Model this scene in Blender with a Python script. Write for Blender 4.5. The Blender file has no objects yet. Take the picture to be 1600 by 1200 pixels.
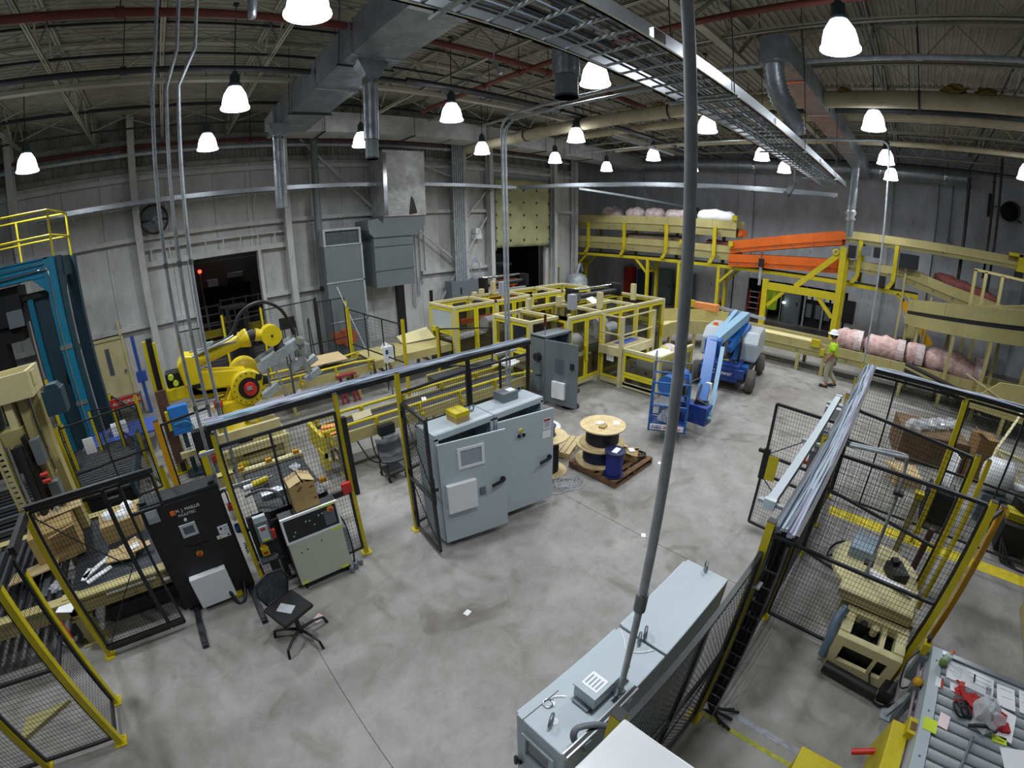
import bpy, bmesh, math, random
from mathutils import Matrix, Vector, Euler
random.seed(7)
PI = math.pi
S = bpy.context.scene
COL = S.collection
# ---------------------------------------------------------------- camera (wide action-camera lens), world, exposure
cd = bpy.data.cameras.new('camera'); cam = bpy.data.objects.new('camera', cd); COL.objects.link(cam)
cd.type = 'PANO'; cd.sensor_width = 36.0; cd.sensor_height = 27.0; cd.clip_start = 0.02; cd.clip_end = 200
for tgt in (cd, getattr(cd, 'cycles', None)):
    try:
        tgt.panorama_type = 'FISHEYE_LENS_POLYNOMIAL'
        q = (1600 / 36.0) / 693.466
        tgt.fisheye_fov = math.radians(179)
        tgt.fisheye_polynomial_k0 = 0.0; tgt.fisheye_polynomial_k1 = -q; tgt.fisheye_polynomial_k2 = 0.0
        tgt.fisheye_polynomial_k3 = 0.0508703 * q ** 3; tgt.fisheye_polynomial_k4 = 0.0
    except Exception:
        pass
cam.matrix_world = (Matrix.Translation((0, 0, 4.4)) @ Matrix.Rotation(-0.7211995, 4, 'Z')
                    @ Matrix.Rotation(PI / 2 - 0.3510447, 4, 'X') @ Matrix.Rotation(-0.0185714, 4, 'Z'))
S.camera = cam
w = bpy.data.worlds.new('world'); S.world = w; w.use_nodes = True
w.node_tree.nodes['Background'].inputs[0].default_value = (0.55, 0.6, 0.7, 1); w.node_tree.nodes['Background'].inputs[1].default_value = 0.10
S.view_settings.view_transform = 'Standard'
try: S.view_settings.look = 'None'
except Exception: pass
S.view_settings.gamma = 1.0; S.view_settings.use_curve_mapping = False
S.view_settings.exposure = 0.0
LAMP_POWER = 96.0

# ---------------------------------------------------------------- materials
MATS = {}
def lin(h):
    h = h.lstrip('#'); o = []
    for i in (0, 2, 4):
        c = int(h[i:i + 2], 16) / 255
        o.append(c / 12.92 if c <= .04045 else ((c + .055) / 1.055) ** 2.4)
    return o
def mat(name, hexc, rough=.55, metal=0.0, var=.12, scale=6.0, bump=0.0, hex2=None, alpha=None, spec=.5, trans=0, ramp=(.35, .7), coat=0, bscale=None):
    """principled material; base colour mottled by object-space noise between hexc and hex2 (or a darker hexc)"""
    m = bpy.data.materials.new(name); m.use_nodes = True; nt = m.node_tree; p = nt.nodes['Principled BSDF']
    c = lin(hexc); c2 = lin(hex2) if hex2 else [v * (1 - var) for v in c]
    p.inputs['Roughness'].default_value = rough; p.inputs['Metallic'].default_value = metal
    p.inputs['Specular IOR Level'].default_value = spec
    if coat: p.inputs['Coat Weight'].default_value = coat; p.inputs['Coat Roughness'].default_value = .15
    if trans: p.inputs['Transmission Weight'].default_value = trans
    if alpha is not None: p.inputs['Alpha'].default_value = alpha
    if var or hex2 or bump:
        tc = nt.nodes.new('ShaderNodeTexCoord'); nz = nt.nodes.new('ShaderNodeTexNoise')
        nz.inputs['Scale'].default_value = scale; nz.inputs['Detail'].default_value = 5; nz.inputs['Roughness'].default_value = .65
        nt.links.new(tc.outputs['Object'], nz.inputs['Vector'])
        rp = nt.nodes.new('ShaderNodeValToRGB'); nt.links.new(nz.outputs['Fac'], rp.inputs[0])
        e = rp.color_ramp.elements; e[0].position, e[1].position = ramp; e[0].color = (*c2, 1); e[1].color = (*c, 1)
        nt.links.new(rp.outputs[0], p.inputs['Base Color'])
        if bump:
            b = nt.nodes.new('ShaderNodeBump'); b.inputs['Strength'].default_value = bump; b.inputs['Distance'].default_value = .02
            if bscale:
                n2 = nt.nodes.new('ShaderNodeTexNoise'); n2.inputs['Scale'].default_value = bscale; n2.inputs['Detail'].default_value = 3
                nt.links.new(tc.outputs['Object'], n2.inputs['Vector']); nt.links.new(n2.outputs['Fac'], b.inputs['Height'])
            else: nt.links.new(nz.outputs['Fac'], b.inputs['Height'])
            nt.links.new(b.outputs[0], p.inputs['Normal'])
    else: p.inputs['Base Color'].default_value = (*c, 1)
    MATS[name] = m; return m
def glow(name, hexc, s):
    m = bpy.data.materials.new(name); m.use_nodes = True; nt = m.node_tree
    nt.nodes.remove(nt.nodes['Principled BSDF']); e = nt.nodes.new('ShaderNodeEmission')
    e.inputs[0].default_value = (*lin(hexc), 1); e.inputs[1].default_value = s
    nt.links.new(e.outputs[0], nt.nodes['Material Output'].inputs[0]); MATS[name] = m; return m
yel = mat('yellow_paint', 'cdbc1c', .5, var=.2, scale=3)
yel2 = mat('orange_yellow_paint', 'd59d18', .5, var=.15, scale=3)
ryel = mat('robot_yellow', 'e2c91a', .38, var=.08, scale=4)
blk = mat('black_paint', '1b1c20', .5, var=.3, scale=5)
blkm = mat('black_powder_coat', '26282d', .42, var=.25, scale=3)
rub = mat('black_rubber', '141416', .8, var=.3)
belt = mat('conveyor_belt', '33353a', .6, var=.3, scale=3)
gcab = mat('grey_cabinet_enamel', 'b3bfc6', .38, var=.05, scale=2)
gdk = mat('dark_grey_enamel', '6d757b', .45, var=.12, scale=2)
cream = mat('cream_machine_paint', 'd0c797', .45, var=.14, scale=3)
beige = mat('beige_conveyor_paint', 'b9ae76', .45, var=.16, scale=2.5)
olive = mat('olive_beige_paint', 'a59d6a', .5, var=.18, scale=1.5)
orng = mat('orange_paint', 'd9651c', .45, var=.2, scale=1.5)
teal = mat('teal_paint', '17799b', .42, var=.15, scale=2)
teald = mat('dark_teal_paint', '28444f', .5, var=.2, scale=2)
redp = mat('red_paint', 'b03225', .5, var=.2)
white = mat('white_plastic', 'e6e8ec', .35, var=.03)
wgloss = mat('glossy_white_enamel', 'e2e6ea', .16, var=.04, scale=2, bump=.04, bscale=7)
paper = mat('paper', 'eef0f4', .8, var=.03)
ink = mat('print_ink', '3a3f4a', .7, var=0)
inkl = mat('pale_print', '9aa0ac', .7, var=0)
card = mat('corrugated_cardboard', 'b09663', .8, var=.12, scale=5)
cardl = mat('pale_cardboard', 'c4ad80', .8, var=.1, scale=4)
wood = mat('plywood', 'dccb9f', .7, hex2='c4ab7a', scale=9)
woodd = mat('pallet_wood', '7a5a3c', .8, var=.4, scale=12)
steel = mat('bare_steel', '8d9399', .4, .8, var=.25, scale=6)
galv = mat('galvanised_steel', 'b8bfc4', .5, .25, hex2='949ba0', scale=7)
alum = mat('bright_aluminium', 'c9d0d6', .3, .85, var=.12)
chrome = mat('chrome', 'd5d9de', .15, 1, var=.05)
foil = mat('foil_duct_wrap', 'aab0b6', .38, .7, hex2='858b91', scale=2.5, bump=.5, bscale=9)
foilw = mat('white_foil_insulation', 'c3c5c4', .4, .35, hex2='9c9d9c', scale=2.2, bump=.6, bscale=7)
ductg = mat('duct_grey_paint', '6e7679', .5, var=.15, scale=1.5)
joist = mat('pale_joist_paint', 'a5a294', .6, var=.25, scale=1.2)
ironred = mat('red_oxide_iron', '6a2f26', .7, var=.3)
pipe_dk = mat('dark_pipe_iron', '2b2d30', .6, var=.3)
insul = mat('yellowed_pipe_insulation', 'b7b097', .75, hex2='a0967a', scale=1.6)
rust = mat('rust_stained_wrap', '7a632c', .9, var=.4, scale=9)
plastw = mat('clear_plastic_wrap', 'dfe3ea', .12, var=.15, scale=14, alpha=.45)
pinkf = mat('pink_insulation_roll', 'd9bcb8', .7, hex2='b08a86', scale=7, bump=.8, bscale=14)
pinkd = mat('rust_pink_insulation_roll', '9d5d55', .8, hex2='6e3c38', scale=6, bump=.8, bscale=12)
browr = mat('brown_insulation_roll', '8f7c6b', .75, hex2='75614f', scale=5, bump=.4, bscale=9)
filmw = mat('glossy_wrap_film', 'e4dfe2', .15, hex2='c9a8a6', scale=8, alpha=.8, bump=.5, bscale=18)
lblue = mat('lift_blue_paint', '1f5ea6', .4, var=.1, scale=2)
lblued = mat('lift_dark_blue_paint', '1d3c86', .45, var=.15)
lblues = mat('sun_faded_lift_blue', '7ea3bd', .45, var=.1)
lgrey = mat('lift_grey_plastic', 'a6afb5', .4, var=.1)
tyre = mat('grey_solid_tyre', '5c5854', .85, var=.2)
cabblu = mat('blue_cable_jacket', '1c2c5e', .45, hex2='10183a', scale=20)
cabblk = mat('black_cable_jacket', '17181c', .5, hex2='2a2b30', scale=20)
gyel = mat('guard_frame_yellow', 'ded024', .5, var=.1, scale=3)
poleg = mat('dull_zinc_pole', 'cdd1d4', .5, .1, hex2='b0b5b9', scale=9)
zinc = mat('zinc_roller', 'c2c9ce', .35, .25, var=.1)
blue = mat('bright_blue_plastic', '2f7fd6', .4, var=.05)
navy = mat('blue_steel', '2b4f9a', .5, var=.2)
bluem = mat('blue_roller_belt', '4a63b4', .5, var=.2)
skin = mat('skin', '9a6b4e', .6, var=.05)
hiviz = mat('high_visibility_shirt', 'b7e02a', .8, var=.12, scale=9)
khaki = mat('khaki_trousers', '9f9a83', .85, var=.15, scale=9)
hatm = mat('white_hard_hat', 'e9ecf0', .3, var=0)
shoe = mat('dark_boots', '2b2926', .7, var=.2)
redc = mat('red_plastic', 'c62f2a', .4, var=.05)
redk = mat('red_cloth', 'b5262a', .8, var=.3, scale=25)
green = mat('green_drink', '6f8f4e', .2, var=.05, alpha=.85)
clearp = mat('clear_bottle_plastic', 'd5e2e0', .08, var=0, alpha=.4)
lime = mat('lime_label', 'cde23a', .6, var=.05)
orangep = mat('orange_plastic', 'e8741c', .45, var=0)
glassd = mat('dark_guard_window', '332e26', .12, var=.2, alpha=.48)
screen = mat('grey_screen_glass', '59616b', .2, var=.1)
curt = mat('quilted_green_curtain', 'b0b286', .7, hex2='989a70', scale=1.4, bump=.2, bscale=3)
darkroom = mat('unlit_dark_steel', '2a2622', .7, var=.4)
lampglow = glow('lit_lamp_acrylic', 'f4f8ff', 7.0)
lampcap = mat('lamp_ballast_grey', '4c5a5e', .5, .3, var=.1)
redglow = glow('red_signal', 'ff2a18', 12)
whiteglow = glow('work_light', 'e8fff4', 9)
stripe = mat('yellow_floor_paint', 'e6d42a', .6, hex2='c9b41c', scale=8)
stripew = mat('worn_white_floor_paint', 'aeb4bd', .7, hex2='8a8f96', scale=10)
stripey = mat('worn_yellow_floor_line', 'c3c42e', .7, hex2='8d8f3a', scale=12)
cabl = [mat('teal_cable', '5aa9b4', .5, var=.1), mat('silver_cable', 'a9b7c6', .4, var=.1), mat('lilac_cable', '9d98b4', .5, var=.1), mat('grey_cable', '6c7884', .5, var=.1)]

# ---------------------------------------------------------------- builders
LOC = {}
class MB:
    def __init__(s): s.v = []; s.f = []; s.sm = []
    def _add(s, vs, fs, smooth=False):
        o = len(s.v); s.v += [tuple(v) for v in vs]; s.f += [tuple(i + o for i in f) for f in fs]; s.sm += [smooth] * len(fs); return s
    def box(s, x0, x1, y0, y1, z0, z1):
        if x1 < x0: x0, x1 = x1, x0
        if y1 < y0: y0, y1 = y1, y0
        if z1 < z0: z0, z1 = z1, z0
        return s._add([(x0, y0, z0), (x1, y0, z0), (x1, y1, z0), (x0, y1, z0), (x0, y0, z1), (x1, y0, z1), (x1, y1, z1), (x0, y1, z1)],
                      [(3, 2, 1, 0), (4, 5, 6, 7), (0, 1, 5, 4), (1, 2, 6, 5), (2, 3, 7, 6), (3, 0, 4, 7)])
    def cbox(s, cx, cy, cz, sx, sy, sz, rz=0, rx=0, ry=0):
        m = Matrix.Translation((cx, cy, cz)) @ Euler((rx, ry, rz)).to_matrix().to_4x4()
        t = MB().box(-sx / 2, sx / 2, -sy / 2, sy / 2, -sz / 2, sz / 2)
        return s._add([m @ Vector(v) for v in t.v], t.f)
    def bar(s, a, b, wd, ht=None, up=(0, 0, 1)):
        """rectangular bar from a to b, wd sideways, ht along up"""
        ht = ht or wd; a = Vector(a); b = Vector(b); d = (b - a)
        if d.length < 1e-6: return s
        d.normalize(); u = Vector(up)
        if abs(d.dot(u)) > .95: u = Vector((1, 0, 0))
        r = d.cross(u).normalized(); u = r.cross(d)
        q = [r * (i * wd / 2) + u * (j * ht / 2) for i, j in ((-1, -1), (1, -1), (1, 1), (-1, 1))]
        return s._add([a + k for k in q] + [b + k for k in q], [(0, 1, 2, 3), (7, 6, 5, 4), (4, 5, 1, 0), (5, 6, 2, 1), (6, 7, 3, 2), (7, 4, 0, 3)])
    def tube(s, a, b, r, n=8, r2=None, caps=True):
        a = Vector(a); b = Vector(b); d = b - a; r2 = r if r2 is None else r2
        if d.length < 1e-6: return s
        d.normalize(); u = Vector((0, 0, 1)) if abs(d.z) < .95 else Vector((1, 0, 0))
        x = d.cross(u).normalized(); y = x.cross(d)
        A = [a + (x * math.cos(t) + y * math.sin(t)) * r for t in [2 * PI * i / n for i in range(n)]]
        B = [b + (x * math.cos(t) + y * math.sin(t)) * r2 for t in [2 * PI * i / n for i in range(n)]]
        s._add(A + B, [((i + 1) % n, i, n + i, n + (i + 1) % n) for i in range(n)], True)
        if caps:
            s._add(A, [tuple(range(n))]); s._add(B, [tuple(reversed(range(n)))])
        return s
    def path(s, pts, r, n=6, closed=False):
        pts = [Vector(p) for p in pts]; k = len(pts); rings = []; prev = None
        for i, p in enumerate(pts):
            d = (pts[min(i + 1, k - 1)] - pts[max(i - 1, 0)])
            d = d.normalized() if d.length > 1e-9 else Vector((0, 0, 1))
            if prev is None:
                u = Vector((0, 0, 1)) if abs(d.z) < .9 else Vector((1, 0, 0)); x = d.cross(u).normalized()
            else:
                x = prev - d * prev.dot(d); x = x.normalized() if x.length > 1e-6 else prev
            prev = x; y = d.cross(x)
            rr = r[i] if isinstance(r, (list, tuple)) else r
            rings.append([p + (x * math.cos(2 * PI * j / n) + y * math.sin(2 * PI * j / n)) * rr for j in range(n)])
        vs = [v for q in rings for v in q]; fs = []
        for i in range(k - 1):
            for j in range(n):
                a = i * n + j; b = i * n + (j + 1) % n; fs.append((a, b, b + n, a + n))
        s._add(vs, fs, True); s._add(rings[0], [tuple(reversed(range(n)))]); s._add(rings[-1], [tuple(range(n))]); return s
    def prism(s, poly, axis, a, b):
        """polygon (list of 2-tuples) in the plane across axis, from a to b"""
        def P(q, t): return {'x': (t, q[0], q[1]), 'y': (q[0], t, q[1]), 'z': (q[0], q[1], t)}[axis]
        n = len(poly); A = [P(q, a) for q in poly]; B = [P(q, b) for q in poly]
        s._add(A + B, [tuple(range(n)), tuple(reversed(range(n, 2 * n)))] + [((i + 1) % n, i, n + i, n + (i + 1) % n) for i in range(n)]); return s
    def lathe(s, prof, c=(0, 0, 0), n=16, axis='z'):
        """profile of (radius, height)"""
        vs = []; fs = []; k = len(prof)
        for r, h in prof:
            for i in range(n):
                t = 2 * PI * i / n; x, y = r * math.cos(t), r * math.sin(t)
                vs.append({'z': (c[0] + x, c[1] + y, c[2] + h), 'x': (c[0] + h, c[1] + x, c[2] + y), 'y': (c[0] + y, c[1] + h, c[2] + x)}[axis])
        for j in range(k - 1):
            for i in range(n): fs.append((j * n + i, j * n + (i + 1) % n, (j + 1) * n + (i + 1) % n, (j + 1) * n + i))
        return s._add(vs, fs, True)
    def disc(s, c, r, h, n=20, axis='z'):
        d = {'z': (0, 0, h), 'x': (h, 0, 0), 'y': (0, h, 0)}[axis]
        return s.tube(c, (c[0] + d[0], c[1] + d[1], c[2] + d[2]), r, n)
    def quad(s, pts, th=.004):
        """thin plate on 4+ points"""
        p = [Vector(q) for q in pts]; nrm = (p[1] - p[0]).cross(p[2] - p[0]).normalized() * th; n = len(p)
        return s._add(p + [q + nrm for q in p], [tuple(reversed(range(n))), tuple(range(n, 2 * n))] + [(i, (i + 1) % n, n + (i + 1) % n, n + i) for i in range(n)])
    def rect(s, x0, x1, y0, y1, z0, z1, t, axis='y'):
        """rectangular frame of bar thickness t in the plane across axis"""
        if axis == 'y':
            s.box(x0, x1, y0, y1, z1 - t, z1).box(x0, x1, y0, y1, z0, z0 + t).box(x0, x0 + t, y0, y1, z0 + t, z1 - t).box(x1 - t, x1, y0, y1, z0 + t, z1 - t)
        elif axis == 'x':
            s.box(x0, x1, y0, y1, z1 - t, z1).box(x0, x1, y0, y1, z0, z0 + t).box(x0, x1, y0, y0 + t, z0 + t, z1 - t).box(x0, x1, y1 - t, y1, z0 + t, z1 - t)
        else:
            s.box(x0, x1, y1 - t, y1, z0, z1).box(x0, x1, y0, y0 + t, z0, z1).box(x0, x0 + t, y0 + t, y1 - t, z0, z1).box(x1 - t, x1, y0 + t, y1 - t, z0, z1)
        return s
    def xf(s, m): s.v = [tuple(m @ Vector(v)) for v in s.v]; return s
    def done(s, name, m, parent=None, bev=0, **props):
        off = Vector(LOC.get(parent.name, (0, 0, 0))) if parent else Vector((0, 0, 0))
        me = bpy.data.meshes.new(name); me.from_pydata([tuple(Vector(v) - off) for v in s.v], [], s.f)
        me.polygons.foreach_set('use_smooth', s.sm); me.materials.append(m); me.update()
        bm_ = bmesh.new(); bm_.from_mesh(me); bmesh.ops.recalc_face_normals(bm_, faces=bm_.faces); bm_.to_mesh(me); bm_.free()
        o = bpy.data.objects.new(name, me); COL.objects.link(o)
        if parent: o.parent = parent; LOC[o.name] = tuple(off)
        if bev:
            b = o.modifiers.new('bevel', 'BEVEL'); b.width = bev; b.segments = 2; b.limit_method = 'ANGLE'
        for k, v in props.items(): o[k] = v
        return o
def _parts(s, name, m, parent, bev=0, **props):
    """like done(), but each added primitive group becomes an object of its own"""
    par = list(range(len(s.v)))
    def find(i):
        while par[i] != i: par[i] = par[par[i]]; i = par[i]
        return i
    for f in s.f:
        a = find(f[0])
        for i in f[1:]: par[find(i)] = a
    seen = {}; 
    for i, v in enumerate(s.v):          # weld groups that share a corner (caps of tubes)
        k = tuple(round(c, 5) for c in v)
        if k in seen: par[find(i)] = find(seen[k])
        else: seen[k] = i
    groups = {}
    for f, sm in zip(s.f, s.sm): groups.setdefault(find(f[0]), []).append((f, sm))
    out = []
    for g in groups.values():
        ids = sorted({i for f, _ in g for i in f}); mp = {j: k for k, j in enumerate(ids)}
        b = MB(); b.v = [s.v[i] for i in ids]; b.f = [tuple(mp[i] for i in f) for f, _ in g]; b.sm = [q for _, q in g]
        out.append(b.done(name, m, parent, bev, **props))
    return out
MB.parts = _parts
def thing(name, label, cat, loc=(0, 0, 0), group=None, rz=0):
    o = bpy.data.objects.new(name, None); COL.objects.link(o); o.location = loc; o.rotation_euler = (0, 0, rz)
    o['label'] = label; o['category'] = cat; o.empty_display_size = .1
    if group: o['group'] = group
    LOC[o.name] = tuple(loc) if rz == 0 else (0, 0, 0); return o
def tag(o, label, cat, group=None):
    o['label'] = label; o['category'] = cat
    if group: o['group'] = group
    return o
def struct(o): o['kind'] = 'structure'; return o
def dup(src, loc, label=None, rz=None, group=None):
    c = src.copy(); COL.objects.link(c); c.location = loc
    if rz is not None: c.rotation_euler = (0, 0, rz)
    if label: c['label'] = label
    if group: c['group'] = group
    for ch in list(src.children):
        d = ch.copy(); COL.objects.link(d); d.parent = c
        for g in ch.children:
            e = g.copy(); COL.objects.link(e); e.parent = d
    return c
def text(txt, size, m, parent, mtx, name='lettering', ext=.001):
    cu = bpy.data.curves.new(name, 'FONT'); cu.body = txt; cu.size = size; cu.extrude = ext; cu.align_x = 'LEFT'
    tmp = bpy.data.objects.new(name, cu); COL.objects.link(tmp)
    me = bpy.data.meshes.new_from_object(tmp.evaluated_get(bpy.context.evaluated_depsgraph_get())); bpy.data.objects.remove(tmp); bpy.data.curves.remove(cu)
    me.materials.clear(); me.materials.append(m); o = bpy.data.objects.new(name, me); COL.objects.link(o); o.parent = parent
    off = Vector(LOC.get(parent.name, (0, 0, 0))); o.matrix_local = Matrix.Translation(-off) @ mtx; LOC[o.name] = tuple(off); return o
def facing(x, y, z, rz=0):   # upright lettering whose front looks towards -y (rz turns it)
    return Matrix.Translation((x, y, z)) @ Matrix.Rotation(rz, 4, 'Z') @ Matrix.Rotation(PI / 2, 4, 'X')
def smoothpts(pts, k=4):
    """Catmull-Rom through points"""
    P = [Vector(p) for p in pts]; out = []
    for i in range(len(P) - 1):
        a = P[max(i - 1, 0)]; b = P[i]; c = P[i + 1]; d = P[min(i + 2, len(P) - 1)]
        for j in range(k):
            t = j / k; out.append(.5 * ((2 * b) + (c - a) * t + (2 * a - 5 * b + 4 * c - d) * t * t + (3 * b - a - 3 * c + d) * t ** 3))
    out.append(P[-1]); return out
# ---------------------------------------------------------------- structure: floor, walls, roof
m = bpy.data.materials.new('sealed_concrete'); m.use_nodes = True; nt = m.node_tree; p = nt.nodes['Principled BSDF']
tc = nt.nodes.new('ShaderNodeTexCoord')
def noise(sc, det=6, ro=.6, dist=0):
    n = nt.nodes.new('ShaderNodeTexNoise'); n.inputs['Scale'].default_value = sc; n.inputs['Detail'].default_value = det
    n.inputs['Roughness'].default_value = ro; n.inputs['Distortion'].default_value = dist
    nt.links.new(tc.outputs['Object'], n.inputs['Vector']); return n
def ramp(n, a, ca, b, cb):
    r = nt.nodes.new('ShaderNodeValToRGB'); e = r.color_ramp.elements
    e[0].position, e[1].position = a, b; e[0].color = (*ca, 1); e[1].color = (*cb, 1); nt.links.new(n.outputs['Fac'], r.inputs[0]); return r
def mul(a, b, f=1):
    x = nt.nodes.new('ShaderNodeMix'); x.data_type = 'RGBA'; x.blend_type = 'MULTIPLY'; x.inputs['Factor'].default_value = f
    nt.links.new(a, x.inputs[6]); nt.links.new(b, x.inputs[7]); return x.outputs[2]
c1 = ramp(noise(.55, 8, .62, .6), .32, lin('85827e'), .68, lin('a19f9d'))
c2 = ramp(noise(3.2, 8, .7, .3), .36, (.72, .71, .69), .60, (1, 1, 1))
c3 = ramp(noise(1.1, 3, .5, 1.2), .30, (.66, .63, .58), .42, (1, 1, 1))
c4 = ramp(noise(46, 3, .6), .30, (.86, .86, .86), .5, (1, 1, 1))
col_ = mul(mul(mul(c1.outputs[0], c2.outputs[0], .75), c3.outputs[0], .9), c4.outputs[0], .6)
nt.links.new(col_, p.inputs['Base Color'])
rr = ramp(noise(2.2, 5), .3, (.34,) * 3, .7, (.6,) * 3); nt.links.new(rr.outputs[0], p.inputs['Roughness'])
p.inputs['Specular IOR Level'].default_value = .45
MATS['concrete'] = m; conc = m
def wallmat(name, hexa, hexb, hexdirt, vs=1.2, block=False):
    m = bpy.data.materials.new(name); m.use_nodes = True; nt = m.node_tree; p = nt.nodes['Principled BSDF']; p.inputs['Roughness'].default_value = .6
    tc = nt.nodes.new('ShaderNodeTexCoord'); mp = nt.nodes.new('ShaderNodeMapping'); mp.inputs['Scale'].default_value = (vs, vs, .3)
    nt.links.new(tc.outputs['Object'], mp.inputs[0])
    n = nt.nodes.new('ShaderNodeTexNoise'); n.inputs['Scale'].default_value = 2.2; n.inputs['Detail'].default_value = 7; n.inputs['Roughness'].default_value = .7
    nt.links.new(mp.outputs[0], n.inputs[0]); r = nt.nodes.new('ShaderNodeValToRGB'); e = r.color_ramp.elements
    e[0].position, e[1].position = .3, .62; e[0].color = (*lin(hexb), 1); e[1].color = (*lin(hexa), 1); nt.links.new(n.outputs['Fac'], r.inputs[0])
    n2 = nt.nodes.new('ShaderNodeTexNoise'); n2.inputs['Scale'].default_value = 5; n2.inputs['Detail'].default_value = 4; nt.links.new(tc.outputs['Object'], n2.inputs[0])
    r2 = nt.nodes.new('ShaderNodeValToRGB'); e = r2.color_ramp.elements; e[0].position, e[1].position = .27, .36; e[0].color = (*lin(hexdirt), 1); e[1].color = (1, 1, 1, 1)
    nt.links.new(n2.outputs['Fac'], r2.inputs[0])
    x = nt.nodes.new('ShaderNodeMix'); x.data_type = 'RGBA'; x.blend_type = 'MULTIPLY'; x.inputs['Factor'].default_value = .5
    nt.links.new(r.outputs[0], x.inputs[6]); nt.links.new(r2.outputs[0], x.inputs[7]); nt.links.new(x.outputs[2], p.inputs['Base Color'])
    if block:
        b = nt.nodes.new('ShaderNodeTexBrick'); b.inputs['Scale'].default_value = 1; b.inputs['Brick Width'].default_value = .4; b.inputs['Row Height'].default_value = .2; b.inputs['Mortar Size'].default_value = .008
        mp2 = nt.nodes.new('ShaderNodeMapping'); mp2.inputs['Rotation'].default_value = (PI / 2, 0, PI / 2); nt.links.new(tc.outputs['Object'], mp2.inputs[0]); nt.links.new(mp2.outputs[0], b.inputs[0])
        bp = nt.nodes.new('ShaderNodeBump'); bp.inputs['Strength'].default_value = .4; bp.invert = True; nt.links.new(b.outputs['Fac'], bp.inputs['Height']); nt.links.new(bp.outputs[0], p.inputs['Normal'])
    MATS[name] = m; return m
wallw = wallmat('scuffed_white_wall_panel', 'c6c7c7', 'a9a8a6', '8b8986', .7)
wallu = wallmat('shaded_upper_wall', '8d8b86', '5d5a56', '3c3a37', 1.5)  # darker tones carry the shade above the lamp cutoff
wallb = wallmat('painted_block_wall', 'c8cad0', 'a5a6aa', '8a8a8a', .5, True)
deckm = wallmat('ribbed_roof_steel', '9b988c', '7f7c71', '55524a', .4)

fl_ = struct(MB().box(-14, 30, -12, 26, -.3, -.02).done('floor', conc))
for i, (a, b) in enumerate(((-14, -5.7), (-5.69, .27), (.278, 4.87), (4.878, 10.4), (10.408, 16.4), (16.408, 24.6))):
    for (c, d) in ((-12, 8.9), (8.908, 18.9)):
        MB().box(a, b, c, d, -.02, 0).done('slab', conc, fl_)
struct(MB().box(-14, 30, 18.9, 26, -.02, -.002).done('floor_dock', conc))

# back wall: vertical panels with open joints, girts, columns
wb = bpy.data.objects.new('wall_back', None); COL.objects.link(wb); wb['kind'] = 'structure'; LOC['wall_back'] = (0, 0, 0)
DO = ((.62, 2.98, 0, 4.22), (13.85, 17.5, 0, 6.7))      # doorway, curtained dock opening
x = -9.0; k = 0
while x < 19.6:
    x1 = min(x + 1.02 + .12 * (k % 3), 19.7); k += 1
    for dx in (.62, 2.98, 13.85, 17.5):
        if x + .15 < dx < x1: x1 = dx
    hole = next((h for h in DO if h[0] - .01 <= x and x1 <= h[1] + .01), None)
    MB().box(x + .006, x1 - .006, 17, 17.15, hole[3] if hole else 0, 7.55).done('panel', wallw, wb)
    x = x1
MB().box(-9, 19.7, 17.06, 17.2, 7.55, 9.4).done('upper_siding', wallu, wb)
b = MB()
for i in range(190): b.box(-9 + i * .151, -9 + i * .151 + .06, 17.02, 17.06, 7.6, 9.4)
b.done('siding_rib', wallu, wb, kind='stuff')
for z, a, c in ((2.42, -9, .5), (2.62, 3.05, 8.2), (2.62, 9.8, 13.7), (5.25, -9, 13.8), (5.25, 17.6, 19.7), (7.2, -9, 19.7), (7.5, -9, 19.7), (8.4, -9, 19.7)):
    MB().box(a, c, 16.82, 17, z, z + .03).box(a, c, 16.82, 16.84, z - .12, z).done('girt', wallw if z < 7.3 else wallu, wb)  # girts above the lamps take the wall colour with shade in it
for x in (-4.9, -1.0, 4.15, 11.95, 13.5, 17.85, 19.55):
    MB().box(x - .11, x + .11, 16.5, 16.53, 0, 9.3).box(x - .11, x + .11, 16.79, 16.82, 0, 9.3).box(x - .02, x + .02, 16.53, 16.79, 0, 9.3).done('column', wallw, wb)
for a, c in (((4.3, 16.7, 8.6), (7.6, 16.7, 5.4)), ((9.4, 16.7, 4.6), (11.8, 16.7, 2.7)), ((10, 16.7, .5), (13.3, 16.7, 4.9)), ((12.1, 16.7, 6.5), (9.2, 16.7, 7.4)), ((11.9, 16.7, 7.4), (13.4, 16.7, 8.3)), ((12.2, 16.7, 5), (13.3, 16.7, 6.1))):
    MB().bar(a, c, .08, .06).done('brace', wallw, wb)
# steel framing round the doorway
MB().box(.5, .62, 16.78, 17.2, 0, 4.3).box(2.98, 3.1, 16.78, 17.2, 0, 4.3).box(-.9, 4.05, 16.8, 17, 4.24, 4.42).box(-.9, 4.05, 16.8, 17, 4.78, 4.86).done('door_frame', wallw, wb)
b = MB()
for i in range(8): b.box(-.7 + i * .62, -.66 + i * .62, 16.78, 16.82, 4.42, 4.78)
b.done('header_stiffener', wallw, wb)
# dark plant seen through the doorway
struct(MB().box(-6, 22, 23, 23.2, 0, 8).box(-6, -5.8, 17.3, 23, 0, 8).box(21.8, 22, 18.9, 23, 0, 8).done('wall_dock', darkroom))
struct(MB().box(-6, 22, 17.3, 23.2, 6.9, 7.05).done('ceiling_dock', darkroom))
# offset bay past the end of the panels and the far corner
we = struct(MB().box(19.7, 24.6, 18.8, 19, 5.3, 9.4).box(21.6, 24.6, 18.8, 19, 0, 5.3).box(19.62, 19.72, 16.9, 19, 0, 9.4).box(19.7, 21.6, 19.6, 19.7, 0, 5.4).done('wall_corner', wallw))
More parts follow.
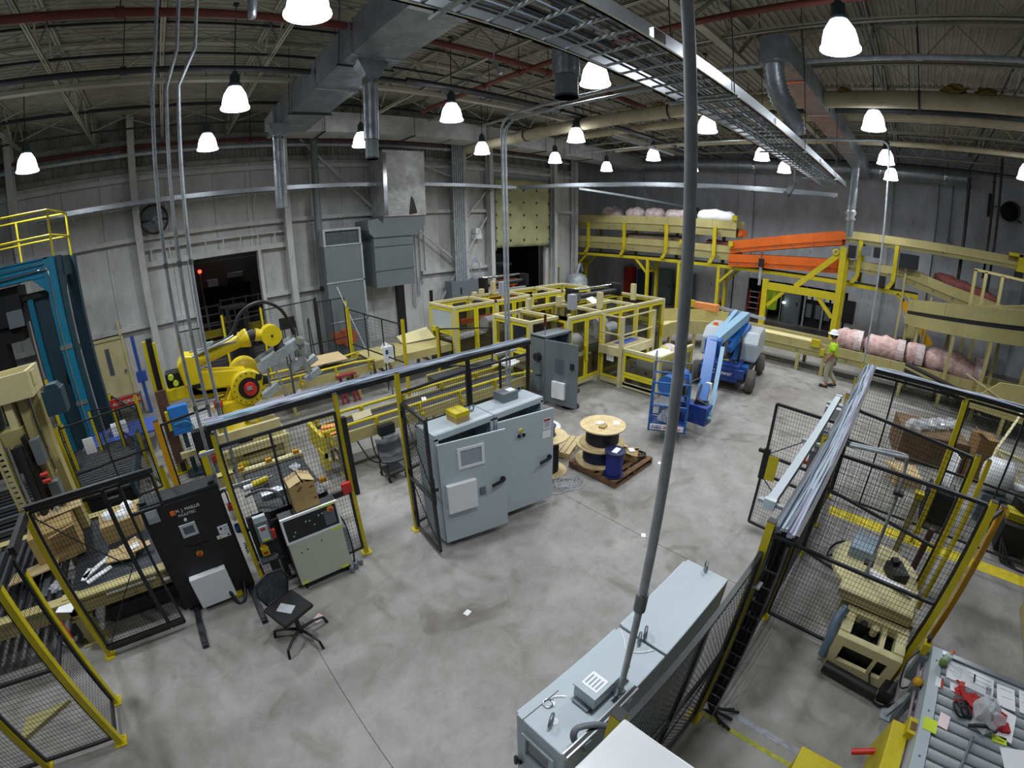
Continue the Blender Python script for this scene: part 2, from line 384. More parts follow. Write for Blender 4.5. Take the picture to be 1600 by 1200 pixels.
# right wall: block wall with pilasters and a low opening
wr = struct(MB().box(24.2, 24.5, -12, 2.75, 0, 9.4).box(24.2, 24.5, 9.05, 19, 0, 9.4).box(24.2, 24.5, 2.75, 9.05, 2.15, 9.4).done('wall_right', wallb))
for y0, y1 in ((1.12, 2.1), (8.1, 8.9), (15.0, 15.5), (-5.2, -4.6), (-.95, -.5)):
    MB().box(24.0, 24.22, y0, y1, 0, 8.6).done('pilaster', wallb, wr)
MB().box(23.95, 24.2, 11.9, 12.2, 0, 8.8).done('drain_pipe', wallw, wr)
struct(MB().box(28, 28.2, 2, 10, 0, 3).box(24.5, 28, 2.3, 2.5, 0, 3).box(24.5, 28, 9.2, 9.4, 0, 3).box(24.5, 28.2, 2.3, 9.4, 2.6, 2.75).done('wall_recess', gdk))

# roof: ribbed deck and open web joists
rf = MB(); y = -8.0; vs = []
prof = []
while y < 19.2: prof += [(y, 9.24), (y + .075, 9.24), (y + .095, 9.20), (y + .155, 9.20)]; y += .175
b = MB(); n = len(prof); A = [(-10, q[0], q[1]) for q in prof]; Bq = [(24.6, q[0], q[1]) for q in prof]
b._add(A + Bq, [(i, i + 1, n + i + 1, n + i) for i in range(n - 1)])
roof = struct(b.done('ceiling', deckm))
struct(MB().box(-10, 24.6, -8, 19.2, 9.26, 9.4).done('roof_slab', deckm))
def joist(x, y0=-7.5, y1=17.0, z0=8.3, z1=9.18, mt=MATS['pale_joist_paint']):
    o = MB().box(x - .055, x - .01, y0, y1, z0, z0 + .012).box(x + .01, x + .055, y0, y1, z0, z0 + .012).box(x - .055, x - .045, y0, y1, z0, z0 + .06).box(x + .045, x + .055, y0, y1, z0, z0 + .06) \
        .box(x - .06, x - .01, y0, y1, z1 - .05, z1).box(x + .01, x + .06, y0, y1, z1 - .05, z1)
    y = y0; s = 0
    while y < y1 - .3:
        yn = min(y + .75, y1); o.bar((x, y, z0 + .03 if s == 0 else z1 - .04), (x, yn, z1 - .04 if s == 0 else z0 + .03), .03, .03); y = yn; s ^= 1
    return o.done('roof_joist', mt, roof)
for i in range(-3, 12): joist(i * 2.15 + .03)
# girders and bridging along the building
for y in (3.6, 10.9):
    b = MB().box(-10, 24, y - .09, y + .09, 8.22, 8.3).box(-10, 24, y - .09, y + .09, 9.1, 9.18)
    for i in range(32): b.bar((-9.7 + i * 1.07, y, 8.28), (-9.7 + (i + 1) * 1.07, y, 9.12) if i % 2 == 0 else (-9.7 + (i + 1) * 1.07, y, 8.28), .06, .06) if i % 2 == 0 else b.bar((-9.7 + i * 1.07, y, 9.12), (-9.7 + (i + 1) * 1.07, y, 8.28), .06, .06)
    b.done('roof_girder', MATS['pale_joist_paint'], roof)
for y in (-2.2, .9, 6.1, 7.9, 9.7, 13.2, 15.2):
    MB().box(-10, 24, y - .02, y + .02, 8.36, 8.41).box(-10, 24, y - .02, y + .02, 9.02, 9.06).done('bridging', pipe_dk, roof)
    b = MB()
    for i in range(-3, 11): b.bar((i * 2.15, y, 8.35), ((i + 1) * 2.15, y, 9.1), .025).bar((i * 2.15, y, 9.1), ((i + 1) * 2.15, y, 8.35), .025)
    b.done('cross_bridging', MATS['pale_joist_paint'], roof, kind='stuff')
# ---------------------------------------------------------------- high-bay lamps
def bell(k=.84):
    b = MB().lathe([(.335 * k, 0), (.335 * k, .02), (.30 * k, .07), (.285 * k, .16), (.25 * k, .28), (.18 * k, .38), (.10 * k, .48)], (0, 0, 0), 20)
    return b
def lamp_at(i, x, y, z, label):
    t = thing('high_bay_lamp', label, 'lamp', (x * .83, y * .83, z), 'high-bay lamps under the roof')
    for nm, d, mt in LAMP_PARTS:
        o = bpy.data.objects.new(nm, d); COL.objects.link(o); o.parent = t
    ld = bpy.data.lights.new('lamp_light', 'AREA'); ld.shape = 'DISK'; ld.size = .5; ld.energy = LAMP_POWER; ld.color = (.93, .97, 1.0); ld.spread = math.radians(150)
    lo = bpy.data.objects.new('lamp_light', ld); COL.objects.link(lo); lo.parent = t; lo.location = (0, 0, -.012)
    return t
tmp = []
def mesh_only(b, name, mt):
    o = b.done(name, mt); me = o.data; bpy.data.objects.remove(o); return (name, me, mt)
LAMP_PARTS = [mesh_only(bell(), 'bell_shade', lampglow),
              mesh_only(MB().lathe([(.09, .40), (.13, .42), (.13, .48), (.10, .5), (.10, .66), (.05, .7), (.05, .74)], (0, 0, 0), 14), 'ballast_housing', lampcap),
              mesh_only(MB().tube((0, 0, .72), (0, 0, 2.16), .012, 6).box(-.05, .05, -.05, .05, 2.11, 2.16), 'hanger', pipe_dk)]
ROWS = {15.4: ('row nearest the back wall', [-4.0, 1.4, 6.67, 12.1, 16.6, 20.8]),
        11.0: ('second row from the back wall', [-4.2, 1.65, 7.56, 13.0, 18.45, 22.46]),
        6.2: ('third row from the back wall', [-4.2, 1.9, 8.0, 13.7, 19.3, 22.9]),
        1.22: ('fourth row from the back wall', [2.0, 8.06, 13.74, 19.18, 23.3]),
        -3.8: ('row nearest the viewer', [13.7, 19.2])}
ORD = ['first', 'second', 'third', 'fourth', 'fifth', 'sixth']
n = 0
for y, (rn, xs) in ROWS.items():
    for i, x in enumerate(xs):
        lamp_at(n, x, y, 7.05, 'lit white bell-shaped high-bay lamp, %s along the %s' % (ORD[i], rn)); n += 1
# ---------------------------------------------------------------- guard fences
def wires(b, a, c, z0, z1, dx=.042, dz=.063, r=.0022):
    """woven wire infill between plan points a and c"""
    A = Vector((a[0], a[1], 0)); Cc = Vector((c[0], c[1], 0)); d = Cc - A; L = d.length; d.normalize(); nrm = Vector((-d.y, d.x, 0))
    vs = []; fs = []
    def stick(p, q, u):
        o = len(vs); vs.extend([p - u * r, p + u * r, p + nrm * r * 1.6, q - u * r, q + u * r, q + nrm * r * 1.6])
        fs.extend([(o, o + 1, o + 4, o + 3), (o + 1, o + 2, o + 5, o + 4), (o + 2, o, o + 3, o + 5)])
    k = int(L / dx)
    for i in range(1, k):
        p = A + d * (L * i / k); stick(p + Vector((0, 0, z0)), p + Vector((0, 0, z1)), d)
    k = max(1, int((z1 - z0) / dz))
    for i in range(1, k):
        z = z0 + (z1 - z0) * i / k; stick(A + Vector((0, 0, z)), Cc + Vector((0, 0, z)), Vector((0, 0, 1)))
    b._add(vs, fs); return b
def panel(par, a, c, z0, z1, mids=(), vmids=(), diag=(), t=.035, mesh=True, name='panel_frame'):
    """black framed wire panel between plan points a and c, as parts of par"""
    a = Vector(a); c = Vector(c); P = lambda s, z: (a.x + (c.x - a.x) * s, a.y + (c.y - a.y) * s, z)
    b = MB().bar(P(0, z0), P(1, z0), t).bar(P(0, z1), P(1, z1), t).bar(P(0, z0), P(0, z1), t).bar(P(1, z0), P(1, z1), t)
    for z in mids: b.bar(P(0, z), P(1, z), t)
    for s in vmids: b.bar(P(s, z0), P(s, z1), t * .9)
    for s0, q0, s1, q1 in diag: b.bar(P(s0, q0), P(s1, q1), .012)
    f = b.done(name, blkm, par)
    if mesh: wires(MB(), a, c, z0, z1).done('wire_mesh', blk, par, kind='stuff')
    return f
def fpost(par, x, y, h, mt=None, w=.055, foot=True, z0=0):
    b = MB().box(x - w / 2, x + w / 2, y - w / 2, y + w / 2, z0 + (.012 if foot else 0), h)
    o = b.done('post', mt or yel, par)
    if foot:
        MB().box(x - .075, x + .075, y - .075, y + .075, .0, .012).disc((x - .05, y - .05, .012), .012, .012, 6).disc((x + .05, y + .05, .012), .012, .012, 6).done('base_plate', mt or yel, o)
    MB().box(x - w / 2, x + w / 2, y - w / 2, y + w / 2, h, h + .006).done('post_cap', blk, o)
    return o
def cable_tray(name, label, x0, x1, y0, y1, z, ncab=9, along='x', rungs=True):
    t = thing(name, label, 'cable tray', ((x0 + x1) / 2, (y0 + y1) / 2, z))
    P = (lambda u, v, zz: (u, v, zz)) if along == 'x' else (lambda u, v, zz: (v, u, zz))
    b = MB()
    for v in (y0, y1): b.bar(P(x0, v, z + .03), P(x1, v, z + .03), .012, .07).bar(P(x0, v, z + .062), P(x1, v, z + .062), .03, .01)
    b.done('side_rail', blkm, t)
    b = MB(); k = int((x1 - x0) / .22)
    for i in range(k + 1): b.bar(P(x0 + (x1 - x0) * i / k, y0, z), P(x0 + (x1 - x0) * i / k, y1, z), .03, .015)
    b.done('rung', blkm, t, kind='stuff')
    rnd = random.Random(len(label))
    for i in range(ncab):
        v0 = y0 + (y1 - y0) * (.1 + .8 * i / max(1, ncab - 1)); pts = []
        q = int((x1 - x0) / .5) + 1
        for j in range(q + 1): pts.append(P(x0 + (x1 - x0) * j / q, min(max(v0 + rnd.uniform(-.009, .009), y0 + .02), y1 - .02), z + .035 + rnd.uniform(0, .045)))
        MB().path(pts, rnd.choice((.010, .013, .017)), 5).done('cable', rnd.choice((cabl[1], cabl[1], cabl[1], cabl[3], cabl[3], cabl[3], cabl[3], cabl[2], cabl[0])), t)
    return t
# --- fence along the robot cell
f = thing('guard_fence', 'black mesh guard fence with yellow posts behind the black and beige control cabinets', 'fence', (0, 5.13, 0))
for x, h in ((-2.31, 2.25), (.03, 2.45), (1.58, 2.52), (2.47, 2.58)): fpost(f, x, 5.13, h)
for x in (3.75, 5.02): fpost(f, x, 5.28, 2.45, blk, .05)
panel(f, (.07, 5.13), (1.54, 5.13), .12, 2.28, (1.1,), (.42,))
panel(f, (2.5, 5.14), (3.72, 5.28), .12, 2.28, (1.1,))
panel(f, (3.78, 5.28), (5.0, 5.28), .12, 2.28, (1.1,), (.5,))
fpost(f, -.72, 5.8, 1.97)
MB().box(1.60, 1.66, 5.06, 5.13, 1.05, 2.2).done('door_stop', blk, f)
# post A interlock
t = thing('safety_interlock', 'red interlock switch box on the yellow post beside the open gateway', 'switch', (1.5, 5.08, 1.2))
MB().box(1.42, 1.555, 5.04, 5.1, 1.14, 1.3).done('switch_body', redc, t, bev=.008); MB().box(1.2, 1.42, 5.06, 5.1, 1.14, 1.2).done('slide_bolt', blk, t)
g = thing('double_mesh_gate', 'closed black double-leaf mesh gate with thin cross bracing beside the black cabinet', 'gate', (-1.5, 5.13, 0))
panel(g, (-2.25, 5.13), (-1.38, 5.13), .1, 2.2, (), (), ((0, .12, .95, 1.15), (0, 2.15, .95, 1.15)), .032)
panel(g, (-1.36, 5.13), (-1.17, 5.13), .1, 2.2, (), (), (), .03)
panel(g, (-1.17, 5.13), (-.78, 5.13), 1.8, 2.2, (), (), (), .035)
MB().bar((-2.27, 5.12, 2.26), (-.74, 5.12, 2.26), .05, .06).bar((-2.27, 5.12, .16), (-1.17, 5.12, .16), .05, .05).parts('gate_beam', blkm, g)
MB().box(-1.34, -1.2, 5.05, 5.1, 2.05, 2.1).done('latch', blk, g)
# --- open gate beside the grey cabinet
g = thing('open_mesh_gate', 'black mesh gate standing open beside the twin grey cabinet', 'gate', (2.44, 4.7, 0))
panel(g, (2.47, 5.06), (2.40, 4.34), .1, 2.16, (1.0,), (), ((0, 1.0, 1, .15), (0, 2.1, 1, 1.1)), .04)
MB().box(2.37, 2.42, 4.30, 4.34, .95, 1.35).box(2.38, 2.46, 4.28, 4.3, 1.16, 1.2).done('latch', blk, g)
for z in (.3, 1.05, 1.95): MB().box(2.45, 2.5, 5.05, 5.11, z, z + .1).done('hinge', blk, g)
cable_tray('cable_tray', 'black cable tray of silvery cables along the top of the robot cell fence', -.02, 5.0, 5.2, 5.42, 2.47, 15)
# --- bottom corner fence
f = thing('corner_guard_fence', 'black mesh guard fence with yellow posts cornering in the lower left of the photo', 'fence', (-2.25, 4.0, 0))
for x, y, h in ((-2.24, 3.76, 2.24), (-2.26, 4.34, 1.98), (-3.17, 3.79, 2.24), (-4.2, 3.79, 2.24)): fpost(f, x, y, h, None, .07)
panel(f, (-2.25, 3.82), (-2.26, 4.29), .1, 2.2, (1.2,), ())
panel(f, (-2.29, 3.77), (-3.13, 3.79), .1, 2.2, (1.25,))
panel(f, (-3.21, 3.79), (-4.16, 3.79), .1, 2.2, (1.25,))
MB().bar((-2.27, 4.38, 2.2), (-2.3, 5.08, 2.2), .07, .09).done('lintel_beam', blkm, f)
MB().box(-2.33, -2.28, 3.7, 4.3, 2.22, 2.27).done('top_rail', blkm, f)
t = thing('lockout_switch', 'red lockout switch box on the corner fence post beside the roller bed', 'switch', (-2.3, 4.40, 1.15))
MB().box(-2.31, -2.23, 4.37, 4.43, 1.02, 1.26).done('switch_body', redc, t, bev=.01); MB().lathe([(.03, 0), (.035, .05), (0, .06)], (-2.27, 4.40, .96), 10).done('plunger', white, t)
MB().path(smoothpts([(-2.3, 4.4, 1.02), (-2.38, 4.44, .9), (-2.4, 4.46, 1.1), (-2.32, 4.44, 1.24)]), .008, 5).done('cord', blk, t)
# --- right-hand cell
f = thing('cell_guard_fence', 'long black mesh guard fence with yellow posts beside the grey cabinets on the right', 'fence', (4.5, .46, 0))
for x in (.99, 2.76, 4.55, 6.12, 7.0, 8.1): fpost(f, x, .46, 2.57 if x > 1.5 else 2.5, None, .06)
for a, c, vm in ((1.02, 2.73, (.5,)), (2.79, 4.52, (.5,)), (4.58, 6.09, ()), (6.15, 6.97, ()), (7.03, 8.07, ())):
    panel(f, (a, .46), (c, .46), .1, 2.3, (1.2,), vm, ((0, .15, 1, 1.15),) if a < 3 else ())
fpost(f, 4.5, -1.31, 2.48, None, .07); fpost(f, 4.84, -1.515, 2.32, yel2, .06, False, .32); fpost(f, 5.56, -1.24, 2.48, None, .06); fpost(f, 5.58, -1.38, 2.46, None, .05, False, .3)
fpost(f, 7.62, -1.22, 2.5, None, .055); fpost(f, 8.06, -1.32, 2.5, None, .055)
panel(f, (4.55, .42), (4.52, -1.26), .1, 2.42, (1.2,), (), (), .035)
panel(f, (6.1, .42), (5.6, -1.2), .1, 2.42, (1.2,), (), (), .035)
panel(f, (8.08, .42), (8.06, -1.28), .1, 2.42, (1.2,), (.33,), (), .035)
panel(f, (8.06, -1.36), (8.0, -4.2), .1, 2.42, (1.2,), (.33, .66), (), .035)
MB().bar((4.5, -1.33, .42), (4.84, -1.515, .42), .03, .06).bar((4.5, -1.33, 2.28), (4.84, -1.515, 2.28), .03, .06).parts('gate_rail', blkm, f)
MB().box(2.72, 2.8, .38, .54, 1.98, 2.0).done('bracket', galv, f)
b = MB()
for i in range(13): b.box(2.78 + .0, 2.81, .30, .42, .15 + i * .165, .17 + i * .165)
b.bar((2.79, .30, .1), (2.79, .30, 2.4), .015).bar((2.79, .42, .1), (2.79, .42, 2.4), .015).done('wire_ladder_tray', chrome, f)
b = MB()
for i in range(7): b.path(smoothpts([(2.83 + .03 * (i % 3), .30 + .025 * i, 2.5), (2.85 + .02 * (i % 2), .31 + .02 * i, 1.4), (2.84, .31 + .02 * i, .3), (2.84 + .12 * (i % 3), .2 - .02 * i, .02)]), .016, 6)
b.done('cable_drop', cabblk, f)
cable_tray('cell_cable_tray', 'black cable tray of silver, teal and lilac cables along the right-hand cell fence', 2.75, 8.15, .26, .44, 2.47, 13)
cable_tray('cross_cable_tray', 'black cable tray turning right along the far end of the right-hand cell', -4.4, .4, 8.02, 8.18, 2.47, 5, 'y')
t = thing('grey_wireway', 'pale grey square wireway with capped ends along the right-hand fence top', 'wireway', (4.6, .57, 2.47))
MB().box(3.15, 6.15, .545, .62, 2.43, 2.5).done('trough', gcab, t); MB().box(3.1, 3.15, .535, .63, 2.42, 2.51).box(6.15, 6.19, .535, .63, 2.42, 2.51).parts('end_cap', alum, t)
MB().box(3.2, 3.24, .46, .7, 2.40, 2.43).box(4.6, 4.64, .46, .7, 2.40, 2.43).box(6.0, 6.04, .46, .7, 2.40, 2.43).parts('support_strap', galv, t)
g = thing('swung_mesh_gate', 'black mesh gate with a lock plate standing open across the aisle', 'gate', (6.26, 1.0, 0))
panel(g, (6.2, .52), (6.26, 1.42), .08, 2.12, (1.3, .98), (), ((0, 2.0, 1, 1.3), (0, .2, 1, .95)), .04)
MB().box(6.23, 6.28, 1.36, 1.46, .9, 1.4).box(6.22, 6.27, 1.46, 1.54, 1.33, 1.38).done('lock_plate', blk, g); MB().box(6.22, 6.24, 1.2, 1.36, .92, 1.32).done('warning_plate', yel, g)
t = thing('conduit_drop', 'galvanised conduit running over the cell fence and bending down to the beige machine', 'conduit', (5.2, -.2, 2.3))
MB().path(smoothpts([(5.02, .4, 2.36), (5.1, 0, 2.36), (5.2, -.36, 2.36), (5.22, -.45, 2.25), (5.2, -.48, 1.5), (5.1, -.5, .7)], 4), .022, 8).path([(4.95, .4, 2.36), (5.15, -.44, 2.36)], .02, 6).done('conduit', galv, t)
for z in (1.9, .9): MB().box(5.15, 5.25, -.54, -.42, z, z + .03).done('strap', blk, t)

# ---------------------------------------------------------------- twin grey cabinet in the middle of the floor
t = thing('twin_electrical_cabinet', 'twin grey electrical cabinet with both doors ajar in the middle of the floor', 'cabinet', (3.58, 4.72, 0))
MB().box(2.64, 4.5, 4.56, 4.9, 0, .1).done('plinth', gdk, t)
for a, c in ((2.58, 3.57), (3.585, 4.57)):
    b = MB().box(a, c, 4.92, 4.97, .1, 1.85).box(a, c, 4.48, 4.97, 1.8, 1.85).box(a, c, 4.48, 4.97, .1, .15).box(a, a + .03, 4.48, 4.92, .15, 1.8).box(c - .03, c, 4.48, 4.92, .15, 1.8)
    b.box(a, a + .06, 4.47, 4.5, .15, 1.8).box(c - .06, c, 4.47, 4.5, .15, 1.8).box(a, c, 4.47, 4.5, 1.76, 1.85)
    b.done('shell', gcab, t, bev=.006); MB().box(a + .06, c - .06, 4.86, 4.92, .2, 1.75).done('back_plate', gdk, t)
def cabdoor(hx, hy, ang, L, z0, z1):
    M_ = Matrix.Translation((hx, hy, 0)) @ Matrix.Rotation(ang, 4, 'Z')
    d = MB().box(0, L, -.03, 0, z0, z1).box(.02, L - .02, 0, .02, z0 + .02, z1 - .02).xf(M_).done('door', gcab, t, bev=.006); return d, M_
d, Q = cabdoor(2.58, 4.44, math.radians(-13), 1.0, .12, 1.74)
MB().rect(.27, .66, -.045, -.03, 1.30, 1.62, .04).xf(Q).done('window_frame', white, d); MB().box(.31, .62, -.036, -.03, 1.34, 1.58).xf(Q).done('window_mesh', inkl, d)
MB().box(.06, .50, -.1, -.03, .66, 1.12).xf(Q).done('document_box', white, d, bev=.01)
MB().disc((.93, -.06, .96), .04, .03, 14, 'y').bar((.93, -.075, .96), (.74, -.085, .92), .03, .04).xf(Q).done('door_handle', blk, d)
MB().box(.56, .65, -.05, -.03, .80, .92).box(.575, .635, -.07, -.05, .85, .89).xf(Q).done('service_port', gdk, d)
d, Q = cabdoor(3.60, 4.44, math.radians(-11), .98, .12, 1.74)
for u, z, mt in ((.34, 1.44, blk), (.42, 1.44, blk), (.38, 1.52, yel)): MB().disc((u, -.03, z), .03, -.03, 12, 'y').xf(Q).done('push_button', mt, d); MB().disc((u, -.03, z), .036, -.008, 12, 'y').xf(Q).done('button_collar', white, d)
MB().box(.78, .92, -.034, -.03, 1.42, 1.60).xf(Q).done('warning_label', white, d); MB().box(.79, .91, -.036, -.034, 1.555, 1.59).xf(Q).done('danger_band', redp, d)
for z in (1.54, 1.52, 1.5, 1.48, 1.46): MB().box(.80, .9, -.036, -.034, z - .006, z).xf(Q).done('print_line', ink, d)
MB().box(.77, .92, -.034, -.03, 1.27, 1.39).xf(Q).done('data_label', paper, d)
MB().disc((.9, -.06, .92), .04, .03, 14, 'y').bar((.9, -.075, .92), (.7, -.085, .88), .03, .04).xf(Q).done('door_handle', blk, d)
b = MB()
for x, y in ((3.34, 4.78), (3.42, 4.78), (4.45, 4.9), (2.66, 4.9)): b.path([(x + .04 * math.cos(a), y, 1.9 + .04 * math.sin(a)) for a in [i * PI / 6 for i in range(13)]], .011, 6).tube((x, y, 1.85), (x, y, 1.87), .016, 6)
b.parts('lifting_eye', steel, t)
t = thing('small_cardboard_box', 'small brown carton with a wide yellow tape band on the grey cabinet', 'box', (3.1, 4.68, 1.85))
MB().box(3.0, 3.22, 4.56, 4.8, 1.85, 2.0).done('carton', card, t); MB().box(2.995, 3.225, 4.555, 4.805, 1.93, 2.002).done('tape_band', yel, t); MB().box(3.1, 3.12, 4.56, 4.8, 2.0, 2.004).done('flap_seam', card, t)
t = thing('junction_box', 'small dark grey junction box on top of the twin grey cabinet', 'box', (4.1, 4.8, 1.85))
MB().box(3.94, 4.24, 4.68, 4.92, 1.85, 1.99).done('case', gdk, t, bev=.006); MB().box(4.1, 4.22, 4.72, 4.84, 1.99, 1.994).done('paper_label', paper, t)

# ---------------------------------------------------------------- grey cabinet row in the foreground
for i, (a, c, lb) in enumerate(((.905, 1.87, 'grey control cabinet nearest the viewer, with a junction box and pole on top'), (1.89, 2.83, 'grey control cabinet with a clear top behind the pole, farther of the foreground pair'))):
    t = thing('control_cabinet', lb, 'cabinet', ((a + c) / 2, .86, 0))
    MB().box(a + .04, c - .04, .68, 1.0, 0, .1).done('plinth', gdk, t)
    MB().box(a, c, .655, 1.045, .1, 1.85).done('shell', gcab, t, bev=.008)
    MB().box(a + .02, c - .02, 1.045, 1.07, .14, 1.83).done('door', gcab, t, bev=.006)
    for y in (.72, .86, 1.0) if i == 0 else (.86,):
        pass
    for x in ((a + .10, c - .02) if i == 0 else (a + .03, c - .03)):
        MB().path([(x + .035 * math.cos(q), .86 + .02 * math.cos(q), 1.895 + .035 * math.sin(q)) for q in [k * PI / 6 for k in range(13)]], .011, 6).tube((x, .86, 1.85), (x, .86, 1.865), .016, 6).done('lifting_eye', steel, t)
    if i == 0:
        MB().rect(.885, .905, .72, .98, 1.42, 1.72, .03, 'x').done('window_frame', gcab, t); MB().box(.9, .905, .75, .95, 1.45, 1.69).done('window_pane', screen, t)
        MB().disc((1.03, .86, 1.85), .025, .004, 14).done('hole_plug', white, t)
        MB().disc((.885, 1.02, 1.2), .03, .02, 10, 'x').bar((.87, 1.02, 1.2), (.87, 1.02, 1.32), .02).done('door_handle', blk, t)
        MB().box(.9, 1.2, .99, .994, 1.85, 1.853).done('edge_gasket', blk, t)
t = thing('transformer_box', 'pale grey louvred junction box with a white rating label on the near cabinet', 'box', (1.38, .82, 1.85))
MB().box(1.23, 1.54, .74, .9, 1.88, 2.0).done('case', gcab, t, bev=.004); MB().box(1.22, 1.55, .735, .905, 2.0, 2.012).done('lid', gcab, t); MB().box(1.26, 1.37, .76, .875, 2.012, 2.015).done('rating_label', paper, t)
for k in range(4): MB().box(1.275, 1.35, .775 + k * .025, .787 + k * .025, 2.015, 2.016).done('print_line', inkl, t)
MB().box(1.2, 1.23, .76, .88, 1.85, 1.88).box(1.54, 1.57, .76, .88, 1.85, 1.88).box(1.23, 1.54, .75, .89, 1.85, 1.88).done('mounting_flange', steel, t)
o = tag(MB().path(smoothpts([(1.2, .93, 1.856), (1.17, .96, 1.856), (1.14, .98, 1.856), (1.12, .95, 1.856), (1.1, .93, 1.856)]), .004, 5).path([(1.09 + .03 * math.cos(q), .97 + .03 * math.sin(q), 1.857) for q in [k * PI / 6 for k in range(13)]], .006, 5).done('hose_clamp', chrome, None), 'shiny loose hose clamp lying on the near grey cabinet', 'clamp')
o = tag(MB().path(smoothpts([(1.86, 1.03, 1.855), (1.8, .95, 1.855), (1.74, .88, 1.855), (1.78, .8, 1.855), (1.86, .74, 1.855)]), .004, 5).done('loose_cable', paper, None), 'thin white loose cable curled on the grey cabinet tops', 'cable')
# pole
t = thing('conduit_pole', 'tall galvanised conduit pole rising from the near grey cabinet to the roof', 'pole', (1.43, .705, 1.85))
MB().tube((1.43, .705, 1.9), (1.43, .705, 2.72), .019, 14).tube((1.43, .705, 2.72), (1.43, .705, 9.2), .0225, 14).done('pipe', poleg, t)
MB().tube((1.43, .705, 2.66), (1.43, .705, 2.78), .031, 14).done('coupling', steel, t); MB().tube((1.43, .705, 1.85), (1.43, .705, 1.9), .034, 12).box(1.37, 1.49, .69, .72, 1.93, 1.96).done('pipe_clamp', chrome, t)
t = thing('strut_channel', 'white steel strut channel along the near cabinet holding the pole', 'strut', (1.15, .62, 2.0))
MB().box(.86, 1.46, .605, .645, 1.96, 2.0).box(1.0, 1.04, .6, .65, 1.85, 1.96).box(1.36, 1.4, .6, .65, 1.85, 1.96).done('channel', alum, t); MB().box(.86, 1.46, .615, .635, 2.0, 2.003).done('slot', blk, t)
t = thing('bent_conduit', 'grey hooked conduit elbow on the near cabinet top', 'conduit', (1.03, .65, 1.85))
MB().path(smoothpts([(1.16, .58, 1.98), (1.1, .63, 2.02), (1.02, .68, 2.03), (.985, .68, 2.0), (.985, .66, 1.93), (1.0, .6, 1.86)], 4), .02, 8).done('elbow', gdk, t)
t = thing('white_enclosure', 'tall white enclosure with a glossy top at the bottom edge of the photo', 'cabinet', (.5, .1, 0))
MB().box(.1, .94, -.25, .41, 0, 2.6).done('shell', wgloss, t, bev=.012); MB().box(.3, .7, .41, .415, 1.2, 2.2).done('access_panel', wgloss, t)
# ---------------------------------------------------------------- black wrapper control cabinet
t = thing('black_control_cabinet', 'black wrapper control cabinet on outrigger feet with a small touch screen', 'cabinet', (-.61, 5.5, 0))
MB().box(-1.12, -.09, 5.39, 5.68, .06, 1.72).done('shell', blkm, t, bev=.006)
MB().box(-1.1, -.11, 5.36, 5.39, .1, 1.67).done('door', blk, t, bev=.004)
for x in (-.99, -.16): MB().box(x - .04, x + .04, 4.62, 5.75, 0, .06).box(x - .035, x + .035, 4.66, 4.9, .06, .07).done('outrigger_foot', blkm, t, bev=.004)
MB().box(-1.06, -.91, 5.345, 5.36, 1.49, 1.66).done('vent_plate', gcab, t)
MB().rect(-.73, -.52, 5.34, 5.36, 1.16, 1.34, .035).done('screen_bezel', gcab, t); MB().box(-.695, -.555, 5.35, 5.36, 1.195, 1.305).done('screen', screen, t)
text('M. J. MAILLIS', .058, white, t, facing(-.70, 5.357, 1.52)); text('WULFTEC', .052, white, t, facing(-.69, 5.357, 1.455)); MB().box(-.77, -.71, 5.352, 5.36, 1.505, 1.565).done('logo_block', orangep, t)
MB().disc((-.62, 5.36, 1.40), .02, -.012, 12, 'y').done('pilot_lamp', white, t)
MB().disc((-.6, 5.36, .96), .035, -.03, 12, 'y').disc((-.46, 5.36, .98), .02, -.02, 10, 'y').disc((-.74, 5.36, 1.0), .03, -.02, 10, 'y').box(-.74, -.48, 5.352, 5.36, .955, 1.0).parts('selector_switch', blk, t)
MB().disc((-.62, 5.36, .87), .045, -.01, 16, 'y').done('emergency_collar', yel, t); MB().disc((-.62, 5.35, .87), .026, -.035, 14, 'y').done('emergency_button', redc, t)
MB().box(-.28, -.14, 5.352, 5.36, 1.03, 1.15).done('safety_label', paper, t); MB().box(-.33, -.14, 5.352, 5.36, .97, 1.02).done('safety_strip', paper, t)
MB().disc((-.24, 5.352, 1.11), .02, -.002, 12, 'y').disc((-.17, 5.352, .995), .016, -.002, 12, 'y').parts('mandatory_symbol', navy, t)
MB().quad([(-.3, 5.351, .98), (-.27, 5.351, .98), (-.285, 5.351, 1.01)], .002).done('hazard_triangle', yel, t)
for z in (1.13, 1.115, 1.09, 1.075): MB().box(-.21, -.15, 5.3505, 5.352, z - .004, z).done('print_line', ink, t)
MB().box(-.89, -.38, 5.26, 5.36, .08, .58).done('document_box', white, t, bev=.01)
MB().box(-1.1, -1.02, 5.42, 5.5, 1.72, 1.76).box(-.2, -.12, 5.42, 5.5, 1.72, 1.76).parts('lifting_lug', blk, t)
MB().path(smoothpts([(-.5, 5.45, .5), (-.42, 5.2, .04), (-.3, 5.2, .03), (-.22, 5.4, .2)]), .025, 7).done('floor_cable', blk, t)
MB().box(-.45, -.3, 5.3, 5.4, .01, .04).done('cable_clip', yel, t)
t = thing('air_preparation_unit', 'blue and white air regulator hanging off the right side of the black cabinet', 'regulator', (-.03, 5.4, 1.1))
MB().lathe([(.02, 0), (.035, .03), (.035, .16), (.02, .2)], (-.03, 5.36, 1.15), 12).done('filter_bowl', white, t); MB().box(-.06, 0, 5.33, 5.4, 1.32, 1.4).done('regulator_body', redc, t)
MB().lathe([(.03, 0), (.04, .02), (.04, .1), (.03, .12)], (-.03, 5.34, .98), 12).done('lubricator', navy, t)
